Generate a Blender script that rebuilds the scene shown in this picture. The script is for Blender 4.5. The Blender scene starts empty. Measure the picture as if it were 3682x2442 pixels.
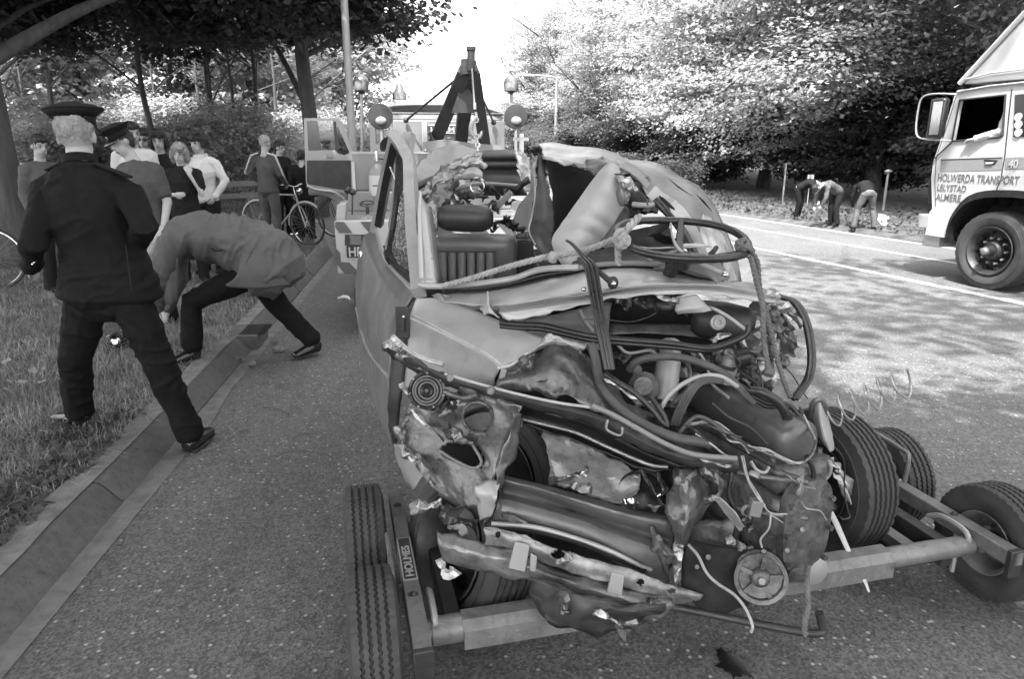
import bpy, bmesh, math, random
import numpy as np
from mathutils import Vector, Matrix, Quaternion
PI = math.pi
R = math.radians
rng = random.Random(7)
nrs = np.random.RandomState(11)
sc = bpy.context.scene
col = sc.collection

# ------------------------------------------------------------------ camera, sky, sun, exposure
CAM_H = 1.6
F_PX = 2492.0            # focal length in pixels of the 3682 px wide photograph
PITCH = R(15.35)
cam_d = bpy.data.cameras.new('camera')
cam = bpy.data.objects.new('camera', cam_d)
col.objects.link(cam)
cam_d.sensor_width = 36.0
cam_d.lens = 36.0 * F_PX / 3682.0
cam_d.clip_start = 0.05
cam_d.clip_end = 900.0
cam.location = (0, 0, CAM_H)
cam.rotation_euler = (PI / 2 - PITCH, 0, 0)
sc.camera = cam

SUN_EL = R(60)
SUN_AZ = (0.30, 0.954)     # horizontal direction the light travels
world = bpy.data.worlds.new('World')
sc.world = world
world.use_nodes = True
wn = world.node_tree.nodes
wl = world.node_tree.links
wn.clear()
w_out = wn.new('ShaderNodeOutputWorld')
w_bg = wn.new('ShaderNodeBackground')
w_sky = wn.new('ShaderNodeTexSky')
w_sky.sky_type = 'NISHITA'
w_sky.sun_disc = False
w_sky.sun_elevation = SUN_EL
w_sky.sun_rotation = math.atan2(-SUN_AZ[0], -SUN_AZ[1])
w_sky.dust_density = 3.0
w_bw = wn.new('ShaderNodeRGBToBW')
w_bg.inputs['Strength'].default_value = 0.15
wl.new(w_sky.outputs[0], w_bw.inputs[0])
wl.new(w_bw.outputs[0], w_bg.inputs['Color'])
wl.new(w_bg.outputs[0], w_out.inputs['Surface'])

sun_d = bpy.data.lights.new('sun', 'SUN')
sun_d.energy = 2.0
sun_d.angle = R(0.53)
sun_d.color = (1.0, 1.0, 1.0)
sun = bpy.data.objects.new('sun', sun_d)
col.objects.link(sun)
_sd = Vector((SUN_AZ[0] * math.cos(SUN_EL), SUN_AZ[1] * math.cos(SUN_EL), -math.sin(SUN_EL)))
sun.rotation_euler = _sd.to_track_quat('-Z', 'Y').to_euler()
sc.view_settings.view_transform = 'Standard'
sc.view_settings.look = 'None'
sc.view_settings.gamma = 1.0
sc.view_settings.use_curve_mapping = False
sc.view_settings.exposure = 2.8
sc.render.engine = 'CYCLES'
sc.cycles.max_bounces = 6
sc.cycles.transparent_max_bounces = 6

# ------------------------------------------------------------------ measuring: a pixel of the photograph at a given distance
SP, CP = math.sin(PITCH), math.cos(PITCH)
def ray(x, y):
    dx, dy = x - 1841.0, y - 1221.0
    return dx, F_PX * CP - dy * SP, -(F_PX * SP + dy * CP)
def P(x, y, Y):
    dx, f, u = ray(x, y)
    return Vector((Y * dx / f, Y, CAM_H + Y * u / f))
def G(x, y, z=0.0):
    dx, f, u = ray(x, y)
    t = (z - CAM_H) / u
    return Vector((t * dx, t * f, z))
def PL(x, y, p0, n):
    d = Vector(ray(x, y)); o = Vector((0, 0, CAM_H))
    return o + d * ((p0 - o).dot(n) / d.dot(n))

# ------------------------------------------------------------------ noise
def _h(ix, iy, iz, s):
    h = (ix * 374761393 + iy * 668265263 + iz * 2147483647 + s * 974711) & 0xffffffff
    h = ((h ^ (h >> 13)) * 1274126177) & 0xffffffff
    return ((h ^ (h >> 16)) & 0xffff) / 32767.5 - 1.0
def vn(p, s=0):
    p = np.asarray(p, float)
    i = np.floor(p).astype(np.int64); f = p - i; f = f * f * (3 - 2 * f)
    r = 0
    for a in (0, 1):
        for b in (0, 1):
            for c in (0, 1):
                w = (f[:, 0] if a else 1 - f[:, 0]) * (f[:, 1] if b else 1 - f[:, 1]) * (f[:, 2] if c else 1 - f[:, 2])
                r = r + w * _h(i[:, 0] + a, i[:, 1] + b, i[:, 2] + c, s)
    return r
def fbm(p, s=0, o=3):
    r = 0; a = 1.0
    for k in range(o):
        r = r + a * vn(np.asarray(p) * 2 ** k, s + k * 17); a *= 0.5
    return r

# ------------------------------------------------------------------ objects
WI = {}      # world matrix of every object made here
def link(o, parent=None):
    col.objects.link(o)
    if parent is not None:
        o.parent = parent
        o.matrix_parent_inverse = WI[parent.name].inverted()
    WI[o.name] = Matrix.Identity(4) if o.type != 'EMPTY' else o.matrix_basis.copy()
    return o
def tag(o, label=None, cat=None, group=None, kind=None):
    if label: o['label'] = label
    if cat: o['category'] = cat
    if group: o['group'] = group
    if kind: o['kind'] = kind
    return o
def thing(name, label, cat, loc=(0, 0, 0), group=None):
    o = bpy.data.objects.new(name, None)
    o.empty_display_size = 0.2
    o.location = loc
    link(o)
    WI[o.name] = Matrix.Translation(Vector(loc))
    return tag(o, label, cat, group)
def dup(root, loc, rotz=0, scale=None, label=None, group=None):
    m = {}
    def cp(o, par):
        c = o.copy(); col.objects.link(c)
        if par is not None: c.parent = par
        for ch in kids.get(o.name, []): cp(ch, c)
        return c
    kids = {}
    def walk(o):
        kids[o.name] = list(o.children)
        for ch in o.children: walk(ch)
    walk(root)
    r = cp(root, None)
    place(r, loc, rotz, scale)
    if label: r['label'] = label
    if group: r['group'] = group
    return r
def place(r, loc, rotz=0, scale=None):
    r.location = loc
    r.rotation_euler = (0, 0, rotz)
    if scale: r.scale = scale if hasattr(scale, '__len__') else (scale,) * 3
def mesh_obj(name, v, f, mat, parent=None, smooth=35, kind=None):
    me = bpy.data.meshes.new(name)
    me.from_pydata([tuple(p) for p in v], [], f)
    me.update()
    if smooth:
        me.polygons.foreach_set('use_smooth', [True] * len(me.polygons))
        if smooth < 180: me.set_sharp_from_angle(angle=R(smooth))
    for m in (mat if isinstance(mat, (list, tuple)) else [mat]): me.materials.append(m)
    o = bpy.data.objects.new(name, me)
    link(o, parent)
    if kind: o['kind'] = kind
    return o
def cr(pts, n=6, closed=False):
    """Catmull-Rom through the points"""
    pts = [np.array(p, float) for p in pts]
    m = len(pts)
    if m < 3 and not closed:
        return [Vector(pts[0] + (pts[-1] - pts[0]) * k / n) for k in range(n + 1)]
    out = []
    for i in range(m if closed else m - 1):
        if closed: a, b, c, d = pts[i - 1], pts[i], pts[(i + 1) % m], pts[(i + 2) % m]
        else:
            b, c = pts[i], pts[i + 1]
            a = pts[i - 1] if i else 2 * b - c
            d = pts[i + 2] if i + 2 < m else 2 * c - b
        for k in range(n):
            t = k / n
            out.append(Vector(0.5 * (2 * b + (c - a) * t + (2 * a - 5 * b + 4 * c - d) * t * t + (3 * b - a - 3 * c + d) * t ** 3)))
    if not closed: out.append(Vector(pts[-1]))
    return out
class MB:
    def __init__(s): s.v = []; s.f = []
    def add(s, v, f):
        b = len(s.v); s.v += [Vector(p) for p in v]; s.f += [tuple(i + b for i in q) for q in f]; return s
    def box(s, c, size, rot=None, taper=None):
        hx, hy, hz = size[0] / 2, size[1] / 2, size[2] / 2
        vs = []
        for z in (-1, 1):
            k = taper if (taper and z > 0) else 1
            for x, y in ((-1, -1), (1, -1), (1, 1), (-1, 1)):
                p = Vector((x * hx * k, y * hy * k, z * hz))
                vs.append((rot @ p if rot else p) + Vector(c))
        return s.add(vs, [(3, 2, 1, 0), (4, 5, 6, 7), (0, 1, 5, 4), (1, 2, 6, 5), (2, 3, 7, 6), (3, 0, 4, 7)])
    def bar(s, p, q, w, h, up=(0, 0, 1)):
        p, q = Vector(p), Vector(q); t = (q - p).normalized()
        x = t.cross(Vector(up))
        if x.length < 1e-4: x = t.cross(Vector((1, 0, 0)))
        x.normalize(); y = x.cross(t)
        vs = [c + x * (a * w / 2) + y * (b * h / 2) for c in (p, q) for a, b in ((-1, -1), (1, -1), (1, 1), (-1, 1))]
        return s.add(vs, [(0, 1, 2, 3), (7, 6, 5, 4), (0, 4, 5, 1), (1, 5, 6, 2), (2, 6, 7, 3), (3, 7, 4, 0)])
    def slab(s, poly, n, th):
        """flat polygon (world points) with thickness th along n"""
        n = Vector(n).normalized(); k = len(poly)
        vs = [Vector(p) for p in poly] + [Vector(p) - n * th for p in poly]
        return s.add(vs, [tuple(range(k)), tuple(range(2 * k - 1, k - 1, -1))] + [(i, i + k, (i + 1) % k + k, (i + 1) % k) for i in range(k)])
    def tube(s, pts, r, n=8, closed=False, flat=None):
        pts = [Vector(p) for p in pts]; m = len(pts)
        rs = r if hasattr(r, '__len__') else [r] * m
        up = None; b = len(s.v); 
        for i, p in enumerate(pts):
            if closed: t = pts[(i + 1) % m] - pts[i - 1]
            else: t = pts[min(i + 1, m - 1)] - pts[max(i - 1, 0)]
            if t.length < 1e-9: t = Vector((0, 0, 1))
            t.normalize()
            if up is None:
                up = Vector((0, 0, 1)) if abs(t.z) < 0.9 else Vector((1, 0, 0))
                if flat: up = Vector(flat[1])
            x = t.cross(up)
            if x.length < 1e-6: x = t.orthogonal()
            x.normalize(); y = x.cross(t).normalized(); up = y
            fx, fy = (flat[0][0], flat[0][1]) if flat else (1, 1)
            for k in range(n):
                a = 2 * PI * k / n
                s.v.append(p + x * (math.cos(a) * rs[i] * fx) + y * (math.sin(a) * rs[i] * fy))
        for i in range(m if closed else m - 1):
            j = (i + 1) % m
            for k in range(n):
                l = (k + 1) % n
                s.f.append((b + i * n + k, b + j * n + k, b + j * n + l, b + i * n + l))
        if not closed:
            s.f.append(tuple(b + k for k in range(n)))
            s.f.append(tuple(b + (m - 1) * n + k for k in range(n - 1, -1, -1)))
        return s
    def lathe(s, prof, c, axis, seg=24, close=False):
        """prof: list of (along axis, radius)"""
        a = Vector(axis).normalized(); x = a.orthogonal().normalized(); y = a.cross(x)
        b = len(s.v); n = len(prof)
        for h, r in prof:
            for k in range(seg):
                t = 2 * PI * k / seg
                s.v.append(Vector(c) + a * h + (x * math.cos(t) + y * math.sin(t)) * max(r, 1e-5))
        for i in range(n if close else n - 1):
            j = (i + 1) % n
            for k in range(seg):
                l = (k + 1) % seg
                s.f.append((b + i * seg + k, b + i * seg + l, b + j * seg + l, b + j * seg + k))
        return s
    def cyl(s, p, q, r, seg=12, r2=None):
        p, q = Vector(p), Vector(q); L = (q - p).length
        return s.lathe([(0, 0), (0, r), (L, r if r2 is None else r2), (L, 0)], p, q - p, seg)
    def ball(s, c, r, seg=12, rot=None):
        r = r if hasattr(r, '__len__') else (r, r, r)
        b = len(s.v); n = max(6, seg // 2)
        vs = []; fs = []
        for i in range(n + 1):
            th = PI * i / n
            for k in range(seg):
                a = 2 * PI * k / seg
                p = Vector((math.sin(th) * math.cos(a) * r[0], math.sin(th) * math.sin(a) * r[1], math.cos(th) * r[2]))
                vs.append((rot @ p if rot else p) + Vector(c))
        for i in range(n):
            for k in range(seg):
                l = (k + 1) % seg
                fs.append((i * seg + k, (i + 1) * seg + k, (i + 1) * seg + l, i * seg + l))
        return s.add(vs, fs)
    def obj(s, name, mat, parent=None, smooth=35, bevel=0, kind=None):
        o = mesh_obj(name, s.v, s.f, mat, parent, smooth, kind)
        if bevel:
            m = o.modifiers.new('bevel', 'BEVEL'); m.width = bevel; m.segments = 2; m.limit_method = 'ANGLE'; m.angle_limit = R(40)
        return o
def text(name, body, size, origin, xd, yd, mat, parent, ext=0.001, align='LEFT', bold=0.0, squeeze=1.0):
    cu = bpy.data.curves.new(name, 'FONT'); cu.body = body; cu.size = size; cu.extrude = ext; cu.offset = bold; cu.align_x = align
    t = bpy.data.objects.new(name, cu); col.objects.link(t)
    me = bpy.data.meshes.new_from_object(t.evaluated_get(bpy.context.evaluated_depsgraph_get()))
    bpy.data.objects.remove(t)
    xd, yd = Vector(xd).normalized(), Vector(yd).normalized(); zd = xd.cross(yd)
    M4 = Matrix((xd * squeeze, yd, zd)).transposed().to_4x4(); M4.translation = Vector(origin)
    me.transform(M4); me.materials.clear(); me.materials.append(mat)
    o = bpy.data.objects.new(name, me); return link(o, parent)

# ------------------------------------------------------------------ materials (the photograph is black and white, so every colour is a grey)
def new_mat(name):
    m = bpy.data.materials.new(name); m.use_nodes = True
    nt = m.node_tree; nt.nodes.clear()
    o = nt.nodes.new('ShaderNodeOutputMaterial'); b = nt.nodes.new('ShaderNodeBsdfPrincipled')
    nt.links.new(b.outputs[0], o.inputs['Surface'])
    return m, nt, b
def N(nt, t, **kw):
    n = nt.nodes.new(t)
    for k, v in kw.items(): setattr(n, k, v)
    return n
def noise(nt, co, scale, detail=4, rough=0.6, dist=0.0):
    n = N(nt, 'ShaderNodeTexNoise'); n.inputs['Scale'].default_value = scale; n.inputs['Detail'].default_value = detail
    n.inputs['Roughness'].default_value = rough; n.inputs['Distortion'].default_value = dist
    nt.links.new(co, n.inputs['Vector']); return n.outputs['Fac']
def rmap(nt, src, a, b, c, d):
    n = N(nt, 'ShaderNodeMapRange'); nt.links.new(src, n.inputs[0])
    for i, v in zip((1, 2, 3, 4), (a, b, c, d)): n.inputs[i].default_value = v
    return n.outputs[0]
def math_(nt, op, a, b):
    n = N(nt, 'ShaderNodeMath', operation=op)
    for i, v in enumerate((a, b)):
        if isinstance(v, (int, float)): n.inputs[i].default_value = v
        else: nt.links.new(v, n.inputs[i])
    return n.outputs[0]
def mixf(nt, f, a, b):
    n = N(nt, 'ShaderNodeMix'); n.data_type = 'FLOAT'
    for i, v in ((0, f), (2, a), (3, b)):
        if isinstance(v, (int, float)): n.inputs[i].default_value = v
        else: nt.links.new(v, n.inputs[i])
    return n.outputs[0]
def bump(nt, b, src, strength, dist=0.01, prev=None):
    n = N(nt, 'ShaderNodeBump'); n.inputs['Strength'].default_value = strength; n.inputs['Distance'].default_value = dist
    nt.links.new(src, n.inputs['Height'])
    if prev: nt.links.new(prev, n.inputs['Normal'])
    nt.links.new(n.outputs[0], b.inputs['Normal']); return n.outputs[0]
def co_obj(nt, stretch=None):
    c = N(nt, 'ShaderNodeTexCoord').outputs['Object']
    if stretch:
        m = N(nt, 'ShaderNodeMapping'); m.inputs['Scale'].default_value = stretch
        nt.links.new(c, m.inputs[0]); c = m.outputs[0]
    return c
def M(name, base, rough=0.6, metal=0.0, var=0.25, vs=5, bmp=0.15, bs=60, dist=0.004, coat=0.0, dirt=0.0, spec=0.5, stretch=None, scratch=0.0):
    m, nt, b = new_mat(name)
    c = co_obj(nt, stretch)
    f = noise(nt, c, vs, 5, 0.65)
    v = rmap(nt, f, 0.3, 0.7, base * (1 - var), base * (1 + var))
    if dirt:
        g = noise(nt, c, vs * 2.7, 6, 0.75, 0.6)
        v = mixf(nt, rmap(nt, g, 0.5, 0.68, 0, dirt), v, base * 0.25)
    r = rough
    if scratch:
        g = noise(nt, co_obj(nt, (3, 30, 9)), 6, 3, 0.5, 1.5)
        k = rmap(nt, g, 0.66, 0.7, 0, scratch)
        v = mixf(nt, k, v, min(0.8, base * 2.2))
    nt.links.new(v, b.inputs['Base Color'])
    rr = rmap(nt, noise(nt, c, vs * 4, 3), 0.3, 0.7, max(0.03, rough * 0.75), min(1, rough * 1.25))
    nt.links.new(rr, b.inputs['Roughness'])
    b.inputs['Metallic'].default_value = metal
    b.inputs['Specular IOR Level'].default_value = spec
    b.inputs['Coat Weight'].default_value = coat
    if bmp: bump(nt, b, noise(nt, c, bs, 5, 0.6), bmp, dist)
    return m
def asphalt_mat(name, base, chips, patch):
    m, nt, b = new_mat(name)
    c = co_obj(nt)
    v = N(nt, 'ShaderNodeTexVoronoi'); v.inputs['Scale'].default_value = 115; nt.links.new(c, v.inputs['Vector'])
    cc = N(nt, 'ShaderNodeRGBToBW'); nt.links.new(v.outputs['Color'], cc.inputs[0])
    v2 = N(nt, 'ShaderNodeTexVoronoi'); v2.inputs['Scale'].default_value = 34; nt.links.new(c, v2.inputs['Vector'])
    c2 = N(nt, 'ShaderNodeRGBToBW'); nt.links.new(v2.outputs['Color'], c2.inputs[0])
    big = math_(nt, 'MULTIPLY', rmap(nt, c2.outputs[0], 0.62, 0.7, 0, 1), rmap(nt, v2.outputs['Distance'], 0.1, 0.3, 1, 0))
    g = rmap(nt, cc.outputs[0], 0.2, 0.85, base * 0.58, base * 1.42)
    f = noise(nt, c, 0.6, 6, 0.6, 0.4)
    g = math_(nt, 'MULTIPLY', g, rmap(nt, f, 0.3, 0.7, 1 - patch, 1 + patch))
    f2 = noise(nt, c, 9, 5, 0.7)
    g = math_(nt, 'MULTIPLY', g, rmap(nt, f2, 0.3, 0.7, 0.86, 1.14))
    st = noise(nt, co_obj(nt, (1.6, 0.16, 1)), 1.5, 4, 0.6)
    g = math_(nt, 'MULTIPLY', g, rmap(nt, st, 0.35, 0.65, 0.9, 1.08))
    ck = N(nt, 'ShaderNodeTexVoronoi', feature='DISTANCE_TO_EDGE'); ck.inputs['Scale'].default_value = 0.33
    wv = N(nt, 'ShaderNodeVectorMath', operation='ADD'); nz_ = N(nt, 'ShaderNodeTexNoise'); nz_.inputs['Scale'].default_value = 2.2; nz_.inputs['Detail'].default_value = 6
    nt.links.new(c, nz_.inputs['Vector']); nt.links.new(c, wv.inputs[0]); nt.links.new(nz_.outputs['Color'], wv.inputs[1]); nt.links.new(wv.outputs[0], ck.inputs['Vector'])
    crack = math_(nt, 'MULTIPLY', rmap(nt, ck.outputs['Distance'], 0.0, 0.007, .45, 0), rmap(nt, noise(nt, c, .8, 2), .48, .56, 0, 1))
    g = mixf(nt, crack, g, base * .3)
    st2 = noise(nt, c, 1.7, 5, .7, 1.2)
    g = mixf(nt, rmap(nt, st2, .6, .72, 0, .4), g, base * .5)
    g = mixf(nt, math_(nt, 'MULTIPLY', big, 0.75), g, chips)
    nt.links.new(g, b.inputs['Base Color'])
    b.inputs['Roughness'].default_value = 0.75
    h = math_(nt, 'ADD', v.outputs['Distance'], math_(nt, 'MULTIPLY', f2, 0.6))
    bump(nt, b, h, 0.45, 0.004)
    return m
def leaf_mat(name, base, trans=0.5):
    m = bpy.data.materials.new(name); m.use_nodes = True
    nt = m.node_tree; nt.nodes.clear()
    o = nt.nodes.new('ShaderNodeOutputMaterial')
    d = nt.nodes.new('ShaderNodeBsdfPrincipled'); t = nt.nodes.new('ShaderNodeBsdfTranslucent'); mx = nt.nodes.new('ShaderNodeMixShader')
    oi = N(nt, 'ShaderNodeObjectInfo')
    f = noise(nt, co_obj(nt), 1.3, 3)
    f2 = noise(nt, co_obj(nt), 14, 2)
    g = math_(nt, 'MULTIPLY', rmap(nt, f, 0.3, 0.7, base * 0.65, base * 1.35), rmap(nt, f2, 0.3, 0.7, 0.6, 1.4))
    g = math_(nt, 'MULTIPLY', g, rmap(nt, oi.outputs['Random'], 0, 1, 0.8, 1.2))
    nt.links.new(g, d.inputs['Base Color']); nt.links.new(math_(nt, 'MULTIPLY', g, 1.5), t.inputs['Color'])
    d.inputs['Roughness'].default_value = 0.6; d.inputs['Specular IOR Level'].default_value = 0.3
    mx.inputs[0].default_value = trans
    nt.links.new(d.outputs[0], mx.inputs[1]); nt.links.new(t.outputs[0], mx.inputs[2]); nt.links.new(mx.outputs[0], o.inputs['Surface'])
    return m
def glass_mat(name, tint=0.9, rough=0.02, dust=0.0):
    m, nt, b = new_mat(name)
    out = nt.nodes['Material Output'] if 'Material Output' in nt.nodes else [n for n in nt.nodes if n.type == 'OUTPUT_MATERIAL'][0]
    g = nt.nodes.new('ShaderNodeBsdfGlossy'); g.inputs['Roughness'].default_value = rough; g.inputs['Color'].default_value = (.9, .9, .9, 1)
    t = nt.nodes.new('ShaderNodeBsdfTransparent'); t.inputs['Color'].default_value = (tint, tint, tint, 1)
    fr = nt.nodes.new('ShaderNodeFresnel'); fr.inputs['IOR'].default_value = 1.5
    mx = nt.nodes.new('ShaderNodeMixShader'); nt.links.new(fr.outputs[0], mx.inputs[0]); nt.links.new(t.outputs[0], mx.inputs[1]); nt.links.new(g.outputs[0], mx.inputs[2])
    last = mx.outputs[0]
    if dust:
        d = nt.nodes.new('ShaderNodeBsdfDiffuse'); f = noise(nt, co_obj(nt), 90, 3, 0.8)
        nt.links.new(rmap(nt, f, 0.45, 0.65, 0.08, 0.5), d.inputs['Color'])
        m2 = nt.nodes.new('ShaderNodeMixShader'); m2.inputs[0].default_value = dust
        nt.links.new(last, m2.inputs[1]); nt.links.new(d.outputs[0], m2.inputs[2]); last = m2.outputs[0]
    nt.links.new(last, out.inputs['Surface'])
    return m
m_asph = asphalt_mat('asphalt', 0.108, 0.5, 0.16)
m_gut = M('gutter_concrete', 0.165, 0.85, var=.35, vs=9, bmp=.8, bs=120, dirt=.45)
m_kerb = M('kerb_concrete', 0.105, 0.85, var=.22, vs=14, bmp=.9, bs=130, dist=.006, dirt=.55)
m_line = M('road_paint', 0.42, 0.6, var=.15, vs=4, bmp=.3, bs=120, dirt=.25)
m_soil = M('soil', 0.07, 0.95, var=.5, vs=1.5, bmp=1, bs=18, dist=.03)
m_litter = M('leaf_litter', 0.075, 0.95, var=.6, vs=4, bmp=1, bs=30, dist=.03)
m_path = M('sandy_path', 0.16, 0.9, var=.25, vs=2, bmp=.5, bs=60)
m_bark = M('bark', 0.07, 0.9, var=.45, vs=6, bmp=1, bs=14, dist=.03, stretch=(1, 1, .25))
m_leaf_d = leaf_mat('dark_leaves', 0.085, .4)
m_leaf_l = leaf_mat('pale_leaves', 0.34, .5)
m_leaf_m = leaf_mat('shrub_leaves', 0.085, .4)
m_grass = leaf_mat('grass_blades', 0.19, .35)
m_straw = leaf_mat('straw', 0.34, .2)
m_galv = M('galvanised_steel', 0.28, 0.5, .3, var=.1, bmp=.05)
m_wood = M('weathered_wood', 0.22, 0.8, var=.3, vs=8, bmp=.6, bs=40, stretch=(1, 1, 6))
m_rubber = M('tyre_rubber', 0.04, 0.75, var=.3, vs=9, bmp=.25, bs=90, dirt=.2)
m_rubber_side = M('tyre_sidewall', 0.03, 0.6, var=.3, vs=7, bmp=.15, bs=60)
m_black = M('black_rubber', 0.018, 0.32, var=.3, vs=12, bmp=.12, bs=60, dirt=.3)
m_hose = M('hose_rubber', 0.055, 0.55, var=.35, vs=14, bmp=.3, bs=90, dirt=.3)
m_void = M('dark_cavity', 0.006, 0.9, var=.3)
m_paint_s = M('shaded_dusty_car_paint', 0.2, 0.4, .3, var=.15, vs=3, bmp=.1, bs=30, coat=.3, dirt=.3, scratch=.05)  # darker copy of the car paint; the door's shade is put into its colour
m_paint_f = M('shaded_dull_front_paint', 0.125, 0.45, .25, var=.25, vs=5, bmp=.15, bs=30, coat=.1, dirt=.35, scratch=.08)  # car paint darkened for the shade on the front panel, plus real dirt
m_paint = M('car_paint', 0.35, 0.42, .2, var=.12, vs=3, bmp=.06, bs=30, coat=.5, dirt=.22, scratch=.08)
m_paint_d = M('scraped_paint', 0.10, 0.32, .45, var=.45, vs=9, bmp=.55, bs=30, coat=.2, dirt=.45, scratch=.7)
m_bare = M('torn_bare_metal', 0.27, 0.36, .75, var=.5, vs=14, bmp=.8, bs=45, dirt=.6)
m_dirty = M('oily_cast_metal', 0.12, 0.4, .5, var=.55, vs=16, bmp=.9, bs=55, dirt=.5)
m_splash = M('torn_undersealed_panel', 0.26, 0.4, .3, var=.55, vs=8, bmp=.6, bs=30, dirt=.5, scratch=.6)
m_valve = M('valve_cover_paint', 0.10, 0.36, .2, var=.25, vs=6, bmp=.15, bs=40, dirt=.3)
m_chrome = M('chrome', 0.65, 0.14, 1, var=.1, bmp=.05)
m_wire = M('wire_insulation', 0.3, 0.4, var=.4, vs=20)
m_wire_d = M('dark_wire', 0.04, 0.45)
m_vinyl = M('seat_vinyl', 0.11, 0.38, var=.12, vs=4, bmp=.15, bs=160)
m_vinyl_d = M('dark_vinyl', 0.03, 0.45, var=.2, bmp=.2, bs=120)
m_bench = M('dark_bench_vinyl', 0.04, 0.5, var=.15, vs=4, bmp=.15, bs=120)
m_head = M('head_lining', 0.025, 0.9, var=.3, bmp=.3, bs=80)
m_cloth_l = M('pale_upholstery', 0.34, 0.65, var=.1, vs=5, bmp=.2, bs=150, dirt=.12)
m_foil = M('crinkled_plastic', 0.36, 0.22, .3, var=.4, vs=14, bmp=.8, bs=30, dirt=.25)
m_rope_d = M('dirty_rope_fibre', 0.12, 0.9, var=.4, vs=20, bmp=.8, bs=180)
m_rope = M('rope_fibre', 0.3, 0.9, var=.3, vs=20, bmp=.8, bs=180)
m_dolly = M('dolly_grey_paint', 0.16, 0.45, .25, var=.3, vs=9, bmp=.3, bs=60, dirt=.5, scratch=.4)
m_dark_steel = M('dark_steel', 0.045, 0.5, .4, var=.35, vs=8, bmp=.3, bs=50, dirt=.2)
m_white = M('white_paint', 0.40, 0.4, var=.06, vs=3, bmp=.03, coat=.2)
m_stripe_t = M('grey_door_stripe', 0.2, 0.45, var=.06)
m_letter = M('grey_lettering', 0.11, 0.5, var=.1)
m_stripe = M('grey_stripe', 0.085, 0.45, var=.06)
m_tgrey = M('tow_truck_paint', 0.17, 0.42, var=.1, vs=2, bmp=.05, coat=.1, dirt=.12)
m_tlight = M('tow_truck_pale_paint', 0.30, 0.4, var=.07, vs=2, bmp=.03, coat=.2)
m_plate = M('number_plate', 0.012, 0.4)
m_glass = glass_mat('window_glass', .85)
m_glass_dust = glass_mat('dusty_glass', .7, .1, .45)
m_glass_dark = M('dark_window', 0.012, 0.06, var=.2, bmp=0)
m_lens = M('lamp_lens', 0.2, 0.1, .5, var=.3, vs=20, bmp=.4, bs=60)
# ------------------------------------------------------------------ ground, road, kerb
RD = Vector((-0.307, 0.952, 0)); RN = Vector((0.952, 0.307, 0))      # direction of the road, and to its right
K0 = Vector((-1.697, 1.944, 0)); KD = Vector((-0.1255, 0.992, 0)).normalized(); KN = Vector((-KD.y, KD.x, 0))
def kp(s, off, z=0.0):
    """point along the kerb: s metres from K0, off metres onto the verge; bends beyond 9 m"""
    s1 = min(s, 9.0); p = K0 + KD * s1; n = KN
    if s > 9.0:
        p = p + RD * (s - 9.0); n = -RN
    q = p + n * off; return Vector((q.x, q.y, z))
def rp(s, off, z=0.0):
    q = RD * s + RN * off; return Vector((q.x, q.y, z))
mesh_obj('ground', [(-300, -60, -.03), (300, -60, -.03), (300, 600, -.03), (-300, 600, -.03)], [(0, 1, 2, 3)], m_soil, kind='structure')
ss = [-9, -4, 0, 3, 6, 9, 14, 20, 30, 45, 70, 110, 200]
v = []
for s in ss:
    a = kp(s, 0.02 if s <= 9 else .02)
    t = a.dot(RD)
    v += [a, rp(t, 14.2 if False else 10.75)]
f = [(2 * i, 2 * i + 1, 2 * i + 3, 2 * i + 2) for i in range(len(ss) - 1)]
f = [q for q in f]
# asphalt as one sheet: left edge follows the kerb, right edge the far verge
mesh_obj('road', v, f, m_asph, kind='structure', smooth=0)
def line(name, s0, s1, off, w, z=.004, mat=None):
    n = 10; v = []
    for i in range(n + 1):
        s = s0 + (s1 - s0) * i / n; v += [rp(s, off - w / 2, z), rp(s, off + w / 2, z)]
    o = mesh_obj(name, v, [(2 * i, 2 * i + 1, 2 * i + 3, 2 * i + 2) for i in range(n)], mat or m_line, smooth=0)
    o['kind'] = 'structure'; return o
line('lane_line', -6, 190, 7.45, .14)
line('lane_line', 4, 190, 9.22, .10)
line('edge_line', -6, 190, 10.55, .12)
# right verge: slightly raised leaf litter
v = []; n = 40
for i in range(n + 1):
    s = -12 + i * 3.5
    for off, z in ((10.72, 0.0), (10.85, .05), (11.6, .09), (13.5, .16), (40, .3)):
        v.append(rp(s, off + .12 * vn([[s * .7, off, 0]])[0], z + .03 * vn([[s * 1.3, off * 2, 3]])[0]))
f = [(i * 5 + k, i * 5 + k + 1, i * 5 + k + 6, i * 5 + k + 5) for i in range(n) for k in range(4)]
mesh_obj('far_verge', v, f, m_litter, kind='structure')
# left verge
v = []; n = 60; offs = (.19, .5, 1.2, 2.2, 3.5, 5.5, 9, 16, 40)
for i in range(n + 1):
    s = -6 + i * .6 if i < 45 else -6 + 27 + (i - 45) * 6
    for j, off in enumerate(offs):
        z = .105 if j == 0 else .1 + .035 * vn([[s * .8, off * .9, 1]])[0] + (.02 if j > 3 else 0)
        v.append(kp(s, off, z))
m = len(offs)
f = [(i * m + k + 1, i * m + k, i * m + k + m, i * m + k + m + 1) for i in range(n) for k in range(m - 1)]
mesh_obj('verge', v, f, m_soil, kind='structure')
# sandy path across the back of the verge
v = []
for i in range(21):
    s = 1.0 + i * 2.2
    c = 6.2 + .5 * math.sin(s * .2)
    v += [kp(s, c - .8, .155), kp(s, c + .9, .155)]
mesh_obj('path', v, [(2 * i + 1, 2 * i, 2 * i + 2, 2 * i + 3) for i in range(20)], m_path, kind='structure')

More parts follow.
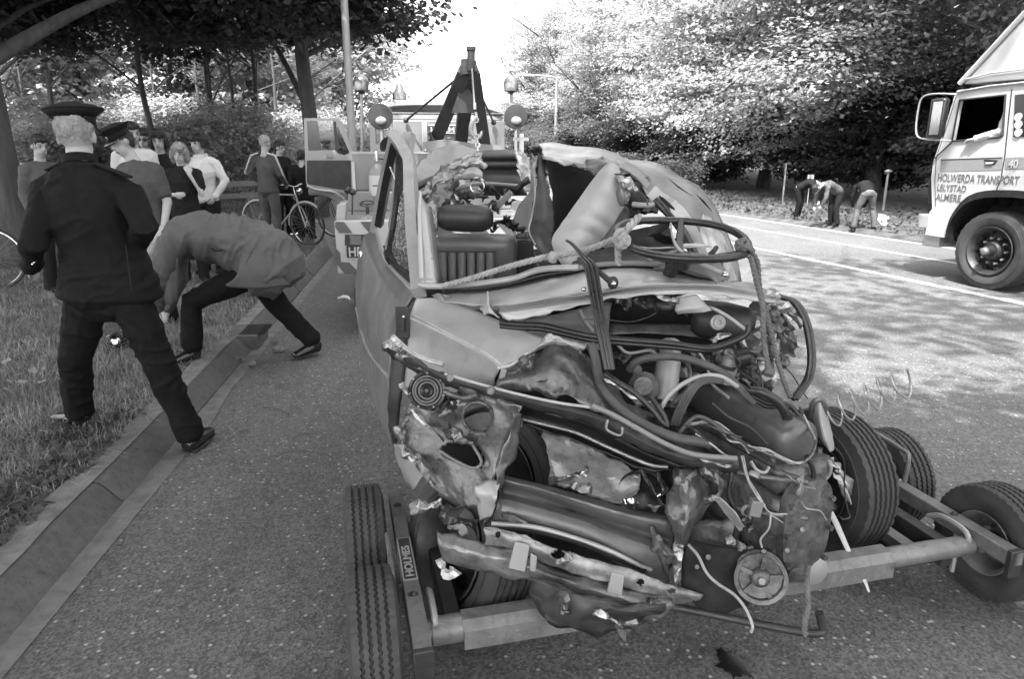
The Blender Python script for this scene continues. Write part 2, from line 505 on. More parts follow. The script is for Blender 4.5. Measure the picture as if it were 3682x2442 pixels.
# gutter strip and kerb stones (each stone a piece of the kerb)
v = []
for i in range(40):
    s = -4 + i * .6
    v += [kp(s, -.11 - .03 * vn([[s * 2.7, 0, 5]])[0], .004), kp(s, .0, .005)]
gut = mesh_obj('gutter', v, [(2 * i, 2 * i + 1, 2 * i + 3, 2 * i + 2) for i in range(39)], m_gut, kind='structure', smooth=0)
kerb = thing('kerb', None, None, tuple(kp(0, 0)))
kerb['kind'] = 'structure'
def kerb_stone(s0, s1, dz=0.0, tilt=0.0, name='kerb_stone'):
    prof = [(0.0, -.05), (0.0, .012), (.02, .03), (.085, .105), (.105, .118), (.2, .118), (.2, -.05)]
    v = []; f = []
    for k, s in enumerate((s0 + .004, s0 + .02, s1 - .02, s1 - .004)):
        sh = .006 if k in (0, 3) else 0
        for o_, z in prof:
            v.append(kp(s, o_ + tilt, z + dz - sh))
    m = len(prof)
    for k in range(3):
        for i in range(m - 1): f.append((k * m + i, k * m + i + 1, (k + 1) * m + i + 1, (k + 1) * m + i))
    f.append(tuple(range(m - 1, -1, -1))); f.append(tuple(3 * m + i for i in range(m)))
    return mesh_obj(name, v, f, m_kerb, kerb, 40)
s = -4.0
while s < 14:
    L = 1.0
    if abs(s - 3.0) < .01:
        # stone with a broken end, then the storm inlet
        kerb_stone(s, s + .62, -.006, .004); s += 1; continue
    kerb_stone(s, s + L, rng.uniform(-.006, .006), rng.uniform(-.006, .006)); s += L
# grit strip on the flat top of the kerb, the sky light put into its paler colour, between stone and grass
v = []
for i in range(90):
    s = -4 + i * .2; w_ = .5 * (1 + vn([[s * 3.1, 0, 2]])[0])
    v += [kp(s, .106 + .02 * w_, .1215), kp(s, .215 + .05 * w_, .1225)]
mesh_obj('lit_kerb_grit', v, [(2 * i + 1, 2 * i, 2 * i + 2, 2 * i + 3) for i in range(89)], m_gut, kerb, 0)
# storm drain inlet with slots, set beyond the broken stone
b = MB()
c = kp(3.78, .1, .06)
rot = Matrix((KD, KN, Vector((0, 0, 1)))).transposed()
b.box(c, (.42, .3, .13), rot)
inlet = b.obj('drain_inlet', m_kerb, kerb, bevel=.008)
for k in range(5):
    b = MB(); b.box(kp(3.64 + k * .07, -.0, .127), (.03, .2, .012), rot); b.obj('drain_slot', m_void, inlet, 0)
# broken concrete bits beside the drain
for k in range(9):
    b = MB(); r = rng.uniform(.02, .055)
    b.ball(kp(3.1 + rng.random() * .8, rng.uniform(-.25, .12), .03), (r, r * .7, r * .55), 6)
    for q in b.v: q += Vector([rng.uniform(-.2, .2) * r for _ in range(3)])
    tag(b.obj('concrete_chunk', m_gut, smooth=0), 'broken chip of pale concrete lying by the storm drain', 'rubble', 'concrete rubble at the broken kerb')
# small pieces of debris and twigs on the asphalt
def twig(x, y, L, a, r=.004):
    p = G(x, y, .008); q = p + Vector((math.cos(a) * L, math.sin(a) * L, 0)); m_ = (p + q) / 2 + Vector((.01, .01, .006))
    b = MB(); b.tube([p, m_, q], [r, r, r * .5], 5); return b
for (x, y, L, a, lab) in [(760, 1360, .5, 2.3, 'long thin twig lying on the asphalt between kerb and wreck'), (860, 1552, .06, .1, 'short dark splinter on the asphalt left of the wreck'),
                          (1040, 1490, .25, 2.6, 'bent thin twig on the asphalt beside the wreck')]:
    tag(twig(x, y, L, a).obj('twig', m_bark), lab, 'twig')
b = MB()
for k in range(150):
    x = rng.uniform(150, 3500); y = rng.uniform(1150, 2430)
    p = G(x, y, .003)
    if (p - K0).dot(KN) > -.1: continue
    r = rng.uniform(.003, .009)
    b.ball(p, (r, r * 1.5, r * .5), 6, Matrix.Rotation(rng.random() * 6, 3, 'Z'))
tag(b.obj('road_grit', m_dirty), kind='stuff')
v = []
cst = G(2632, 2385, .004)
for k in range(40):
    a = 2 * PI * k / 40; r = .03 + .022 * abs(vn([[math.cos(a) * 3, math.sin(a) * 3, 1]])[0]) + (.02 if k % 7 == 0 else 0)
    v.append(cst + Vector((math.cos(a) * r * 1.1, math.sin(a) * r * 1.5, 0)))
tag(mesh_obj('oil_stain', v, [tuple(range(40))], M('wet_oil', .012, .15, var=.1, bmp=0), smooth=0), 'small black oil splash on the asphalt in front of the engine', 'stain')

# ------------------------------------------------------------------ grass and ground cover on the verge
def blades(name, n, smin, smax, omin, omax, hmin, hmax, w, mat, seed, power=1.0, lie=.5, zb=.09):
    r = np.random.RandomState(seed)
    s = smin + (smax - smin) * r.rand(n) ** power; o = omin + (omax - omin) * r.rand(n)
    s9 = np.minimum(s, 9.0)
    px = K0.x + KD.x * s9 + RD.x * np.maximum(s - 9, 0); py = K0.y + KD.y * s9 + RD.y * np.maximum(s - 9, 0)
    nx = np.where(s > 9, -RN.x, KN.x); ny = np.where(s > 9, -RN.y, KN.y)
    px = px + nx * o; py = py + ny * o
    cl = fbm(np.stack([px * 2.2, py * 2.2, px * 0], 1), seed, 3)
    keep = (cl > -.55 + .3 * r.rand(n) - .4)
    px, py, cl = px[keep], py[keep], cl[keep]; n = len(px)
    h = (hmin + (hmax - hmin) * r.rand(n)) * (1 + .55 * cl)
    a = r.rand(n) * 2 * PI; b = a + PI / 2 + r.randn(n) * .3
    lean = (lie * r.rand(n) + .15) * h * 1.4
    base = np.stack([px, py, np.full(n, zb)], 1)
    wd = np.stack([np.cos(a), np.sin(a), np.zeros(n)], 1) * (w * (.6 + .8 * r.rand(n)))[:, None]
    ld = np.stack([np.cos(b), np.sin(b), np.zeros(n)], 1)
    mid = base + ld * (lean * .35)[:, None] + np.stack([np.zeros(n), np.zeros(n), h * .62], 1)
    tip = base + ld * lean[:, None] + np.stack([np.zeros(n), np.zeros(n), h * (1 - .45 * lie * r.rand(n))], 1)
    V = np.stack([base - wd, base + wd, mid + wd * .7, mid - wd * .7, tip], 1).reshape(-1, 3)
    me = bpy.data.meshes.new(name)
    i5 = (np.arange(n) * 5)[:, None]
    quads = (i5 + np.array([[0, 1, 2, 3]])); tris = (i5 + np.array([[3, 2, 4]]))
    loops = np.concatenate([quads, tris], 1).reshape(-1)
    ls = (np.arange(n) * 7)[:, None] + np.array([[0, 4]]); lt = np.tile([4, 3], n)
    me.vertices.add(len(V)); me.vertices.foreach_set('co', V.reshape(-1))
    me.loops.add(len(loops)); me.loops.foreach_set('vertex_index', loops)
    me.polygons.add(2 * n); me.polygons.foreach_set('loop_start', ls.reshape(-1)); me.polygons.foreach_set('loop_total', lt)
    me.update(); me.validate(); me.materials.append(mat)
    o = bpy.data.objects.new(name, me); link(o); o['kind'] = 'stuff'; return o
blades('grass', 70000, -1.2, 5.5, .2, 4.5, .03, .10, .0028, m_grass, 3, 1.2)
blades('grass', 60000, 4.0, 20, .22, 9, .03, .09, .006, m_grass, 4, 1.3)
blades('dry_grass', 34000, -1.2, 7, .17, 4.5, .03, .10, .0022, m_straw, 5, 1.2, 1.6)
def leaf_quads(pos, size, nrm, r, aspect=.7, fold=.15):
    """pos (n,3), size (n), nrm (n,3): one leaf of two triangles each, folded along the middle"""
    n = len(pos)
    t = r.randn(n, 3); nn = nrm / (np.linalg.norm(nrm, axis=1, keepdims=True) + 1e-9)
    t = t - nn * (t * nn).sum(1, keepdims=True); t /= np.linalg.norm(t, axis=1, keepdims=True) + 1e-9
    b = np.cross(nn, t); L = size[:, None] / 2
    return np.stack([pos - t * L, pos + b * L * aspect - nn * L * fold, pos + t * L, pos - b * L * aspect - nn * L * fold], 1).reshape(-1, 3)
def quads_mesh(name, V, mat):
    n = len(V) // 4; me = bpy.data.meshes.new(name)
    me.vertices.add(len(V)); me.vertices.foreach_set('co', V.reshape(-1))
    me.loops.add(4 * n); me.loops.foreach_set('vertex_index', np.arange(4 * n))
    me.polygons.add(n); me.polygons.foreach_set('loop_start', np.arange(n) * 4); me.polygons.foreach_set('loop_total', np.full(n, 4))
    me.update(); me.materials.append(mat); return me
def scatter_leaves(name, n, smin, smax, omin, omax, size, mat, seed, z=.11, zr=.05, lim=-.2):
    r = np.random.RandomState(seed)
    s = smin + (smax - smin) * r.rand(n); o = omin + (omax - omin) * r.rand(n)
    p = np.array([kp(a, b_) for a, b_ in zip(s, o)]); 
    keep = fbm(p * 2.5, seed) > lim; p = p[keep]; n = len(p)
    p[:, 2] = z + zr * r.rand(n)
    nrm = np.stack([r.randn(n) * .5, r.randn(n) * .5, np.ones(n)], 1)
    o_ = bpy.data.objects.new(name, quads_mesh(name, leaf_quads(p, size * (.5 + r.rand(n)), nrm, r, .95), mat)); link(o_); o_['kind'] = 'stuff'; return o_
scatter_leaves('ground_cover', 5200, -1.5, 1.9, .19, .75, .03, m_leaf_m, 8, .1, .05, -.35)
scatter_leaves('ground_cover', 3500, -1.5, 6, .3, 3, .028, m_grass, 9, .1, .04, .1)
scatter_leaves('leaf_litter', 5000, 2, 20, .3, 8, .05, m_straw, 10, .12, .03, .15)
r_ = np.random.RandomState(21); n_ = 7000
p_ = np.array([rp(a, b_) for a, b_ in zip(r_.rand(n_) * 34 - 2, 10.9 + 4.5 * r_.rand(n_) ** 1.5)]); p_[:, 2] = .1 + .12 * r_.rand(n_)
o_ = bpy.data.objects.new('undergrowth', quads_mesh('undergrowth', leaf_quads(p_, .05 + .09 * r_.rand(n_), np.stack([r_.randn(n_), r_.randn(n_), 1 + 0 * r_.randn(n_)], 1), r_), m_leaf_m)); link(o_); o_['kind'] = 'stuff'

# ------------------------------------------------------------------ trees
def crown_mesh(name, mat, seed, n, lobes, leaf, flat=1.0, spray=.55, droop=.0, density_edge=.35):
    """lobes: list of (x,y,z,rx,ry,rz); leaves gathered in many small sprays through the volume"""
    r = np.random.RandomState(seed); V = []
    vols = np.array([l[3] * l[4] * l[5] for l in lobes]) ** .75; vols /= vols.sum()
    for l, w in zip(lobes, vols):
        k = int(n * w); ns = max(6, k // 46)
        d = r.randn(ns, 3); d /= np.linalg.norm(d, axis=1, keepdims=True)
        rad = r.rand(ns, 1) ** density_edge
        rad *= 1 + .22 * vn(d * 2.3 + seed, seed)[:, None]
        c = d * rad * np.array(l[3:6]) + np.array(l[:3])
        sr = spray * (.6 + .8 * r.rand(ns))
        per = 46
        idx = np.repeat(np.arange(ns), per)
        q = r.randn(len(idx), 3) * .5
        q[:, 2] *= .38 * flat
        off = q * sr[idx][:, None]
        dr = -droop * (off[:, 0] ** 2 + off[:, 1] ** 2)
        pos = c[idx] + off; pos[:, 2] += dr
        nrm = np.stack([r.randn(len(idx)) * .45, r.randn(len(idx)) * .45, np.ones(len(idx))], 1) + d[idx] * .5
        V.append(leaf_quads(pos, leaf * (.6 + .8 * r.rand(len(idx))), nrm, r))
    return quads_mesh(name, np.concatenate(V), mat)
def trunk_mesh(name, h, r0, limbs, seed, lean=(0, 0), fork=.45):
    r = random.Random(seed); b = MB()
    pts = [Vector((lean[0] * (t ** 1.5), lean[1] * (t ** 1.5), h * t)) + Vector((r.uniform(-.04, .04), r.uniform(-.04, .04), 0)) * (1 if t else 0) for t in [i / 7 for i in range(8)]]
    pts[0].z = -.2
    b.tube(cr(pts, 3), [r0 * (1.35 if i < 2 else 1) * (1 - .62 * i / 21) for i in range(22)], 10)
    for k in range(limbs):
        t = fork + (1 - fork) * (k / max(1, limbs - 1)) * .9; base = pts[min(7, int(t * 7))]
        a = k * 2.4 + r.random(); L = h * r.uniform(.35, .6) * (1.15 - .5 * t); up = r.uniform(.35, .9)
        p1 = base + Vector((math.cos(a) * L * .45, math.sin(a) * L * .45, L * .45 * up)); p2 = base + Vector((math.cos(a) * L, math.sin(a) * L, L * up * r.uniform(.7, 1.2)))
        rr = r0 * .42 * (1.1 - .5 * t)
        b.tube(cr([base, p1, p2], 4), [rr * (1 - .75 * i / 8) for i in range(9)], 7)
        for j in range(3):
            q = p1.lerp(p2, .25 + .3 * j); a2 = a + r.uniform(-1.2, 1.2); L2 = L * .45
            b.tube([q, q + Vector((math.cos(a2) * L2 * .5, math.sin(a2) * L2 * .5, L2 * .25)), q + Vector((math.cos(a2) * L2, math.sin(a2) * L2, L2 * .4))], [rr * .4, rr * .25, rr * .08], 5)
    me = bpy.data.meshes.new(name); me.from_pydata([tuple(p) for p in b.v], [], b.f); me.update()
    me.polygons.foreach_set('use_smooth', [True] * len(me.polygons)); me.materials.append(m_bark); return me
def lobes_round(seed, R_, zc, hz, k, spread=.62, size=.5):
    r = random.Random(seed); L = [(0, 0, zc, R_ * .6, R_ * .6, hz * .6)]
    for i in range(k):
        a = i * 2.4 + r.random() * .6; d = R_ * spread * r.uniform(.7, 1.1)
        L.append((math.cos(a) * d, math.sin(a) * d, zc + hz * r.uniform(-.65, .6), R_ * size * r.uniform(.6, 1), R_ * size * r.uniform(.6, 1), hz * size * r.uniform(.35, .7)))
    return L
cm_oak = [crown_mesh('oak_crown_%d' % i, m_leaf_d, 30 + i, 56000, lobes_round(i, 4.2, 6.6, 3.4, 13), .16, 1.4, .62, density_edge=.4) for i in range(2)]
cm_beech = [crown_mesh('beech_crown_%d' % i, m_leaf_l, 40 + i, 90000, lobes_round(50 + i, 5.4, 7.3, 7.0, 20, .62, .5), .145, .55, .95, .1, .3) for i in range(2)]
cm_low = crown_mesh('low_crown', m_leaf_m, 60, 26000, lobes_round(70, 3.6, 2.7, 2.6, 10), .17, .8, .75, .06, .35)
cm_under = crown_mesh('undergrowth', m_leaf_l, 66, 24000, lobes_round(76, 3.6, 2.7, 2.6, 10), .17, .8, .7, .05, .35)  # undergrowth given pale leaves: sunlight put into the colour of shaded bushes
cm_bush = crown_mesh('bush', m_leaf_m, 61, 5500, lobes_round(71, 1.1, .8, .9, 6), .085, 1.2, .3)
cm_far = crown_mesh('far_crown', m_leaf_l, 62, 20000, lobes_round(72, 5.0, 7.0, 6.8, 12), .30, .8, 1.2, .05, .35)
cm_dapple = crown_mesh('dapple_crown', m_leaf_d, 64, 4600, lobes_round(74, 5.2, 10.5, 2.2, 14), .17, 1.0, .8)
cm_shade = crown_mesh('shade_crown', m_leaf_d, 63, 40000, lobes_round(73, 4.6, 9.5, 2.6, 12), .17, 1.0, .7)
tm_oak = trunk_mesh('oak_trunk', 8.2, .21, 7, 1, (.5, .2), .34)
tm_oak2 = trunk_mesh('leaning_trunk', 8.6, .3, 6, 2, (-1.2, .3), .4)
tm_beech = trunk_mesh('beech_trunk', 12, .24, 8, 3, (.3, -.3), .3)
tm_thin = trunk_mesh('thin_trunk', 7, .09, 5, 4, (.2, .2), .5)
def tree(kind, loc, crown, trunk, label, group=None, rz=None, sc_=1.0, zs=None):
    t = bpy.data.objects.new(kind, None); col.objects.link(t); t.empty_display_size = .3
    t.location = loc; t.rotation_euler = (0, 0, rng.uniform(0, 6.28) if rz is None else rz); t.scale = (sc_, sc_, zs or sc_)
    tag(t, label, 'tree' if trunk else 'bush', group)
    for nm, me in (('trunk', trunk), ('crown', crown)):
        if me:
            o = bpy.data.objects.new(nm, me); col.objects.link(o); o.parent = t
    return t
# left: the near oaks whose crowns hang into the picture
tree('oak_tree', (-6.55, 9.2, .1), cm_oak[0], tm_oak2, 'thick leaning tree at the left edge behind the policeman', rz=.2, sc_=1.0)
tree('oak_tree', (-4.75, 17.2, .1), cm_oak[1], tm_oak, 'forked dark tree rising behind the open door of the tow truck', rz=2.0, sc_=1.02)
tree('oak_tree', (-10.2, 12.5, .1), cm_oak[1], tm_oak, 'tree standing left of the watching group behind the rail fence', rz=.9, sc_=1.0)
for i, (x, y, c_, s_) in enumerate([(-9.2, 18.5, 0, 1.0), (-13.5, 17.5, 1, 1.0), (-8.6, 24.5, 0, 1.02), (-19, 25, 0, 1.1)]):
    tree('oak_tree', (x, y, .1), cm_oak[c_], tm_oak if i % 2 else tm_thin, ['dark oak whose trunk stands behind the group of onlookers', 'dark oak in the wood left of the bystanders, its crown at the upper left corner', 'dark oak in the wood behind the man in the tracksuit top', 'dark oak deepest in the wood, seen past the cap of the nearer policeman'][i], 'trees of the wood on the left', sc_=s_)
for i in range(14):
    x, y = rng.uniform(-24, -6), rng.uniform(24, 36)
    if x > -8 - (y - 24) * .28: x -= 4
    tree('slender_tree', (x, y, .1), None, tm_thin, 'slender bare trunk among the trees behind the bystanders', 'slender trunks in the wood on the left', sc_=rng.uniform(.9, 1.2))
# sunlit foliage closing the wood behind them
for i, (x, y, s_) in enumerate([(-13.5, 38, 1), (-22, 37, 1.1), (-31, 36, 1.1), (-18, 46, 1.2), (-27, 47, 1.2), (-39, 40, 1.2), (-12.5, 55, 1.25), (-20, 62, 1.3)]):
    tree('far_tree', (x, y, -1.5), cm_far, tm_beech, 'pale sunlit tree at the back of the wood on the left', 'sunlit trees closing the wood on the left', sc_=s_)
for i, (x, y) in enumerate([(-8.6, 21.5), (-11.5, 27), (-16, 27.5), (-9.8, 33), (-21, 29), (-13.5, 22), (-6.9, 29), (-25, 27)]):
    tree('undergrowth_bush', (x, y, -.1), cm_under, None, 'leafy undergrowth bush among the trunks behind the bystanders', 'undergrowth bushes of the wood on the left', sc_=rng.uniform(.55, .85))
for i, (x, y) in enumerate([(-7.4, 13.2), (-8.6, 14.4), (-11.8, 15.0), (-9.8, 16.6)]):
    tree('undergrowth_bush', (x, y, .05), cm_bush, None, 'low bush behind the rail fence on the left', 'low bushes behind the rail fence', sc_=rng.uniform(.9, 1.3))
# right: beeches along the far verge, boughs reaching low towards the road
for i in range(7):
    s = 4 + i * 6.2; off = 15.7 + i * i * .14 + rng.uniform(-.4, .4)
    tree('beech_tree', rp(s, off, 0), cm_beech[i % 2], tm_beech, 'tall beech with layered boughs at the edge of the wood right of the road', 'beeches at the edge of the wood right of the road', sc_=rng.uniform(.95, 1.05) * (1 - .03 * i))['label'] = ['tall beech overhanging the road behind the cab of the delivery truck', 'tall beech behind the mirror of the delivery truck', 'beech whose boughs hang above the stooping workers', 'beech standing behind the pale tube gate at the wood edge', 'beech seen above the folded roof of the wreck', 'beech to the right of the pale lamp post beyond the wreck', 'farthest large beech, its crown beside the open sky above the crane boom'][i]
for i in range(7):
    s = 52 + i * 9; off = 20.5 + i * 1.2 + rng.uniform(-.6, 2)
    tree('beech_tree', rp(s, off, 0), cm_far, tm_beech, 'distant pale beech beside the road where it runs out of sight', 'distant beeches along the right of the road', sc_=rng.uniform(.8, .95), zs=.42 + i * .03)
for i in range(8):
    s = -2 + i * 9; off = 23.5 + rng.uniform(-1, 1)
    tree('beech_tree', rp(s, off, 0), cm_beech[(i + 1) % 2], tm_beech, 'beech of the second row inside the wood right of the road', 'second row of beeches inside the wood', sc_=rng.uniform(1.0, 1.2))
for i in range(9):
    s = 6 + i * 5.5; off = 19.5 + rng.uniform(-1, 2)
    tree('undergrowth_bush', rp(s, off, -.2), cm_low, None, 'dark leafy undergrowth under the beeches right of the road', 'undergrowth under the beeches', sc_=rng.uniform(.8, 1.0))
for i in range(12):
    s = 3 + i * 3.4; off = 15.6 + rng.uniform(-.6, 1.6)
    tree('undergrowth_bush', rp(s, off, -.4), cm_low, None, 'dark leafy undergrowth under the beeches right of the road', 'undergrowth under the beeches', sc_=rng.uniform(.55, .75))
for i, (s, off) in enumerate([(19.8, 11.9), (21.2, 12.6), (22.8, 11.8), (25, 12.2), (28, 12.4)]):
    tree('roadside_bush', rp(s, off, 0), cm_bush, None, 'leafy bush at the far side of the road behind the wreck roof', 'bushes at the far side of the road', sc_=rng.uniform(.9, 1.2))
for i, (x, y) in enumerate([(-5, 75), (-14, 88), (-26, 105)]):
    tree('far_tree', (x - 16, y, -2), cm_far, tm_beech, 'hazy tree far down the left of the road', 'far trees left of the road', sc_=1.2)
# unseen trees of the verge beside and behind the photographer, one added in the road: their crowns shade the foreground
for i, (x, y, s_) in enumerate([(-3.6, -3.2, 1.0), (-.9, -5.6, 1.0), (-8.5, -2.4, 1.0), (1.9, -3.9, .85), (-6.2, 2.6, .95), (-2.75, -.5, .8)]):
    tree('shade_tree', (x, y, .1), cm_shade, tm_beech if i else tm_oak, 'tall unseen shade tree near the photographer', 'unseen shade trees near the photographer', sc_=s_)

for i, (x, y, s_) in enumerate([(3.2, -2.2, 1.2), (-10.5, 3.5, 1.1)]):  # unseen trees added to dapple the ground; the first stands in the road
    tree('shade_tree', (x, y, .1), cm_dapple, tm_beech, 'unseen thinly leaved tree added to dapple the ground', 'unseen trees added to dapple the ground', sc_=s_)

# ------------------------------------------------------------------ lamp posts, fences, small posts
def lamp_post(loc, h, r, arm_dir, arm, label):
    t = thing('lamp_post', label, 'lamp post', loc, None); L = Vector(loc)
    b = MB(); b.lathe([(0, r * 1.7), (1.2, r * 1.7), (1.25, r), (h, r * .6), (h, 0)], L, (0, 0, 1), 14); b.obj('post', m_galv, t)
    a = Vector(arm_dir).normalized()
    b = MB(); b.tube([L + Vector((0, 0, h - .05)), L + Vector((0, 0, h + .05)) + a * .3, L + Vector((0, 0, h + .12)) + a * arm], [r * .5] * 3, 8); b.obj('arm', m_galv, t)
    b = MB(); c = L + Vector((0, 0, h + .12)) + a * (arm + .4)
    q = a.to_track_quat('X', 'Z').to_matrix(); b.box(c, (.95, .26, .12), q, taper=.8); hd = b.obj('lamp_head', m_white, t, bevel=.03)
    b = MB(); b.box(c - Vector((0, 0, .075)), (.8, .2, .03), q); b.obj('lens', m_lens, hd)
g = P(1259, 372, 13.0)
lamp_post((g.x, 13.0, .05), 8.5, .075, (.9, .3, 0), 1.2, 'tall grey lamp post behind the open door of the tow truck')
g = P(2000, 400, 42.0)
lamp_post((g.x, 42.0, 0), 5.55, .12, (-1, -.1, 0), 1.4, 'pale lamp post with an arm over the road beyond the wreck')
def rail_fence(name, label, a, b_, n, h=.75, rails=(.42, .7), mat=None):
    a, b_ = Vector(a), Vector(b_); t = thing(name, label, 'fence', a)
    for i in range(n + 1):
        p = a.lerp(b_, i / n); m_ = MB(); m_.box(p + Vector((0, 0, h / 2)), (.12, .12, h)); m_.obj('fence_post', mat or m_wood, t, bevel=.01)
    for i in range(n):
        for z in rails:
            m_ = MB(); m_.bar(a.lerp(b_, i / n) + Vector((0, -.08, z)), a.lerp(b_, (i + 1) / n) + Vector((0, -.08, z + .01)), .05, .12); m_.obj('rail', mat or m_wood, t)
rail_fence('rail_fence', 'low two-rail wooden fence behind the bystander at the left edge', (-9.5, 9.4, .1), (-5.8, 10.0, .1), 2)
rail_fence('rail_fence', 'low two-rail wooden fence behind the man in the white sweater', (-7.6, 16.2, .1), (-4.6, 18.6, .1), 2)
def post(name, label, cat, base, h, r, mat, cap=0):
    b = MB(); B = Vector(base); b.cyl(B, B + Vector((0, 0, h)), r, 8)
    if cap: b.lathe([(0, r * 1.2), (.03, cap), (.06, cap), (.1, 0)], B + Vector((0, 0, h)), (0, 0, 1), 10)
    return tag(b.obj(name, mat), label, cat)
g = G(3175, 758, .15); post('marker_post', 'thin pale post with a small cap at the wood edge behind the truck mirror', 'post', g, .9, .03, m_galv, .09)
g = G(2812, 742, .1); post('marker_post', 'thin pale stake in the undergrowth left of the dark-clothed worker', 'post', g, 1.15, .025, m_galv)
# tube frame gate at the wood edge
g0 = G(2558, 672, .1)
t = thing('tube_gate', 'pale tube frame standing in the bushes beyond the wreck roof', 'gate', g0)
b = MB(); b.cyl(g0, g0 + Vector((0, 0, 1.05)), .035, 8); b.obj('gate_post', m_galv, t)
b = MB(); b.cyl(g0 + Vector((0, 0, 1.02)), g0 + Vector((-2.3, .4, 1.0)), .025, 8); b.obj('gate_rail', m_galv, t)
b = MB(); b.cyl(g0 + Vector((-2.3, .4, 0)), g0 + Vector((-2.3, .4, 1.05)), .035, 8); b.obj('gate_post', m_galv, t)
# white marker board leaning by the verge and small sign
g = G(3170, 818, .05)
b = MB(); b.box(g + Vector((0, 0, .13)), (.22, .03, .26), Matrix.Rotation(.3, 3, 'Y') @ Matrix.Rotation(-.3, 3, 'X')); tag(b.obj('marker_board', m_white), 'small white board tilted on the verge right of the bending worker', 'sign')
g = P(2915, 637, 18.5)
b = MB(); b.box(g, (.16, .02, .13)); b.cyl((g.x, g.y + .03, .1), (g.x, g.y + .03, g.z), .012, 6); tag(b.obj('notice_board', m_tlight), 'small pale notice plate in the dark undergrowth above the workers', 'sign')
from mathutils.geometry import tessellate_polygon
def slab_hole(mb, outer, holes, n, th):
    n = Vector(n).normalized(); rings = [[Vector(p) for p in outer]] + [[Vector(p) for p in h] for h in holes]
    tri = tessellate_polygon(rings); flat = [p for r in rings for p in r]; k = len(flat)
    vs = flat + [p - n * th for p in flat]; fs = []
    for t in tri:
        a, b, c = t; nn = (flat[b] - flat[a]).cross(flat[c] - flat[a])
        if nn.dot(n) < 0: b, c = c, b
        fs.append((a, b, c)); fs.append((c + k, b + k, a + k))
    o = 0
    for r in rings:
        m = len(r)
        for i in range(m): fs.append((o + i, o + (i + 1) % m, o + (i + 1) % m + k, o + i + k))
        o += m
    return mb.add(vs, fs)
def tyre_mb(c, axis, r, w, grooves=4, seg=120, zig=.0028, rim_r=None, shoulder=.0):
    """tyre with zigzag circumferential grooves cut into the tread"""
    c = Vector(c); a = Vector(axis).normalized(); x = a.orthogonal().normalized(); y = a.cross(x); rim_r = rim_r or r * .52
    hw = w / 2; sw = hw * .86
    prof = [(-sw * .8, rim_r, 0), (-hw * .97, rim_r + (r - rim_r) * .3, 0), (-hw, rim_r + (r - rim_r) * .62, 0), (-hw * .95, r - .03 * r / .2, 0), (-sw, r - .004, 0)]
    gw = w * .028
    for g in range(grooves):
        gx = -sw + 2 * sw * (g + 1) / (grooves + 1)
        prof += [(gx - gw * 1.3, r, 1), (gx - gw, r - .011, 1), (gx + gw, r - .011, 1), (gx + gw * 1.3, r, 1)]
    prof += [(sw, r - .004, 0), (hw * .95, r - .03 * r / .2, 0), (hw, rim_r + (r - rim_r) * .62, 0), (hw * .97, rim_r + (r - rim_r) * .3, 0), (sw * .8, rim_r, 0)]
    m = MB(); n = len(prof)
    for k in range(seg):
        t = 2 * PI * k / seg; dz = zig * (1 if k % 2 else -1)
        d = x * math.cos(t) + y * math.sin(t)
        for h, rr, g in prof:
            notch = -.006 if (not g and rr > r - .006 and k % 3 == 0) else 0
            m.v.append(c + a * (h + (dz if g else 0)) + d * (rr + notch))
    for k in range(seg):
        l = (k + 1) % seg
        for i in range(n - 1): m.f.append((k * n + i, k * n + i + 1, l * n + i + 1, l * n + i))
    return m
def rim_mb(c, axis, r, w, dish=.02, holes=0, side=1):
    a = Vector(axis).normalized() * side; m = MB(); h = w / 2
    m.lathe([(-h * .8, r), (-h * .2, r * .92), (h * .2, r * .9), (h * .75, r * .97), (h * .95, r * 1.05), (h * .98, r * 1.02), (h * .7, r * .88), (h * .15 - dish, r * .8), (h * .1 - dish, r * .55), (h * .45 - dish, r * .42), (h * .5 - dish, r * .2), (h * .5 - dish, 0)], Vector(c), a, 32)
    return m

# ------------------------------------------------------------------ the haulage truck on the far lane
W0 = G(3575, 1050, 0)
def T(s, a, z): return W0 + RD * s + RN * a + Vector((0, 0, z))
def TS(x, y, a=0.0): return PL(x, y, T(0, a, 0), RN)
truck = thing('delivery_truck', 'white haulage truck with lettered cab door driving away in the far lane', 'truck', tuple(W0))
arch = [(3400, 850), (3412, 800), (3430, 762), (3462, 722), (3505, 696), (3569, 682), (3682, 685)]
win = [(3452, 359), (3617, 341), (3606, 488), (3592, 494), (3424, 507)]
q = TS(3682, 685); rear_s = (q - W0).dot(RD) - .55
zt = TS(3682, 293).z
outer = [TS(3445, 323), TS(3432, 345), TS(3393, 476), TS(3357, 579), TS(3349, 640), TS(3353, 748), TS(3343, 762), TS(3327, 843), TS(3397, 854)] + [TS(*p) for p in arch[1:]] + [T(rear_s, 0, q.z), T(rear_s, 0, zt)]
b = MB(); slab_hole(b, outer, [[TS(*p) for p in win]], -RN, .05)
b.obj('cab_side', m_white, truck, 30, bevel=.012)
b = MB()
f_top = TS(3445, 323); f_mid = TS(3357, 579); f_bot = TS(3343, 762)
rt = [T(rear_s, 0, zt), TS(3445, 323)]
dz = Vector((0, 0, .006))
b.slab([rt[0] - dz + RN * .05, rt[0] - dz + RN * 2.3, rt[1] - dz + RN * 2.3, rt[1] - dz + RN * .05], (0, 0, 1), .05); b.obj('cab_roof', m_white, truck)
b = MB(); w_ = RN * 2.3
b.slab([f_mid + RN * .05, f_mid + w_, f_bot + w_, f_bot + RN * .05], RD, .05)
b.obj('cab_front', m_white, truck)
b = MB(); b.slab([f_top + RN * .05, f_top + w_, f_mid + w_, f_mid + RN * .05], RD, .02); b.obj('windscreen', m_glass, truck)
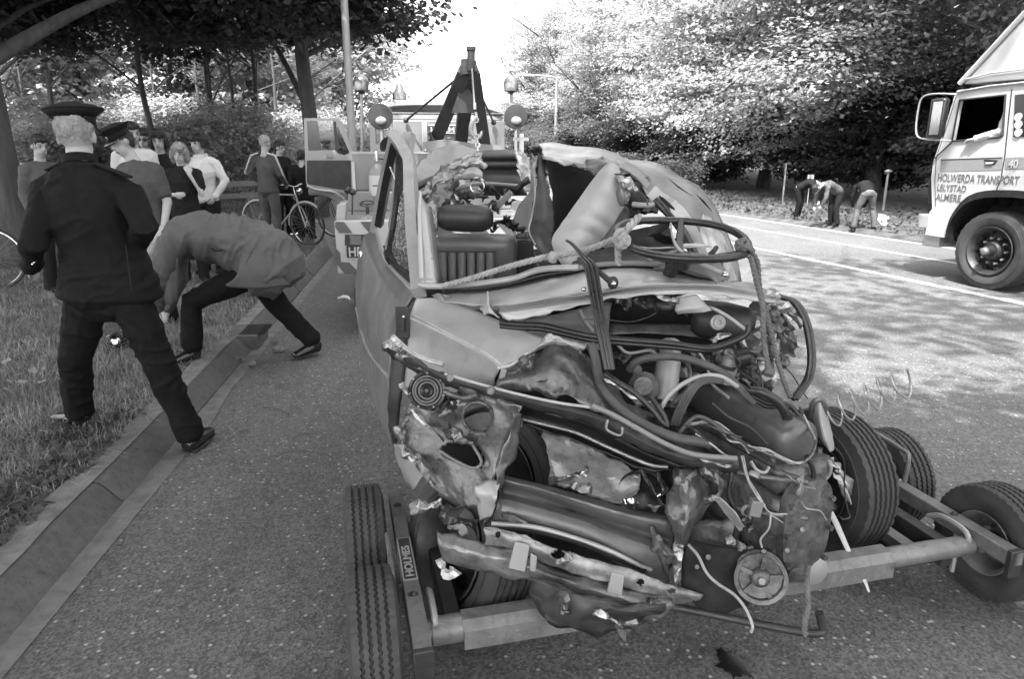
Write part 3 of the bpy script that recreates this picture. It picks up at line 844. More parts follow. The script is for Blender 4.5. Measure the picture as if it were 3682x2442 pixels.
b = MB(); b.box(T(rear_s + .03, 1.17, (q.z + zt) / 2), (2.3, .05, zt - q.z), Matrix((RN, RD, Vector((0, 0, 1)))).transposed()); b.obj('cab_back', m_dark_steel, truck)
b = MB(); cc = T(rear_s / 2 + .6, 1.2, q.z + .05); b.box(cc, (2.2, 2.0, .06), Matrix((RN, RD, Vector((0, 0, 1)))).transposed()); b.obj('cab_floor', m_void, truck)
b = MB(); b.slab([v_ + RN * 2.29 for v_ in outer], -RN, .04); b.obj('far_cab_side', m_white, truck)
# window rubber and door gap, door handle, stripe
def strip_on(pts, r, name, mat, par, off=-.006):
    m = MB(); m.tube([TS(*p) + RN * off for p in pts], r, 6); return m.obj(name, mat, par)
m = MB(); m.tube([TS(*p) + RN * -.006 for p in win], .014, 6, True); m.obj('window_rubber', m_black, truck)
strip_on([(3639, 319), (3628, 420), (3614, 560), (3600, 640), (3584, 682)], .006, 'door_gap', m_void, truck, -.001)
strip_on([(3437, 352), (3400, 470), (3368, 560), (3362, 640), (3364, 742)], .004, 'door_gap', m_void, truck, -.001)
b = MB(); b.slab([TS(*p) + RN * -.004 for p in [(3384, 576), (3606, 568), (3604, 611), (3382, 617)]], -RN, .004); b.obj('door_stripe', m_stripe_t, truck, 0)
strip_on([(3384, 574), (3606, 566)], .006, 'stripe_edge', m_dark_steel, truck, -.003)
b = MB(); b.slab([TS(*p) + RN * -.004 for p in [(3617, 566), (3780, 562), (3780, 604), (3613, 609)]], -RN, .004); b.obj('rear_stripe', m_stripe_t, truck, 0)
m = MB(); m.slab([TS(*p) + RN * -.01 for p in [(3540, 573), (3590, 575), (3578, 592), (3545, 594)]], -RN, .02); hd = m.obj('door_handle', m_black, truck, bevel=.004)
m = MB(); m.slab([TS(*p) + RN * -.02 for p in [(3547, 582), (3580, 582), (3572, 589), (3548, 590)]], -RN, .01); m.obj('handle_grip', m_white, hd)
XL = -RD; YL = Vector((0, 0, 1))
def ttext(s_, x0, x1, yb, yt, off=-.006):
    p0, p1, pt = TS(x0, yb), TS(x1, yb), TS(x0, yt)
    h = (pt - p0).length; o = text('lettering', s_, h * 1.38, p0 + RN * off, -RD, (0, 0, 1), m_letter, truck, .001, bold=h * .015)
    w = max(v_.co.dot(-RD) for v_ in o.data.vertices) - min(v_.co.dot(-RD) for v_ in o.data.vertices)
    k = (p1 - p0).length / w; base = p0.dot(-RD)
    for v_ in o.data.vertices: v_.co += Vector(-RD) * ((v_.co.dot(-RD) - base) * (k - 1))
    return o
ttext('HOLWERDA TRANSPORT', 3371, 3664, 650, 622)
ttext('LELYSTAD', 3369, 3473, 684, 660)
ttext('ALMERE', 3365, 3456, 719, 693)
o = ttext('40', 3627, 3660, 603, 572, -.012); o.data.materials.clear(); o.data.materials.append(m_white); o['label'] = 'white number 40'
# quarter window with pale stickers
b = MB(); b.slab([TS(*p) + RN * -.008 for p in [(3652, 340), (3800, 325), (3800, 488), (3645, 492)]], -RN, .01); qw = b.obj('quarter_window', m_glass_dark, truck)
for y in (420, 447, 476): b = MB(); b.cyl(TS(3665, y) + RN * -.012, TS(3665, y) + RN * -.018, .045, 12); b.obj('sticker', m_white, qw)
# gutter, deflector
strip_on([(3445, 330), (3560, 309), (3682, 296), (3760, 286)], .014, 'roof_gutter', m_tlight, truck, -.012)
df = [TS(3450, 302, .12), TS(3682, 50, .12), TS(3800, -70, .12), TS(3800, 272, .12), TS(3560, 292, .12)]
b = MB(); b.slab(df, -RN, 2.05); b.obj('roof_deflector', m_white, truck, 30, bevel=.05)
b = MB(); b.tube([TS(3450, 300, .11), TS(3682, 48, .11), TS(3800, -72, .11)], .03, 8); b.obj('deflector_edge', m_white, truck)
b = MB(); b.tube([TS(3470, 285, .1), TS(3560, 262, .1), TS(3700, 245, .1)], .012, 6); b.obj('deflector_crease', m_tlight, truck)
# box body behind the cab
RM = Matrix((RN, RD, Vector((0, 0, 1)))).transposed()
b = MB(); b.box(T(rear_s - 3.6, 1.2, 2.45), (2.45, 6.8, 2.9), RM); b.obj('cargo_box', m_white, truck, bevel=.03)
b = MB(); b.box(T(rear_s - 3.0, 1.2, .85), (.9, 9.0, .22), RM); b.obj('chassis', m_dark_steel, truck)
# bumper lamp, grille vent, front lower
b = MB(); b.slab([TS(*p) for p in [(3299, 768), (3349, 770), (3347, 822), (3300, 822)]], -RN, .3); b.obj('bumper_lamp', m_tlight, truck, bevel=.02)
b = MB(); b.slab([TS(*p) + RN * .05 for p in [(3326, 648), (3350, 645), (3352, 733), (3324, 733)]], -RN, .3); b.obj('side_vent', m_dark_steel, truck, bevel=.01)
b = MB(); b.slab([TS(*p) + RN * .05 for p in [(3340, 596), (3352, 590), (3350, 640), (3340, 640)]], -RN, .2); b.obj('indicator', m_lens, truck)
b = MB(); b.box(T(1.0, 1.2, .55), (2.3, .25, .3), RM); b.obj('front_bumper', m_tlight, truck, bevel=.02)
# mudguard
am = cr([TS(*p) for p in [(3404, 852), (3416, 800), (3436, 762), (3466, 724), (3506, 699), (3569, 687), (3690, 690), (3800, 720)]], 5)
v = []; 
for p in am: v += [p + RN * -.03 + Vector((0, 0, .01)), p + RN * .5, p + RN * .5 - Vector((0, 0, .05)), p + RN * -.03 - Vector((0, 0, .07))]
mesh_obj('mudguard', v, [(4 * i + k, 4 * i + (k + 1) % 4, 4 * i + 4 + (k + 1) % 4, 4 * i + 4 + k) for i in range(len(am) - 1) for k in range(4)], m_black, truck)
b = MB(); b.slab([p + RN * .5 for p in am] + [T(rear_s, .5, .4), T(.75, .5, .4)], -RN, .02); b.obj('wheel_arch_liner', m_void, truck)
# wheels
wc = TS(3549, 903); wr = wc.z
def truck_wheel(s, a):
    c = Vector((wc.x, wc.y, 0)) + RD * s + RN * a; c.z = wr
    ty = tyre_mb(c, -RN, wr, .3, 4, 90, .004, wr * .6).obj('tyre', m_rubber, truck)
    rm = rim_mb(c, -RN, wr * .6, .3, .05).obj('rim', m_dark_steel, truck)
    m = MB(); m.lathe([(.03, .12), (.09, .11), (.12, .09), (.12, .065), (.19, .06), (.2, 0)], c, -RN, 20); hb = m.obj('hub', m_dark_steel, rm)
    m = MB(); m.ball(c - RN * .2, .05, 14); m.obj('hub_cap', m_lens, rm)
    for k in range(10):
        t = 2 * PI * k / 10; d = RD * math.cos(t) + Vector((0, 0, math.sin(t)))
        m = MB(); m.cyl(c - RN * .04 + d * .15, c - RN * .085 + d * .15, .014, 6); m.obj('wheel_nut', m_galv, rm)
        m = MB(); m.cyl(c - RN * .075 + d * wr * .5, c - RN * .03 + d * wr * .5, .03, 8); m.obj('vent_hole', m_void, rm)
truck_wheel(0, .17); truck_wheel(0, 2.1); truck_wheel(-4.6, .17)
# mirror
b = MB(); mp = cr([TS(3444, 338) + RN * -.03, TS(3405, 338) + RN * -.2, TS(3366, 352) + RN * -.22, TS(3350, 400) + RN * -.22, TS(3344, 480) + RN * -.22, TS(3372, 500) + RN * -.2, TS(3425, 505) + RN * -.02], 4)
b.tube(mp, .011, 6); mr = b.obj('mirror_frame', m_tlight, truck)
b = MB(); mc = PL(3372, 425, T(0, -.22, 0), RN); b.box(mc, (.1, .2, .46), RM); b.obj('mirror_head', m_black, truck, bevel=.03)
b = MB(); b.box(mc - RD * .003 + RD * -.02 + RN * -.052, (.01, .13, .38), RM); b.obj('mirror_glass', m_chrome, truck)
b = MB(); b.tube([TS(3425, 510) + RN * -.01, TS(3395, 540) + RN * -.02, TS(3364, 568) + RN * -.01], .008, 5); b.obj('mirror_stay', m_dark_steel, truck)

# ------------------------------------------------------------------ tow truck
TF = Vector((-.163, .987, 0)).normalized(); TR = Vector((TF.y, -TF.x, 0)); T0 = Vector((-.5, 6.0, 0))
def W(a, b_, z): return T0 + TR * a + TF * b_ + Vector((0, 0, z))
TM = Matrix((TR, TF, Vector((0, 0, 1)))).transposed()
def TB(x, y, b_): return PL(x, y, W(0, b_, 0), TF)      # photograph pixel on the cross plane b_ metres ahead of the tail
tow = thing('tow_truck', 'grey recovery truck with crane boom and open cab door, backed up to the wreck', 'truck', tuple(W(0, 2, 0)))
def tbox(name, mat, a0, a1, b0, b1, z0, z1, par=None, bev=.01):
    m = MB(); m.box(W((a0 + a1) / 2, (b0 + b1) / 2, (z0 + z1) / 2), (a1 - a0, b1 - b0, z1 - z0), TM); return m.obj(name, mat, par or tow, bevel=bev)
def tquad(name, mat, pts, b_, th=.004, par=None):
    m = MB(); m.slab([TB(x, y, b_) for x, y in pts], -TF, th); return m.obj(name, mat, par or tow, 0)
aL = (TB(1206, 860, 0) - T0).dot(TR); zb, zt_ = TB(1215, 986, 0).z, TB(1206, 795, 0).z
board = tbox('tail_board', m_white, aL, -aL - .25, 0, .12, zb, zt_, bev=.01)
# diagonal grey stripes, proud of the board
for pts in ([(1206, 797), (1236, 797), (1268, 838), (1222, 838), (1204, 815)], [(1295, 797), (1350, 797), (1350, 838), (1328, 838)],
            [(1209, 893), (1224, 912), (1226, 942), (1256, 944), (1286, 974), (1284, 985), (1240, 985), (1211, 950)]):
    tquad('warning_stripe', m_stripe, pts, -.006, par=board)
for k in range(6):
    a = aL + .75 + k * .3
    m = MB(); m.slab([W(a, -.006, zt_ - .01), W(a + .15, -.006, zt_ - .01), W(a + .28, -.006, zt_ - .16), W(a + .13, -.006, zt_ - .16)], -TF, .004); m.obj('warning_stripe', m_stripe, board, 0)
    m = MB(); m.slab([W(a, -.006, zb + .14), W(a + .15, -.006, zb + .14), W(a + .28, -.006, zb + .01), W(a + .13, -.006, zb + .01)], -TF, .004); m.obj('warning_stripe', m_stripe, board, 0)
tquad('lamp_recess', m_dark_steel, [(1240, 843), (1350, 843), (1350, 882), (1240, 882)], -.008, par=board)
tquad('tail_lamp', m_lens, [(1258, 846), (1298, 846), (1298, 880), (1258, 880)], -.02, .012, board)
tquad('number_plate', m_plate, [(1246, 883), (1420, 883), (1420, 926), (1248, 926)], -.016, .006, board)
p0 = TB(1253, 922, -.026); p1 = TB(1253, 888, -.026); h = (p1 - p0).length
text('plate_lettering', 'HB', h * 1.38, p0, TR, (0, 0, 1), m_white, board, .002, bold=h * .03, squeeze=.85)
# tail underside: step box, mud flap, wheels
def bz(x, y, b_=0): return TB(x, y, b_).z
tbox('step_box', m_tgrey, aL + .13, aL + .75, .02, .3, bz(1240, 1042), zb - .005)
tbox('mud_flap', m_black, aL + .12, aL + .7, .1, .13, bz(1240, 1115), bz(1240, 1040))
for a in (aL + .35, -aL - .6):
    c = W(a, .75, .44)
    tyre_mb(c, TR, .44, .28, 4, 80, .004, .26).obj('tyre', m_rubber, tow); rim_mb(c, TR, .26, .28, .05, side=-1).obj('rim', m_tlight, tow)
    c = W(a, 4.9, .44)
    tyre_mb(c, TR, .44, .24, 4, 80, .004, .26).obj('tyre', m_rubber, tow); rim_mb(c, TR, .26, .24, .05, side=-1).obj('rim', m_tlight, tow)
tbox('chassis', m_dark_steel, -.45, .45, .15, 5.8, .55, .8)
tbox('deck', m_tgrey, aL + .02, -aL - .27, .125, 3.1, .82, zt_ - .03)
# diamond tread plate strip
tp = tbox('tread_plate', m_galv, aL + .2, -aL - .45, .13, .6, zt_ - .03, zt_ - .018, bev=0)
m = MB()
for i in range(9):
    for j in range(5):
        m.box(W(aL + .27 + i * .05, .17 + j * .09, zt_ - .015), (.035, .01, .005), TM @ Matrix.Rotation(.7 if (i + j) % 2 else -.7, 3, 'Z'))
o = m.obj('tread_bumps', m_galv, tp); o['kind'] = 'stuff'
# corner post, lower locker, upper locker with side panel
m = MB(); m.slab([TB(x, y, .13) for x, y in [(1206, 792), (1212, 735), (1245, 728), (1242, 792)]], -TF, .35); m.obj('corner_post', m_tlight, tow, bevel=.01)
zl = TB(1270, 690, 1.3).z; zu = TB(1290, 546, 1.5).z
a0 = (TB(1247, 700, 1.3) - T0).dot(TR)
tbox('lower_locker', m_tgrey, a0, -a0 - .25, 1.3, 1.9, zt_ - .028, zl)
a1 = (TB(1268, 600, 1.5) - T0).dot(TR)
up = tbox('upper_locker', m_tgrey, a1, a1 + .95, 1.5, 2.5, zl + .002, zu)
tbox('locker_edge', m_tlight, a1 - .004, a1 + .955, 1.495, 1.51, zu - .02, zu + .004, par=up, bev=0)
m = MB(); m.box((TB(1272, 640, 1.48)), (.03, .02, .32), TM); m.obj('hinge_strip', m_white, up)
# extinguisher (hung on the locker)
c = TB(1357, 655, 1.36); r = .085
ex = thing('fire_extinguisher', 'labelled fire extinguisher bracketed on the rear locker of the tow truck', 'extinguisher', tuple(c))
hz = .42; c0 = c - Vector((0, 0, hz / 2 + .02))
m = MB(); m.lathe([(0, 0), (0, r * .9), (.02, r), (hz - .08, r), (hz - .02, r * .6), (hz, .02), (hz + .03, .02), (hz + .03, 0)], c0, (0, 0, 1), 20); m.obj('cylinder', m_tgrey, ex)
m = MB(); m.lathe([(.1, r * 1.02), (.3, r * 1.02)], c0, (0, 0, 1), 20); m.obj('label_sleeve', m_white, ex)
m = MB(); m.box(c0 + Vector((0, -r * 1.03, .2)), (.07, .003, .01)); m.obj('label_print', m_dark_steel, ex)
m = MB(); m.cyl(c0 + Vector((0, 0, hz + .02)), c0 + Vector((0, 0, hz + .1)), .022, 8); m.ball(c0 + Vector((0, 0, hz + .1)), .02, 8); m.obj('valve', m_chrome, ex)
m = MB(); m.tube(cr([c0 + Vector((.02, 0, hz + .05)), c0 + Vector((.09, 0, hz + .03)), c0 + Vector((.13, 0, hz - .08)), c0 + Vector((.11, 0, .15))], 4), .012, 6); m.obj('hose', m_black, ex)
# levers and hand wheel
for (xb, yb, xt, yt) in [(1247, 760, 1249, 683), (1266, 780, 1268, 690)]:
    m = MB(); m.tube([TB(xb, yb, .9), TB(xt, yt, .9)], .008, 6); lv = m.obj('lever', m_dark_steel, tow)
    m = MB(); m.ball(TB(xt, yt, .9), .035, 10); m.obj('lever_knob', m_black, lv)
c = TB(1320, 733, 1.0)
m = MB(); m.lathe([(-.006, .06), (.006, .075), (.012, .06), (.0, .05)], c, (0, -.4, 1), 20, True)
for k in range(4): t = PI * k / 2; m.tube([c, c + Vector((math.cos(t) * .06, math.sin(t) * .06, 0))], .006, 5)
hw_ = m.obj('hand_wheel', m_dark_steel, tow)
m = MB(); m.cyl(c, c - Vector((0, 0, .17)), .018, 8); m.obj('wheel_stem', m_dark_steel, hw_)
# crossways box with maker's sign
x0, x1 = 1415, 1815
a0 = (TB(x0, 500, 1.9) - T0).dot(TR); a1_ = (TB(x1, 500, 1.9) - T0).dot(TR)
zc0, zc1 = TB(1600, 540, 1.9).z, TB(1600, 432, 1.9).z
cb = tbox('winch_housing', m_tgrey, a0, a1_, 1.9, 2.7, zc0 - .35, zc1)
tbox('housing_rib', m_tlight, (TB(1518, 500, 1.88) - T0).dot(TR), (TB(1538, 500, 1.88) - T0).dot(TR), 1.87, 1.9, zc0 - .3, zc1 - .02, par=cb)
for z in (zc0 - .02, zc0 - .14): tbox('housing_groove', m_void, a0 + .3, a1_ - .05, 1.885, 1.9, z, z + .02, par=cb, bev=0)
sg = MB(); sg.slab([TB(x, y, 1.88) for x, y in [(1540, 450), (1690, 450), (1690, 478), (1540, 478)]], -TF, .012); sg = sg.obj('makers_sign', m_stripe, tow, 0)
sf = MB(); sf.tube([TB(x, y, 1.865) for x, y in [(1540, 450), (1690, 450), (1690, 478), (1540, 478)]], .006, 5, True); sf.obj('sign_edge', m_white, sg)
p0 = TB(1547, 474, 1.86); h = (TB(1547, 455, 1.86) - p0).length
text('sign_lettering', 'HOLMES', h * 1.38, p0, TR, (0, 0, 1), m_white, sg, .002, bold=h * .03, squeeze=1.25)
# mast and boom
def TP(x, y, b_): return TB(x, y, b_)
head = TP(1692, 270, .95); 
mast = []
m = MB(); m.bar(TP(1672, 255, .9), TP(1565, 505, 1.5), .13, .1, TF); m.obj('mast_leg', m_dark_steel, tow, bevel=.008)
m = MB(); m.bar(TP(1702, 255, .9), TP(1745, 530, 1.5), .11, .1, TF); m.obj('mast_leg', m_dark_steel, tow, bevel=.008)
m = MB(); m.bar(TP(1690, 230, .85), TP(1655, 520, 1.7), .13, .12, TF); m.obj('boom', m_dark_steel, tow, bevel=.008)
m = MB(); m.slab([TP(x, y, 1.0) for x, y in [(1672, 250), (1702, 250), (1712, 405), (1625, 405)]], -TF, .05); m.obj('gusset_plate', m_dark_steel, tow)
m = MB(); m.cyl(TP(1693, 255, .8), TP(1694, 176, .8), .037, 14); m.lathe([(-.01, .037), (0, .045), (.03, .045), (.03, .037)], TP(1694, 180, .8), (0, 0, 1), 14); m.obj('boom_head', m_dark_steel, tow)
m = MB(); m.box(TP(1680, 240, .85), (.11, .1, .14), TM); m.box(TP(1706, 248, .85), (.05, .12, .06), TM); m.box(TP(1660, 252, .85), (.03, .05, .1), TM); m.obj('sheave_block', m_dark_steel, tow, bevel=.006)
for pts in ([(1655, 272), (1460, 432)], [(1704, 285), (1775, 440)]):
    m = MB(); m.tube([TP(pts[0][0], pts[0][1], .9), TP(pts[1][0], pts[1][1], 1.85)], .012, 6); st = m.obj('mast_stay', m_dark_steel, tow)
    m = MB(); m.ball(TP(pts[1][0], pts[1][1], 1.85), .03, 8); m.obj('stay_shackle', m_dark_steel, st)
# hoisting rope, hook and chain
m = MB(); m.tube([TP(1697, 245, .75), TP(1706, 372, .7)], .008, 6); cab_ = m.obj('hoist_rope', m_galv, tow)
m = MB(); m.cyl(TP(1707, 368, .7), TP(1708, 392, .7), .014, 8); m.obj('rope_ferrule', m_tlight, cab_)
hk = thing('crane_hook', 'worn steel hook hanging from the tow truck boom', 'hook', tuple(TP(1710, 440, .7)))
m = MB(); m.tube(cr([TP(x, y, .7) for x, y in [(1710, 402), (1712, 420), (1698, 440), (1693, 470), (1705, 492), (1725, 490), (1733, 470)]], 5), [.013] * 5 + [.022] * 21 + [.016] * 3 + [.008] * 2, 8); m.obj('hook_bend', m_galv, hk)
m = MB(); m.lathe([(-.02, .03), (.02, .03), (.02, .018), (-.02, .018)], TP(1711, 430, .7), (0, -1, 0), 14, True); m.obj('hook_eye', m_galv, hk)
def chain(name, label, pts, r=.009, L=.055, group=None):
    path = cr(pts, 6); t = thing(name, label, 'chain', tuple(pts[0]), group); d = 0; last = path[0]; i = 0
    for p in path[1:]:
        d += (p - last).length
        if d > L * .8:
            c = (p + last) / 2; u = (p - last).normalized(); sd = u.cross(Vector((1, 0, 0)) if i % 2 else Vector((0, 1, 0)))
            if sd.length < .1: sd = u.orthogonal()
            sd.normalize()
            ring = [c + u * (math.cos(a) * L * .62) + sd * (math.sin(a) * L * .36) for a in [k * PI / 5 for k in range(10)]]
            m_ = MB(); m_.tube(ring, r, 5, True); m_.obj('chain_link', m_galv, t); i += 1; d = 0
        last = p
    return t
chain('chain', 'short chain hanging from the crane hook onto the wreck', [TP(1712, 478, .7), TP(1716, 510, .6), TP(1718, 540, .5), TP(1716, 580, .4)])
for pts in ([(1545, 475), (1560, 505), (1585, 522)],):
    m = MB(); m.tube(cr([TP(x, y, 1.4) for x, y in pts], 4), .02, 8); m.obj('shackle', m_dark_steel, tow)
m = MB(); m.ball(TP(1585, 522, 1.4), .04, 10); m.obj('shackle_pin', m_dark_steel, tow)
m = MB(); m.slab([TP(x, y, 1.2) for x, y in [(1520, 510), (1600, 500), (1700, 515), (1800, 522), (1810, 560), (1700, 556), (1610, 560), (1565, 552), (1522, 545)]], -TF, .02); br = m.obj('boom_base_plate', m_tgrey, tow)
for x, y in ((1530, 540), (1566, 545), (1590, 552)): m = MB(); m.ball(TP(x, y, 1.17), .014, 6); m.obj('bolt', m_galv, br)
# loudspeaker horn on the locker
c = TP(1402, 528, 1.6); m = MB(); m.lathe([(0, .105), (.03, .07), (.09, .03), (.14, .02)], c, TF, 18); m.obj('horn_speaker', m_dark_steel, tow)
# cab
zr = TP(1500, 372, 3.7).z; zcb = 1.0
ca = 1.05
cabx = (TB(1328, 450, 3.7) - T0).dot(TR); cabx1 = (TB(1805, 450, 3.7) - T0).dot(TR); cm = (cabx + cabx1) / 2; ch = (cabx1 - cabx) / 2
zg = TP(1500, 405, 3.7).z
def cabring(b_, inset, z0, z1, rnd=.16):
    return [W(cm - ch, b_, z0), W(cm + ch, b_, z0), W(cm + ch, b_, z1 - rnd), W(cm + ch - rnd * .45, b_, z1 - rnd * .35), W(cm + ch - rnd * 1.6, b_, z1), W(cm - ch + rnd * 1.6, b_, z1), W(cm - ch + rnd * .45, b_, z1 - rnd * .35), W(cm - ch, b_, z1 - rnd)]
rw = [TP(x, y, 3.7) for x, y in [(1345, 452), (1405, 448), (1405, 528), (1338, 530)]]
rw2 = [W(cm - .35, 3.7, zg - .33), W(cm + .35, 3.7, zg - .33), W(cm + .35, 3.7, zg - .12), W(cm - .35, 3.7, zg - .12)]
rw3 = [W(cm + ch - .36, 3.7, zg - .40), W(cm + ch - .07, 3.7, zg - .40), W(cm + ch - .07, 3.7, zg - .12), W(cm + ch - .36, 3.7, zg - .10)]
rw1 = [W(cm - ch + .07, 3.7, zg - .40), W(cm - ch + .36, 3.7, zg - .40), W(cm - ch + .36, 3.7, zg - .10), W(cm - ch + .07, 3.7, zg - .12)]
m = MB(); slab_hole(m, [W(cm - ch, 3.7, zcb), W(cm + ch, 3.7, zcb), W(cm + ch, 3.7, zg - .02), W(cm - ch, 3.7, zg - .02)], [rw1, rw2, rw3], -TF, .04); m.obj('cab_back', m_tlight, tow)
for r_q in (rw1, rw2, rw3):
    m = MB(); m.slab([p + TF * .015 for p in r_q], -TF, .006); m.obj('rear_window', m_glass, tow, 0)
v = []; f = []
secs = [(3.66, 0), (3.75, .03), (4.4, .08), (5.0, .06), (5.3, -.02), (5.38, -.1)]
for b_, hz_ in secs:
    for k in range(13):
        t = k / 12; a = cm - ch - .02 + (2 * ch + .04) * t; e = abs(2 * t - 1) ** 4
        v.append(W(a, b_, zg + (zr - zg + hz_) * (1 - e) + .0))
n = 13
f = [(i * n + k, i * n + k + 1, (i + 1) * n + k + 1, (i + 1) * n + k) for i in range(len(secs) - 1) for k in range(n - 1)]
o = mesh_obj('cab_roof', v, f, m_tlight, tow, 60); md = o.modifiers.new('solid', 'SOLIDIFY'); md.thickness = .03
m = MB(); m.tube([W(cm - ch - .03, 3.65, zg - .01)] + [W(cm + ch + .03, 3.65, zg - .01)], .015, 6); m.obj('roof_gutter', m_dark_steel, tow)
m = MB(); m.slab([W(cm + ch, 3.74, zcb), W(cm + ch, 5.3, zcb), W(cm + ch, 5.2, zg - .45), W(cm + ch, 3.74, zg - .45)], TR, .03); m.obj('cab_side', m_tgrey, tow)
for b_ in (3.76, 5.2): 
    for s_ in (-1, 1): m = MB(); m.bar(W(cm + s_ * (ch - .03), b_, zcb), W(cm + s_ * (ch - .03), b_ - (.0 if b_ < 4 else .12), zg), .05, .06, TF); m.obj('cab_pillar', m_tgrey, tow)
m = MB(); m.box(W(cm, 5.9, zcb + .15), (1.5, 1.3, .7), TM); m.obj('bonnet', m_tgrey, tow, bevel=.08)
m = MB(); m.box(W(cm, 4.5, zcb - .06), (2 * ch, 1.6, .1), TM); m.obj('cab_floor', m_dark_steel, tow)
m = MB(); m.slab([W(cm - ch + .05, 5.25, zcb + .5), W(cm + ch - .05, 5.25, zcb + .5), W(cm + ch - .05, 5.15, zg - .08), W(cm - ch + .05, 5.15, zg - .08)], -TF, .008); m.obj('windscreen', m_glass, tow, 0)
# left front wing
m = MB(); m.tube(cr([TB(x, y, 4.6) for x, y in [(1110, 690), (1160, 690), (1200, 705), (1235, 740), (1250, 770)]], 4), .05, 8); m.obj('front_wing', m_tlight, tow)
# open door
bd = 4.45
def D_(x, y): return TB(x, y, bd)
do = [(1092, 424), (1212, 424), (1232, 440), (1268, 545), (1268, 700), (1225, 692), (1110, 672), (1100, 660)]
dw = [(1104, 434), (1196, 434), (1210, 442), (1257, 548), (1240, 556), (1216, 552), (1204, 540), (1108, 540)]
m = MB(); slab_hole(m, [D_(*p) for p in do], [[D_(*p) for p in dw]], -TF, .04); dr = m.obj('cab_door', m_tlight, tow, bevel=.006)
m = MB(); m.slab([D_(*p) - TF * .012 for p in [(1104, 576), (1262, 576), (1262, 690), (1222, 680), (1112, 662), (1104, 655)]], -TF, .01); m.obj('door_trim_panel', m_dark_steel, dr)
m = MB(); m.slab([D_(*p) + TF * .015 for p in dw], -TF, .006); m.obj('door_glass', m_glass, dr, 0)
m = MB(); m.bar(D_(1203, 436) - TF * .01, D_(1212, 538) - TF * .01, .04, .02, TF); m.obj('quarter_light_bar', m_black, dr)
m = MB(); m.box(D_(1178, 586) - TF * .03, (.12, .02, .025), TM); m.obj('inner_handle', m_black, dr)
m = MB(); m.box(D_(1185, 560) - TF * .015, (.1, .012, .05), TM); m.obj('door_badge', m_lens, dr)
m = MB(); m.tube(cr([D_(*p) for p in [(1103, 668), (1140, 682), (1200, 690), (1232, 712), (1252, 745)]], 4), .018, 6); m.obj('door_seal', m_tlight, dr)
# round work lamps, rotating beacons on poles, aerial
for (x, y, nm) in [(1368, 418, 1), (1855, 418, 2)]:
    c = TP(x, y, 3.1); m = MB(); m.lathe([(.0, .15), (.03, .155), (.07, .12), (.13, .05), (.14, 0)], c, TF, 24); lp = m.obj('work_lamp', m_galv, tow)
    m = MB(); m.lathe([(-.012, 0), (-.008, .08), (.0, .145)], c, TF, 24); m.obj('lamp_glass', m_dark_steel, lp)
    m = MB(); m.ball(c - TF * .01 - Vector((0, 0, .05)), (.07, .02, .05), 12); m.obj('lamp_reflector', m_galv, lp)
    m = MB(); m.cyl(c + Vector((0, .03, -.15)), c + Vector((0, .03, -.55)), .02, 8); m.obj('lamp_bracket', m_galv, lp)
for (x, y, yb) in [(1298, 298, 545), (1838, 300, 420)]:
    c = TP(x, y, 3.3); e = TP(x + 4, yb, 3.3); m = MB(); m.cyl(e, c - Vector((0, 0, .1)), .02, 8); bp = m.obj('beacon_pole', m_galv, tow)
    m = MB(); m.lathe([(-.13, .02), (-.1, .05), (-.09, .1)], c, (0, 0, 1), 16); m.obj('beacon_base', m_dark_steel, bp)
    m = MB(); m.lathe([(-.09, .09), (.0, .1), (.06, .08), (.1, .04), (.11, 0)], c, (0, 0, 1), 16); m.obj('beacon_dome', m_lens, bp)
c = TP(1436, 330, 4.0); m = MB(); m.lathe([(-.1, .1), (-.02, .09), (.03, .06), (.08, .045), (.12, .02)], c, (0, 0, 1), 14); m.obj('roof_beacon', m_lens, tow)
m = MB(); m.tube([TP(1561, 355, 4.0), TP(1566, 230, 4.0), TP(1567, 125, 4.0)], [.012, .008, .005], 6); m.obj('aerial', m_galv, tow)
m = MB(); m.bar(TP(1875, 480, 2.4), TP(1875, 600, 2.4), .05, .05); m.bar(TP(1845, 500, 2.2), TP(1900, 500, 2.2), .04, .04); m.obj('side_frame', m_galv, tow)
tbox('right_locker', m_tgrey, -a1 - .95 - .2, -a1 - .2, 1.5, 2.5, zl + .002, zu)

# ------------------------------------------------------------------ towing dolly
A_L = Vector((-.246, 1.73, .235)); A_R = G(3480, 1960, .235)
DX = (A_R - A_L); DX.z = 0; DX.normalize(); DYv = Vector((-DX.y, DX.x, 0))
dolly = thing('towing_dolly', 'four-wheeled grey towing dolly carrying the front wheels of the wreck', 'dolly', ((A_L.x + A_R.x) / 2, (A_L.y + A_R.y) / 2, 0))
DM = Matrix((DX, DYv, Vector((0, 0, 1)))).transposed()
m = MB(); m.cyl(A_L, A_R, .036, 20); m.obj('front_axle_tube', m_dolly, dolly)
B_L = A_L + DYv * .62; B_R = A_R + DYv * .62
m = MB(); m.cyl(B_L, B_R, .036, 20); m.obj('rear_axle_tube', m_dolly, dolly)
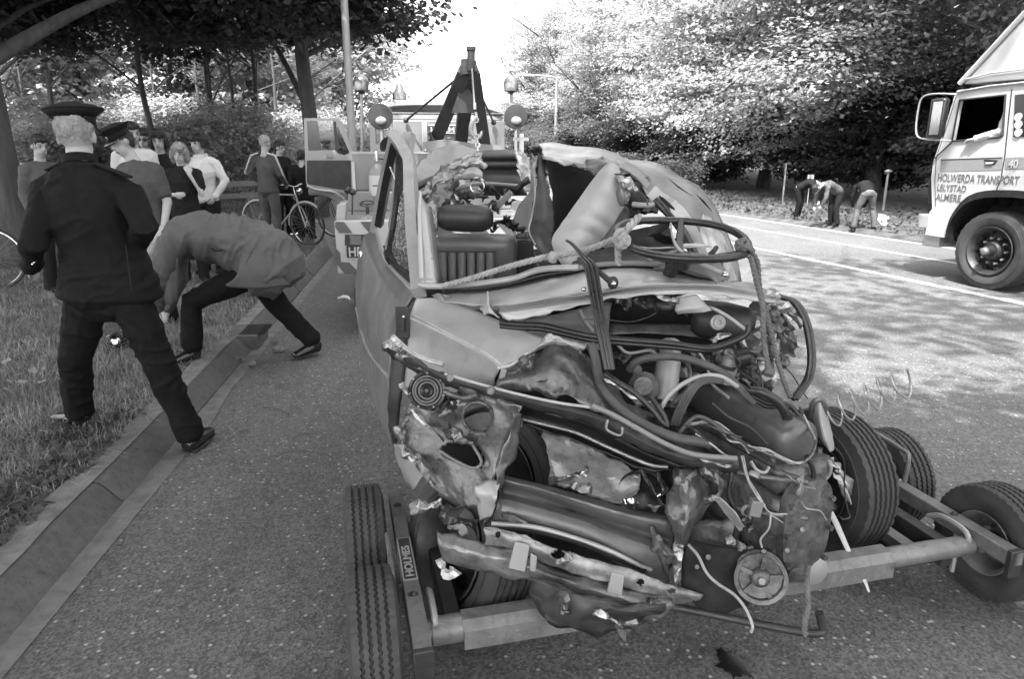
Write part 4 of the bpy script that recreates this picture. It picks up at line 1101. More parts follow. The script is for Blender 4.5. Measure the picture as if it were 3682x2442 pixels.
# folded channel covers over the front tube
def channel(p, q, w=.058):
    m_ = MB(); prof = [(-.046, -.044), (-.044, .014), (-.022, .038), (.022, .040), (.047, .012), (.049, -.026)]
    v = [e + DYv * (-a_) + Vector((0, 0, z_)) for e in (p, q) for a_, z_ in [(-x_, z_) for x_, z_ in prof]]
    n_ = len(prof); f_ = [(i, i + 1, n_ + i + 1, n_ + i) for i in range(n_ - 1)]
    o_ = mesh_obj('axle_cover', v, f_, m_dolly, dolly, 0); md = o_.modifiers.new('solid', 'SOLIDIFY'); md.thickness = .005; md.offset = 0
    return o_
L_ = (A_R - A_L).length
channel(A_L + DX * .10, A_L + DX * .66)
channel(A_L + DX * 1.08, A_L + DX * 1.58)
for p in (A_L + DX * .04,): m = MB(); m.cyl(p - DX * .03, p + DX * .06, .042, 18); m.obj('tube_collar', m_dolly, dolly)
def wheel_small(c, side, rough):
    ty = tyre_mb(c, DX, .212, .142, 4, 132, .0022, .11).obj('tyre', m_rubber, dolly)
    rm = rim_mb(c, DX * side, .112, .13, .03).obj('rim', m_dolly, dolly)
    for k in range(5):
        t = 2 * PI * k / 5; d = DYv * math.cos(t) + Vector((0, 0, math.sin(t)))
        mm = MB(); mm.cyl(c + DX * side * .015 + d * .05, c + DX * side * .035 + d * .05, .008, 6); mm.obj('wheel_nut', m_galv, rm)
    mm = MB(); mm.lathe([(0, .035), (.045, .03), (.06, .02), (.06, 0)], c, DX * side, 14); mm.obj('hub', m_dark_steel, rm)
wl_c = A_L - DX * .155 - Vector((0, 0, .025)); wr_c = A_R + DX * .155 - Vector((0, 0, .025))
for c0_, sd in ((wl_c, -1), (wr_c, -1)):
    for k in (0, 1):
        c = c0_ + DYv * (.03 + .535 * k); c.z = .212
        wheel_small(c, 1 if c0_ is wl_c else -1, 0)
# side beams with maker's plate, grab handles, inner trays
for e, sd in ((A_L - DX * .03, 1), (A_R + DX * .03, -1)):
    p = e - DYv * .16 + Vector((0, 0, .035)); q_ = e + DYv * .80 + Vector((0, 0, .035))
    m = MB(); m.bar(p, q_, .052, .055); bm = m.obj('side_beam', m_dolly, dolly, bevel=.004)
    m = MB(); m.box(p - Vector((0, 0, .02)) + DYv * .01, (.056, .02, .1), DM); m.obj('beam_end', m_dark_steel, bm, bevel=.003)
    # plate with maker's name on the top of the beam
    if sd == 1: xdir, org = DYv, e + DYv * .18
    else: xdir, org = -DYv, e + DYv * .62
    zt2 = e.z + .035 + .0285
    m = MB(); m.box(Vector((e.x, e.y, zt2)) + DYv * (.18 + .12 if sd == 1 else .62 - .12), (.045, .25, .003), DM); pl = m.obj('name_plate', m_white, bm, 0)
    m = MB(); m.box(Vector((e.x, e.y, zt2 + .002)) + DYv * (.18 + .12 if sd == 1 else .62 - .12), (.037, .238, .003), DM); m.obj('plate_field', m_dark_steel, bm, 0)
    yd = Vector((0, 0, 1)).cross(xdir); t0 = org - yd * .0125 + xdir * .008; t0.z = zt2 + .0045
    text('plate_lettering', 'HOLMES', .036, t0, xdir, yd, m_white, bm, .0008, bold=.0008, squeeze=1.32)
    for dd in (.1, .66):
        m = MB(); m.ball(Vector((e.x, e.y, zt2)) + DYv * dd, .011, 8); m.box(Vector((e.x, e.y, zt2)) + DYv * dd, (.03, .014, .006), DM); m.obj('bolt', m_dark_steel, bm)
    # grab handle outside
    hx = e - DX * sd * .055
    if sd == 1: hp = [hx + DYv * .17 + Vector((0, 0, .02)), hx + DYv * .22 + Vector((0, 0, .09)), hx + DYv * .40 + Vector((0, 0, .1)), hx + DYv * .46 + Vector((0, 0, .02))]
    else: hp = [e + DX * .02 + DYv * .36 + Vector((0, 0, .05)), e + DX * .02 + DYv * .36 + Vector((0, 0, .17)), e + DX * .02 + DYv * .40 + Vector((0, 0, .19)), e + DX * .02 + DYv * .60 + Vector((0, 0, .2)), e + DX * .02 + DYv * .64 + Vector((0, 0, .17)), e + DX * .02 + DYv * .64 + Vector((0, 0, .05))]
    m = MB(); m.tube(cr(hp, 5), .009, 8); m.obj('grab_handle', m_dolly, dolly)
    m = MB(); ix = e + DX * sd * .05
    m.tube(cr([ix + DYv * -.02 + Vector((0, 0, .0)), ix + DYv * .0 + Vector((0, 0, .055)), ix + DYv * .1 + Vector((0, 0, .06)), ix + DYv * .16 + Vector((0, 0, .03))], 4), .01, 7); m.obj('lock_pin', m_galv, dolly)
    # inner tray rail
    m = MB(); m.bar(e + DX * sd * .11 + DYv * .0 - Vector((0, 0, .03)), e + DX * sd * .11 + DYv * .66 - Vector((0, 0, .03)), .05, .09); m.obj('tray_rail', m_dark_steel, dolly, bevel=.004)
    m = MB(); m.bar(e + DX * sd * .2 + DYv * .04 - Vector((0, 0, .08)), e + DX * sd * .2 + DYv * .62 - Vector((0, 0, .08)), .17, .008); m.obj('wheel_tray', m_dark_steel, dolly)
m = MB(); m.bar(A_R + DX * -.18 + DYv * .04 - Vector((0, 0, .03)), A_R + DX * -.18 + DYv * .6 - Vector((0, 0, .03)), .05, .03); m.obj('cross_bar', m_dolly, dolly)
m = MB(); m.cyl(A_R - DX * .05 - Vector((0, 0, .04)), A_R - DX * .05 - Vector((0, 0, .1)), .009, 6); m.obj('drop_pin', m_galv, dolly)
# ------------------------------------------------------------------ the wreck
car = thing('wrecked_car', 'crumpled grey saloon car with torn-off front and folded roof, riding on the dolly', 'car', (.3, 3.0, 0))
def dense(rows, nu, nv, lin=False):
    """rows of (x, y, Y): returns pixel grid interpolated, R x C x 3"""
    A = [[np.array(p, float) for p in r] for r in rows]
    H = [[np.array(q) for q in cr(r, nu)] for r in A]
    C = len(H[0]); out = []
    if lin:
        for i in range(len(H) - 1):
            for k in range(nv): out.append([H[i][c] * (1 - k / nv) + H[i + 1][c] * (k / nv) for c in range(C)])
        out.append(H[-1])
    else:
        cols = [[np.array(q) for q in cr([H[i][c] for i in range(len(H))], nv)] for c in range(C)]
        out = [[cols[c][r] for c in range(C)] for r in range(len(cols[0]))]
    return np.array(out)
def inpoly(x, y, poly):
    c = False; j = len(poly) - 1
    for i in range(len(poly)):
        if (poly[i][1] > y) != (poly[j][1] > y) and x < (poly[j][0] - poly[i][0]) * (y - poly[i][1]) / (poly[j][1] - poly[i][1]) + poly[i][0]: c = not c
        j = i
    return c
def sheet(name, rows, mat, nu=8, nv=8, amp=.004, fr=14, jag=0.0, th=.002, lin=False, holes=(), parent=None, seed=0, edges='tblr', sm=26, ridge=.5, kind=None, deep=0.0, tri=0.0):
    g = dense(rows, nu, nv, lin); Rn, Cn = g.shape[:2]
    pts = np.array([[P(*g[i, j]) for j in range(Cn)] for i in range(Rn)])
    # normals
    du = np.gradient(pts, axis=1); dv = np.gradient(pts, axis=0)
    n = np.cross(du, dv); n /= np.linalg.norm(n, axis=2, keepdims=True) + 1e-9
    flat = pts.reshape(-1, 3)
    sd = seed or (sum(map(ord, name)) % 97)
    a = fbm(flat * fr, sd, 3); b = 1 - np.abs(vn(flat * fr * .6 + 5, sd + 3)) * 2.2 + .5 * (1 - np.abs(vn(flat * fr * 1.5 + 9, sd + 6)) * 2.2)
    d = amp * ((1 - ridge) * a + ridge * b)
    if deep: d += deep * vn(flat * 5.0, sd + 9)
    pts = pts + n * d.reshape(Rn, Cn, 1)
    if tri:
        rr_ = np.random.RandomState(sd + 5); q_ = rr_.uniform(-1, 1, (Rn, Cn, 2)) * tri; q_[0] *= .3; q_[-1] *= .3; q_[:, 0] *= .3; q_[:, -1] *= .3
        pts = pts + du * q_[:, :, :1] + dv * q_[:, :, 1:]
    if jag:
        e = np.zeros((Rn, Cn))
        k = 3
        for t in range(k):
            w = (1 - t / k)
            if 't' in edges: e[t, :] = np.maximum(e[t, :], w)
            if 'b' in edges: e[Rn - 1 - t, :] = np.maximum(e[Rn - 1 - t, :], w)
            if 'l' in edges: e[:, t] = np.maximum(e[:, t], w)
            if 'r' in edges: e[:, Cn - 1 - t] = np.maximum(e[:, Cn - 1 - t], w)
        j3 = np.stack([fbm(flat * 28 + 11, sd + 20 + q, 2) for q in range(3)], 1).reshape(Rn, Cn, 3)
        pts = pts + j3 * (jag * e)[:, :, None]
    f = []
    for i in range(Rn - 1):
        for j in range(Cn - 1):
            c = g[i:i + 2, j:j + 2, :2].reshape(-1, 2).mean(0)
            if any((((c[0] - h[1]) / h[3]) ** 2 + ((c[1] - h[2]) / h[4]) ** 2 < 1) if h[0] == 'e' else inpoly(c[0], c[1], h[1]) for h in holes): continue
            a_, b_, c_, d_ = i * Cn + j, (i + 1) * Cn + j, (i + 1) * Cn + j + 1, i * Cn + j + 1
            if not tri: f.append((a_, b_, c_, d_))
            elif (i * 7 + j * 13 + sd + (i * j) % 3) % 2: f += [(a_, b_, c_), (a_, c_, d_)]
            else: f += [(a_, b_, d_), (b_, c_, d_)]
    o = mesh_obj(name, pts.reshape(-1, 3), f, mat, parent or car, sm, kind)
    if th:
        md = o.modifiers.new('solid', 'SOLIDIFY'); md.thickness = th; md.offset = 0
    return o
def ctube(name, pts, r, mat, n=8, parent=None, sub=6, flat=None, closed=False):
    p = cr([P(*q) for q in pts], sub, closed); rs = r
    if hasattr(r, '__len__'):
        rs = list(np.interp(np.linspace(0, 1, len(p)), np.linspace(0, 1, len(r)), r))
    m = MB(); m.tube(p, rs, n, closed, flat); return m.obj(name, mat, parent or car, 60)
def ruck(name, pts, w, mat, seed, amp=.02, nu=10, parent=None, th=.0015, kind=None):
    """strip of torn, rucked metal along a path; w in pixels across"""
    c = [np.array(p, float) for p in pts]; rows = [[], [], []]
    for i, p in enumerate(c):
        t = c[min(i + 1, len(c) - 1)] - c[max(i - 1, 0)]; nrm = np.array([-t[1], t[0], 0]); nrm /= np.linalg.norm(nrm) + 1e-9
        ww = w[i] if hasattr(w, '__len__') else w
        rows[0].append(tuple(p - nrm * ww / 2)); rows[1].append(tuple(p + np.array([0, 0, -.02]))); rows[2].append(tuple(p + nrm * ww / 2))
    return sheet(name, rows, mat, max(3, int(nu * .55)), 3, amp * .8, 22, .012, th, parent=parent, seed=seed, ridge=.7, sm=24, tri=.33, kind=kind)

# left door: outer skin
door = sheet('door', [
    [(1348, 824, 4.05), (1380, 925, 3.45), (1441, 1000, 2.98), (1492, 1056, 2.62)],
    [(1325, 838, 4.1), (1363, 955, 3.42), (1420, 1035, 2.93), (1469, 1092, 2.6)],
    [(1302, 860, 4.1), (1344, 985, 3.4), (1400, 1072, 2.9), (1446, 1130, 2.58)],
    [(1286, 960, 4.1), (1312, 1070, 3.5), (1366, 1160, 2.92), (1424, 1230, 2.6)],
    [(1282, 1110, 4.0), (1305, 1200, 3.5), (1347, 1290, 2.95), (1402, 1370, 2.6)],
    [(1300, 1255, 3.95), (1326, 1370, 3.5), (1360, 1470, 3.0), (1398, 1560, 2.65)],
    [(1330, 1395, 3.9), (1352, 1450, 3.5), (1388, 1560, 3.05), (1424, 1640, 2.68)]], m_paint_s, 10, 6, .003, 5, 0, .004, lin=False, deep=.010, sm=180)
ctube('side_moulding', [(1281, 1108, 3.97), (1303, 1200, 3.47), (1320, 1250, 3.2), (1345, 1292, 2.92), (1398, 1358, 2.6)], .008, m_paint)
ctube('belt_moulding', [(1352, 824, 4.0), (1383, 925, 3.42), (1443, 998, 2.95), (1493, 1052, 2.6)], .012, m_paint)
m = MB(); m.tube([P(1300, 905, 3.98), P(1308, 945, 3.95), P(1308, 965, 3.96)], .012, 6); m.obj('door_pull', m_chrome, door)
sheet('door_edge', [
    [(1455, 1125, 2.6), (1492, 1072, 2.58)], [(1432, 1165, 2.58), (1474, 1165, 2.56)], [(1412, 1260, 2.57), (1462, 1250, 2.56)],
    [(1404, 1380, 2.56), (1450, 1380, 2.54)], [(1396, 1470, 2.56), (1436, 1470, 2.54)], [(1406, 1560, 2.58), (1430, 1550, 2.56)], [(1420, 1612, 2.62), (1425, 1612, 2.61)]], m_dark_steel, 3, 5, .003, 12, .004, .012)
m = MB(); c = P(1448, 1160, 2.5); m.box(c, (.05, .02, .12)); m.box(c + Vector((.0, -.01, 0)), (.02, .03, .06)); m.obj('door_hinge', m_dark_steel, car, bevel=.004)
m = MB(); m.ball(P(1451, 1139, 2.48), .006, 6); m.obj('bolt', m_chrome, car)
# left door window frame
def fbar(name, pts, w, d, mat, parent=None):
    m = MB(); p = cr([P(*q) for q in pts], 5); 
    for a, b_ in zip(p[:-1], p[1:]): m.bar(a, b_ + (b_ - a) * .04, w, d, (.9, -.4, 0))
    return m.obj(name, mat, parent or car, 30)
fbar('window_frame', [(1342, 830, 4.02), (1376, 650, 3.82), (1411, 490, 3.6)], .035, .03, m_paint, door)
fbar('window_channel', [(1362, 810, 3.95), (1394, 640, 3.75), (1421, 520, 3.58)], .035, .04, m_black, door)
fbar('window_frame', [(1411, 487, 3.6), (1428, 505, 3.55), (1452, 540, 3.45), (1470, 575, 3.38), (1476, 640, 3.25), (1487, 860, 2.95), (1506, 1052, 2.6)], .05, .05, m_paint, door)
fbar('window_bar', [(1440, 500, 3.55), (1432, 700, 3.4), (1412, 860, 3.3), (1398, 940, 3.2)], .045, .02, m_black, door)
sheet('quarter_panel_inner', [[(1418, 590, 3.62), (1452, 560, 3.6)], [(1408, 700, 3.62), (1440, 700, 3.6)], [(1395, 830, 3.62), (1425, 830, 3.6)], [(1378, 905, 3.55), (1400, 930, 3.4)]], m_tgrey, 3, 4, .003, 12, .006)
sheet('door_glass', [[(1440, 700, 3.3), (1462, 690, 3.3)], [(1424, 820, 3.25), (1470, 800, 3.2)], [(1410, 900, 3.2), (1480, 920, 3.1)], [(1440, 960, 3.0), (1484, 990, 2.9)], [(1478, 1010, 2.9), (1488, 1020, 2.85)]], m_glass_dust, 4, 4, .001, 12, 0, .003)
ctube('glass_edge', [(1403, 600, 3.6), (1420, 640, 3.55), (1434, 668, 3.5)], .004, m_chrome)
fbar('door_sill_trim', [(1388, 910, 3.3), (1430, 960, 3.05), (1480, 1015, 2.8)], .03, .02, m_black, door)
# open front corner post, light edge
fbar('windscreen_post', [(1472, 480, 3.7), (1462, 560, 3.66), (1456, 640, 3.62)], .05, .05, m_paint)
sheet('corner_post_panel', [[(1508, 700, 2.95), (1530, 735, 2.95)], [(1512, 820, 2.8), (1545, 830, 2.8)], [(1514, 930, 2.68), (1555, 930, 2.68)], [(1516, 1020, 2.58), (1570, 1022, 2.58)]], m_paint, 3, 4, .003, 10, .004, .01)
sheet('corner_post_return', [[(1530, 735, 2.95), (1550, 760, 3.1)], [(1545, 830, 2.8), (1562, 840, 3.0)], [(1555, 930, 2.68), (1575, 930, 2.9)], [(1570, 1022, 2.58), (1582, 1022, 2.8)]], m_tgrey, 3, 4, .003, 10, .004, .01)
m = MB(); m.tube([P(1512, 690, 2.92), P(1508, 760, 2.85), P(1512, 900, 2.68), P(1516, 1005, 2.55)], [.006, .008, .01, .01], 8); m.obj('post_trim', m_white, car)

# front seat of the passenger
sm = thing
def rbox(name, mat, c, size, rot, bev=.03, parent=None):
    m = MB(); m.box(c, size, rot); o = m.obj(name, mat, parent or car, 180); o.modifiers.clear()
    md = o.modifiers.new('bevel', 'BEVEL'); md.width = bev; md.segments = 5; return o
sc_ = P(1712, 1010, 3.45); tilt = Matrix.Rotation(.12, 3, 'X') @ Matrix.Identity(3)
rz_ = Matrix.Rotation(-.12, 3, 'Z') @ Matrix.Rotation(.14, 3, 'X')
seat = rbox('seat_back', m_vinyl, P(1714, 1020, 3.52), (.42, .13, .52), rz_, .055)
for k in range(6):
    x = 1592 + k * 34; m = MB(); m.tube([P(x, 908, 3.385), P(x + 1, 1000, 3.37), P(x + 3, 1090, 3.36)], [.021, .024, .022], 8); m.obj('seat_pleat', m_vinyl, seat, 180)
ctube('seat_seam', [(1578, 903, 3.40), (1680, 905, 3.39), (1782, 903, 3.40)], .003, m_vinyl_d, parent=seat)
m = MB(); cL, cR = P(1592, 782, 3.42), P(1752, 786, 3.42); ax = (cR - cL)
m.lathe([(-.035, 0), (-.03, .03), (-.01, .052), (.02, .064), (ax.length * .5, .068), (ax.length - .02, .064), (ax.length + .01, .052), (ax.length + .028, .03), (ax.length + .032, 0)], cL, ax, 24)
o = m.obj('head_rest', m_vinyl_d, seat, 180); o['label'] = 'dark bolster head rest'
m = MB()
for x in (1640, 1705): m.cyl(P(x, 830, 3.45), P(x, 770, 3.45), .008, 6)
m.obj('rest_stay', m_chrome, seat)
rbox('seat_cushion', m_vinyl, P(1714, 1120, 3.25), (.46, .4, .14), Matrix.Rotation(-.12, 3, 'Z'), .05)
# dark cavity behind and under the seats
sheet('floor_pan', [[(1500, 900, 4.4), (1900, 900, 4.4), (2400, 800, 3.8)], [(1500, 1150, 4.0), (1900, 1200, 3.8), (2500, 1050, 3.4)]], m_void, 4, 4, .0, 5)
# rear bench and rear window shelf
for i, (y0, y1) in enumerate([(546, 576), (578, 604), (607, 700)]):
    sheet('rear_seat_pad', [[(1718, y0, 4.55), (1780, y0 - 2, 4.52), (1850, y0 - 4, 4.55)], [(1722, (y0 + y1) / 2, 4.48), (1785, (y0 + y1) / 2, 4.46), (1862 + i * 8, (y0 + y1) / 2, 4.48)], [(1730, y1, 4.54), (1790, y1, 4.52), (1872 + i * 12, y1, 4.54)]], m_bench, 5, 4, .001, 6, 0, .02, sm=180)
sheet('pale_trim_board', [[(1848, 545, 4.4), (1876, 535, 4.4)], [(1862, 600, 4.35), (1902, 580, 4.35)], [(1878, 660, 4.3), (1914, 650, 4.3)], [(1884, 690, 4.3), (1908, 690, 4.3)]], m_foil, 5, 6, .004, 12, .012, .004)
sheet('rear_pillar_inner', [
    [(1912, 548, 3.9), (1922, 560, 3.9), (1932, 580, 3.9)], [(1905, 680, 3.9), (1916, 700, 3.88), (1926, 740, 3.86)],
    [(1868, 735, 3.9), (1900, 750, 3.86), (1916, 800, 3.84)], [(1846, 800, 3.9), (1880, 810, 3.85), (1905, 850, 3.8)],
    [(1848, 880, 3.85), (1880, 900, 3.82), (1925, 925, 3.75)], [(1856, 980, 3.8), (1900, 1000, 3.75), (1965, 1010, 3.7)]], m_tgrey, 5, 5, .004, 8, .006, .006)
m = MB(); c = P(1878, 844, 3.7); m.box(c, (.07, .03, .045)); m.obj('belt_buckle', m_chrome, car, bevel=.008)
m = MB(); m.box(P(1888, 930, 3.72), (.09, .06, .2)); m.obj('belt_reel', m_vinyl_d, car, bevel=.01)
# left rear roof pillar folded down
sheet('rear_quarter_roof', [
    [(1484, 612, 4.3), (1530, 560, 4.4), (1580, 530, 4.5), (1640, 518, 4.6), (1730, 540, 4.6)],
    [(1486, 650, 4.2), (1530, 610, 4.3), (1590, 590, 4.4), (1650, 570, 4.5), (1700, 565, 4.5)],
    [(1486, 672, 4.1), (1540, 645, 4.2), (1600, 622, 4.3), (1640, 600, 4.4), (1670, 590, 4.4)]], m_paint_s, 7, 7, .008, 8, .010, .004)
ctube('window_rubber', [(1486, 680, 4.08), (1540, 652, 4.15), (1600, 628, 4.25), (1650, 600, 4.35)], .022, m_black)
sheet('quarter_flap', [[(1480, 700, 3.9), (1520, 690, 3.9)], [(1484, 760, 3.8), (1515, 720, 3.8)], [(1486, 800, 3.7), (1500, 760, 3.7)]], m_paint, 4, 4, .004, 10, .008)
# heaps of torn inner metal behind the seat
ruck('torn_pillar', [(1502, 735, 3.5), (1550, 690, 3.55), (1590, 640, 3.6), (1650, 600, 3.7), (1735, 570, 3.8)], [50, 60, 70, 62, 40], m_bare, 5, .03, 12)
ruck('torn_pillar', [(1535, 800, 3.4), (1570, 735, 3.45), (1610, 680, 3.5), (1648, 640, 3.55)], [60, 80, 76, 40], m_paint_d, 6, .03, 12)
ruck('torn_flap', [(1570, 830, 3.35), (1560, 770, 3.4), (1540, 730, 3.4)], [10, 50, 60], m_bare, 7, .02)
ruck('torn_strip', [(1620, 590, 3.6), (1680, 566, 3.65), (1725, 552, 3.7)], 16, m_foil, 8, .02)
ruck('torn_strip', [(1640, 640, 3.5), (1690, 625, 3.5), (1735, 630, 3.5)], [30, 44, 30], m_tlight, 9, .01)
ruck('torn_strip', [(1680, 595, 3.45), (1725, 588, 3.45), (1745, 600, 3.45)], [10, 30, 24], m_foil, 10, .01)
m = MB(); m.lathe([(-.008, .034), (0, .042), (.01, .036), (.004, .03)], P(1716, 668, 3.4), (0, -1, .2), 22, True); m.obj('lamp_ring', m_chrome, car)
ctube('seat_rail', [(1640, 680, 3.6), (1700, 662, 3.6), (1780, 662, 3.8), (1866, 668, 3.9)], .010, m_galv)
for k in range(26):
    r = random.Random(k); x = r.uniform(1620, 1860); y = r.uniform(690, 830)
    if x < 1780 and y > 735: y -= 60
    ruck('wreck_scrap', [(x, y, 3.7), (x + r.uniform(-30, 30), y + r.uniform(-25, 25), 3.65), (x + r.uniform(-55, 55), y + r.uniform(-45, 30), 3.7)], r.uniform(8, 34), r.choice([m_bare, m_dark_steel, m_dark_steel, m_paint_d, m_paint_d]), 100 + k, .02, 4)
ctube('belt_strap', [(1775, 755, 3.7), (1810, 720, 3.65), (1838, 690, 3.6)], .016, m_tlight, flat=((1, .2), (0, 1, 0)))

# roof torn open and folded over to the right
roof = sheet('roof', [
    [(1936, 526, 3.75), (2000, 524, 3.75), (2090, 531, 3.72), (2200, 545, 3.65), (2290, 562, 3.58), (2365, 580, 3.5), (2452, 630, 3.4), (2530, 676, 3.3), (2578, 745, 3.2), (2608, 835, 3.1), (2640, 935, 3.0), (2662, 1020, 2.95)],
    [(1944, 540, 3.5), (2010, 545, 3.5), (2090, 556, 3.48), (2185, 568, 3.42), (2270, 590, 3.36), (2350, 622, 3.3), (2425, 680, 3.2), (2492, 735, 3.1), (2545, 800, 3.02), (2585, 875, 2.95), (2615, 945, 2.88), (2630, 1000, 2.84)],
    [(1948, 552, 3.3), (2015, 568, 3.3), (2090, 578, 3.28), (2175, 590, 3.24), (2255, 606, 3.18), (2325, 650, 3.1), (2385, 715, 3.02), (2445, 770, 2.95), (2495, 835, 2.88), (2535, 895, 2.82), (2562, 930, 2.78), (2580, 965, 2.75)],
    [(1952, 566, 3.2), (2020, 580, 3.2), (2085, 602, 3.18), (2160, 625, 3.16), (2215, 600, 3.12), (2300, 640, 3.05), (2345, 700, 2.98), (2400, 770, 2.9), (2440, 820, 2.84), (2480, 860, 2.78), (2505, 900, 2.74), (2530, 945, 2.7)]],
    m_paint_s, 4, 4, .008, 4, .016, .004, deep=.022, edges='b', sm=16, tri=.3)
sheet('roof_fold', [[(2100, 580, 3.2), (2190, 566, 3.1), (2280, 600, 3.05), (2345, 650, 2.98)], [(2110, 600, 3.14), (2190, 592, 3.05), (2270, 622, 3.0), (2330, 680, 2.95)], [(2105, 612, 3.14), (2180, 628, 3.1), (2220, 600, 3.06), (2300, 655, 3.0)]], m_paint_s, 5, 4, .010, 9, .012, .003, tri=.3)
# windscreen pillar
ctube('roof_split', [(2402, 640, 3.12), (2440, 672, 3.10), (2492, 706, 3.06)], [.002, .009, .002], m_void, flat=((1, .4), (0, 0, 1)))
ctube('roof_split', [(2505, 700, 3.1), (2530, 725, 3.06), (2560, 760, 3.02)], [.001, .005, .001], m_void)
sheet('lamp_bowl', [[(1640, 1440, 2.35), (1800, 1440, 2.3)], [(1640, 1560, 2.35), (1800, 1560, 2.3)]], m_foil, 6, 6, .01, 20, 0)  # pale sheet added behind the lamp opening for the bright road seen through
fbar('lamp_bar', [(1660, 1500, 2.2), (1720, 1475, 2.2), (1780, 1470, 2.2)], .02, .01, m_dark_steel)
fbar('windscreen_pillar', [(2345, 690, 2.85), (2410, 745, 2.8), (2460, 800, 2.72), (2505, 880, 2.64), (2530, 955, 2.58)], .055, .05, m_paint)
ctube('pillar_seal', [(2355, 720, 2.8), (2405, 768, 2.76), (2450, 825, 2.68), (2485, 890, 2.6), (2508, 950, 2.55)], .018, m_black)
ctube('pillar_channel', [(2365, 700, 2.82), (2420, 752, 2.76), (2468, 810, 2.69), (2508, 880, 2.62), (2530, 940, 2.57)], .008, m_void)
fbar('far_pillar', [(2270, 780, 3.3), (2300, 745, 3.3), (2360, 740, 3.25)], .06, .05, m_black)
ctube('far_stay', [(2345, 850, 3.3), (2375, 830, 3.3), (2405, 805, 3.3)], .011, m_dark_steel)
sheet('far_door_top', [[(2330, 850, 3.2), (2380, 845, 3.2), (2420, 850, 3.2), (2470, 870, 3.2)], [(2360, 868, 3.2), (2400, 880, 3.2), (2440, 880, 3.2), (2480, 890, 3.2)]], m_void, 5, 3, .004, 20, .012)
ruck('torn_lining', [(2345, 720, 2.9), (2375, 735, 2.9), (2400, 758, 2.9)], [14, 22, 10], m_white, 15, .01)
# black underside of the roof and torn lining hanging on the left
sheet('roof_lining', [
    [(1956, 560, 3.6), (2080, 605, 3.6), (2190, 632, 3.5), (2310, 630, 3.4), (2350, 690, 3.3)],
    [(1985, 700, 3.7), (2080, 720, 3.7), (2180, 720, 3.6), (2290, 700, 3.5), (2340, 720, 3.4)],
    [(1975, 850, 3.75), (2060, 860, 3.8), (2120, 850, 3.7), (2220, 790, 3.6), (2300, 770, 3.5)],
    [(1970, 930, 3.7), (2040, 980, 3.7), (2100, 980, 3.6), (2180, 900, 3.5), (2240, 830, 3.4)]], m_head, 5, 5, .008, 6, .01, .004)
sheet('roof_lining', [[(2205, 640, 2.98), (2260, 630, 2.98), (2300, 660, 2.98)], [(2230, 700, 2.95), (2290, 700, 2.95), (2340, 730, 2.95)], [(2260, 745, 2.95), (2310, 750, 2.95), (2345, 745, 2.95)]], m_head, 5, 5, .012, 12, .02, .004)
sheet('hanging_lining', [
    [(1932, 532, 3.3), (1945, 545, 3.3), (1956, 568, 3.3)], [(1926, 600, 3.3), (1945, 610, 3.28), (1968, 630, 3.28)], [(1920, 700, 3.28), (1955, 700, 3.25), (1985, 715, 3.25)],
    [(1912, 780, 3.25), (1955, 790, 3.22), (1990, 790, 3.22)], [(1900, 832, 3.2), (1945, 850, 3.18), (1985, 870, 3.18)], [(1916, 868, 3.18), (1960, 910, 3.15), (2005, 945, 3.12)], [(1955, 925, 3.15), (1990, 960, 3.12), (2030, 985, 3.1)]], m_vinyl_d, 6, 6, .008, 7, .010, .003, deep=.01)
ctube('torn_edge', [(1930, 560, 3.28), (1922, 620, 3.28), (1924, 700, 3.24), (1912, 780, 3.22), (1902, 830, 3.18), (1925, 880, 3.15)], .004, m_rope)
ruck('charred_tuft', [(1930, 545, 3.25), (1936, 528, 3.25), (1942, 552, 3.25)], [14, 22, 14], m_void, 16, .03)
ruck('torn_strip', [(1925, 575, 3.3), (1921, 605, 3.3), (1924, 640, 3.3)], 16, m_foil, 17, .02)
# upholstered bolster thrust through the roof
bo = sheet('torn_bolster', [
    [(2185, 601, 2.88), (2200, 596, 2.86), (2214, 604, 2.88)],
    [(2150, 640, 2.88), (2190, 640, 2.79), (2232, 668, 2.86)],
    [(2092, 718, 2.86), (2155, 725, 2.76), (2238, 728, 2.84)],
    [(2040, 792, 2.84), (2110, 805, 2.73), (2200, 796, 2.83)],
    [(1996, 856, 2.82), (2075, 870, 2.71), (2158, 852, 2.81)],
    [(1998, 890, 2.80), (2060, 915, 2.70), (2120, 890, 2.78)],
    [(2014, 925, 2.78), (2055, 945, 2.70), (2092, 925, 2.76)],
    [(2048, 968, 2.74), (2062, 966, 2.70), (2078, 955, 2.72)]], m_cloth_l, 20, 16, .002, 8, 0, .03, sm=180)
me = bo.data; b0_ = P(2200, 597, 2.86); bd_ = (P(2060, 960, 2.72) - b0_).normalized(); bx_ = Vector((bd_.z, 0, -bd_.x)).normalized() * -1
for v_ in me.vertices:   # gathered folds running across the bolster
    q = v_.co; s_ = ((q - b0_).dot(bd_)) * 88 + 1.5 * math.sin((q - b0_).dot(bx_) * 16 + 1) + .8 * math.sin(q.z * 31)
    w_ = .35 + .65 * min(1, max(0, .5 + (q - b0_).dot(bx_) * 4 + .35 * math.sin(s_ * .31)))
    v_.co = q + Vector((0, -1, .2)) * (.015 * w_ * (1 - abs(math.sin(s_ * .5)) ** 1.4))
me.update()
ruck('foam_stuffing', [(2215, 625, 2.78), (2240, 655, 2.76), (2270, 672, 2.76), (2292, 688, 2.78)], [26, 44, 50, 20], m_foil, 18, .03, 8, th=.01)
ruck('bolster_backing', [(2228, 650, 2.8), (2240, 690, 2.78), (2248, 720, 2.78), (2262, 726, 2.8)], [20, 30, 40, 20], m_tgrey, 19, .015, 8, th=.006)
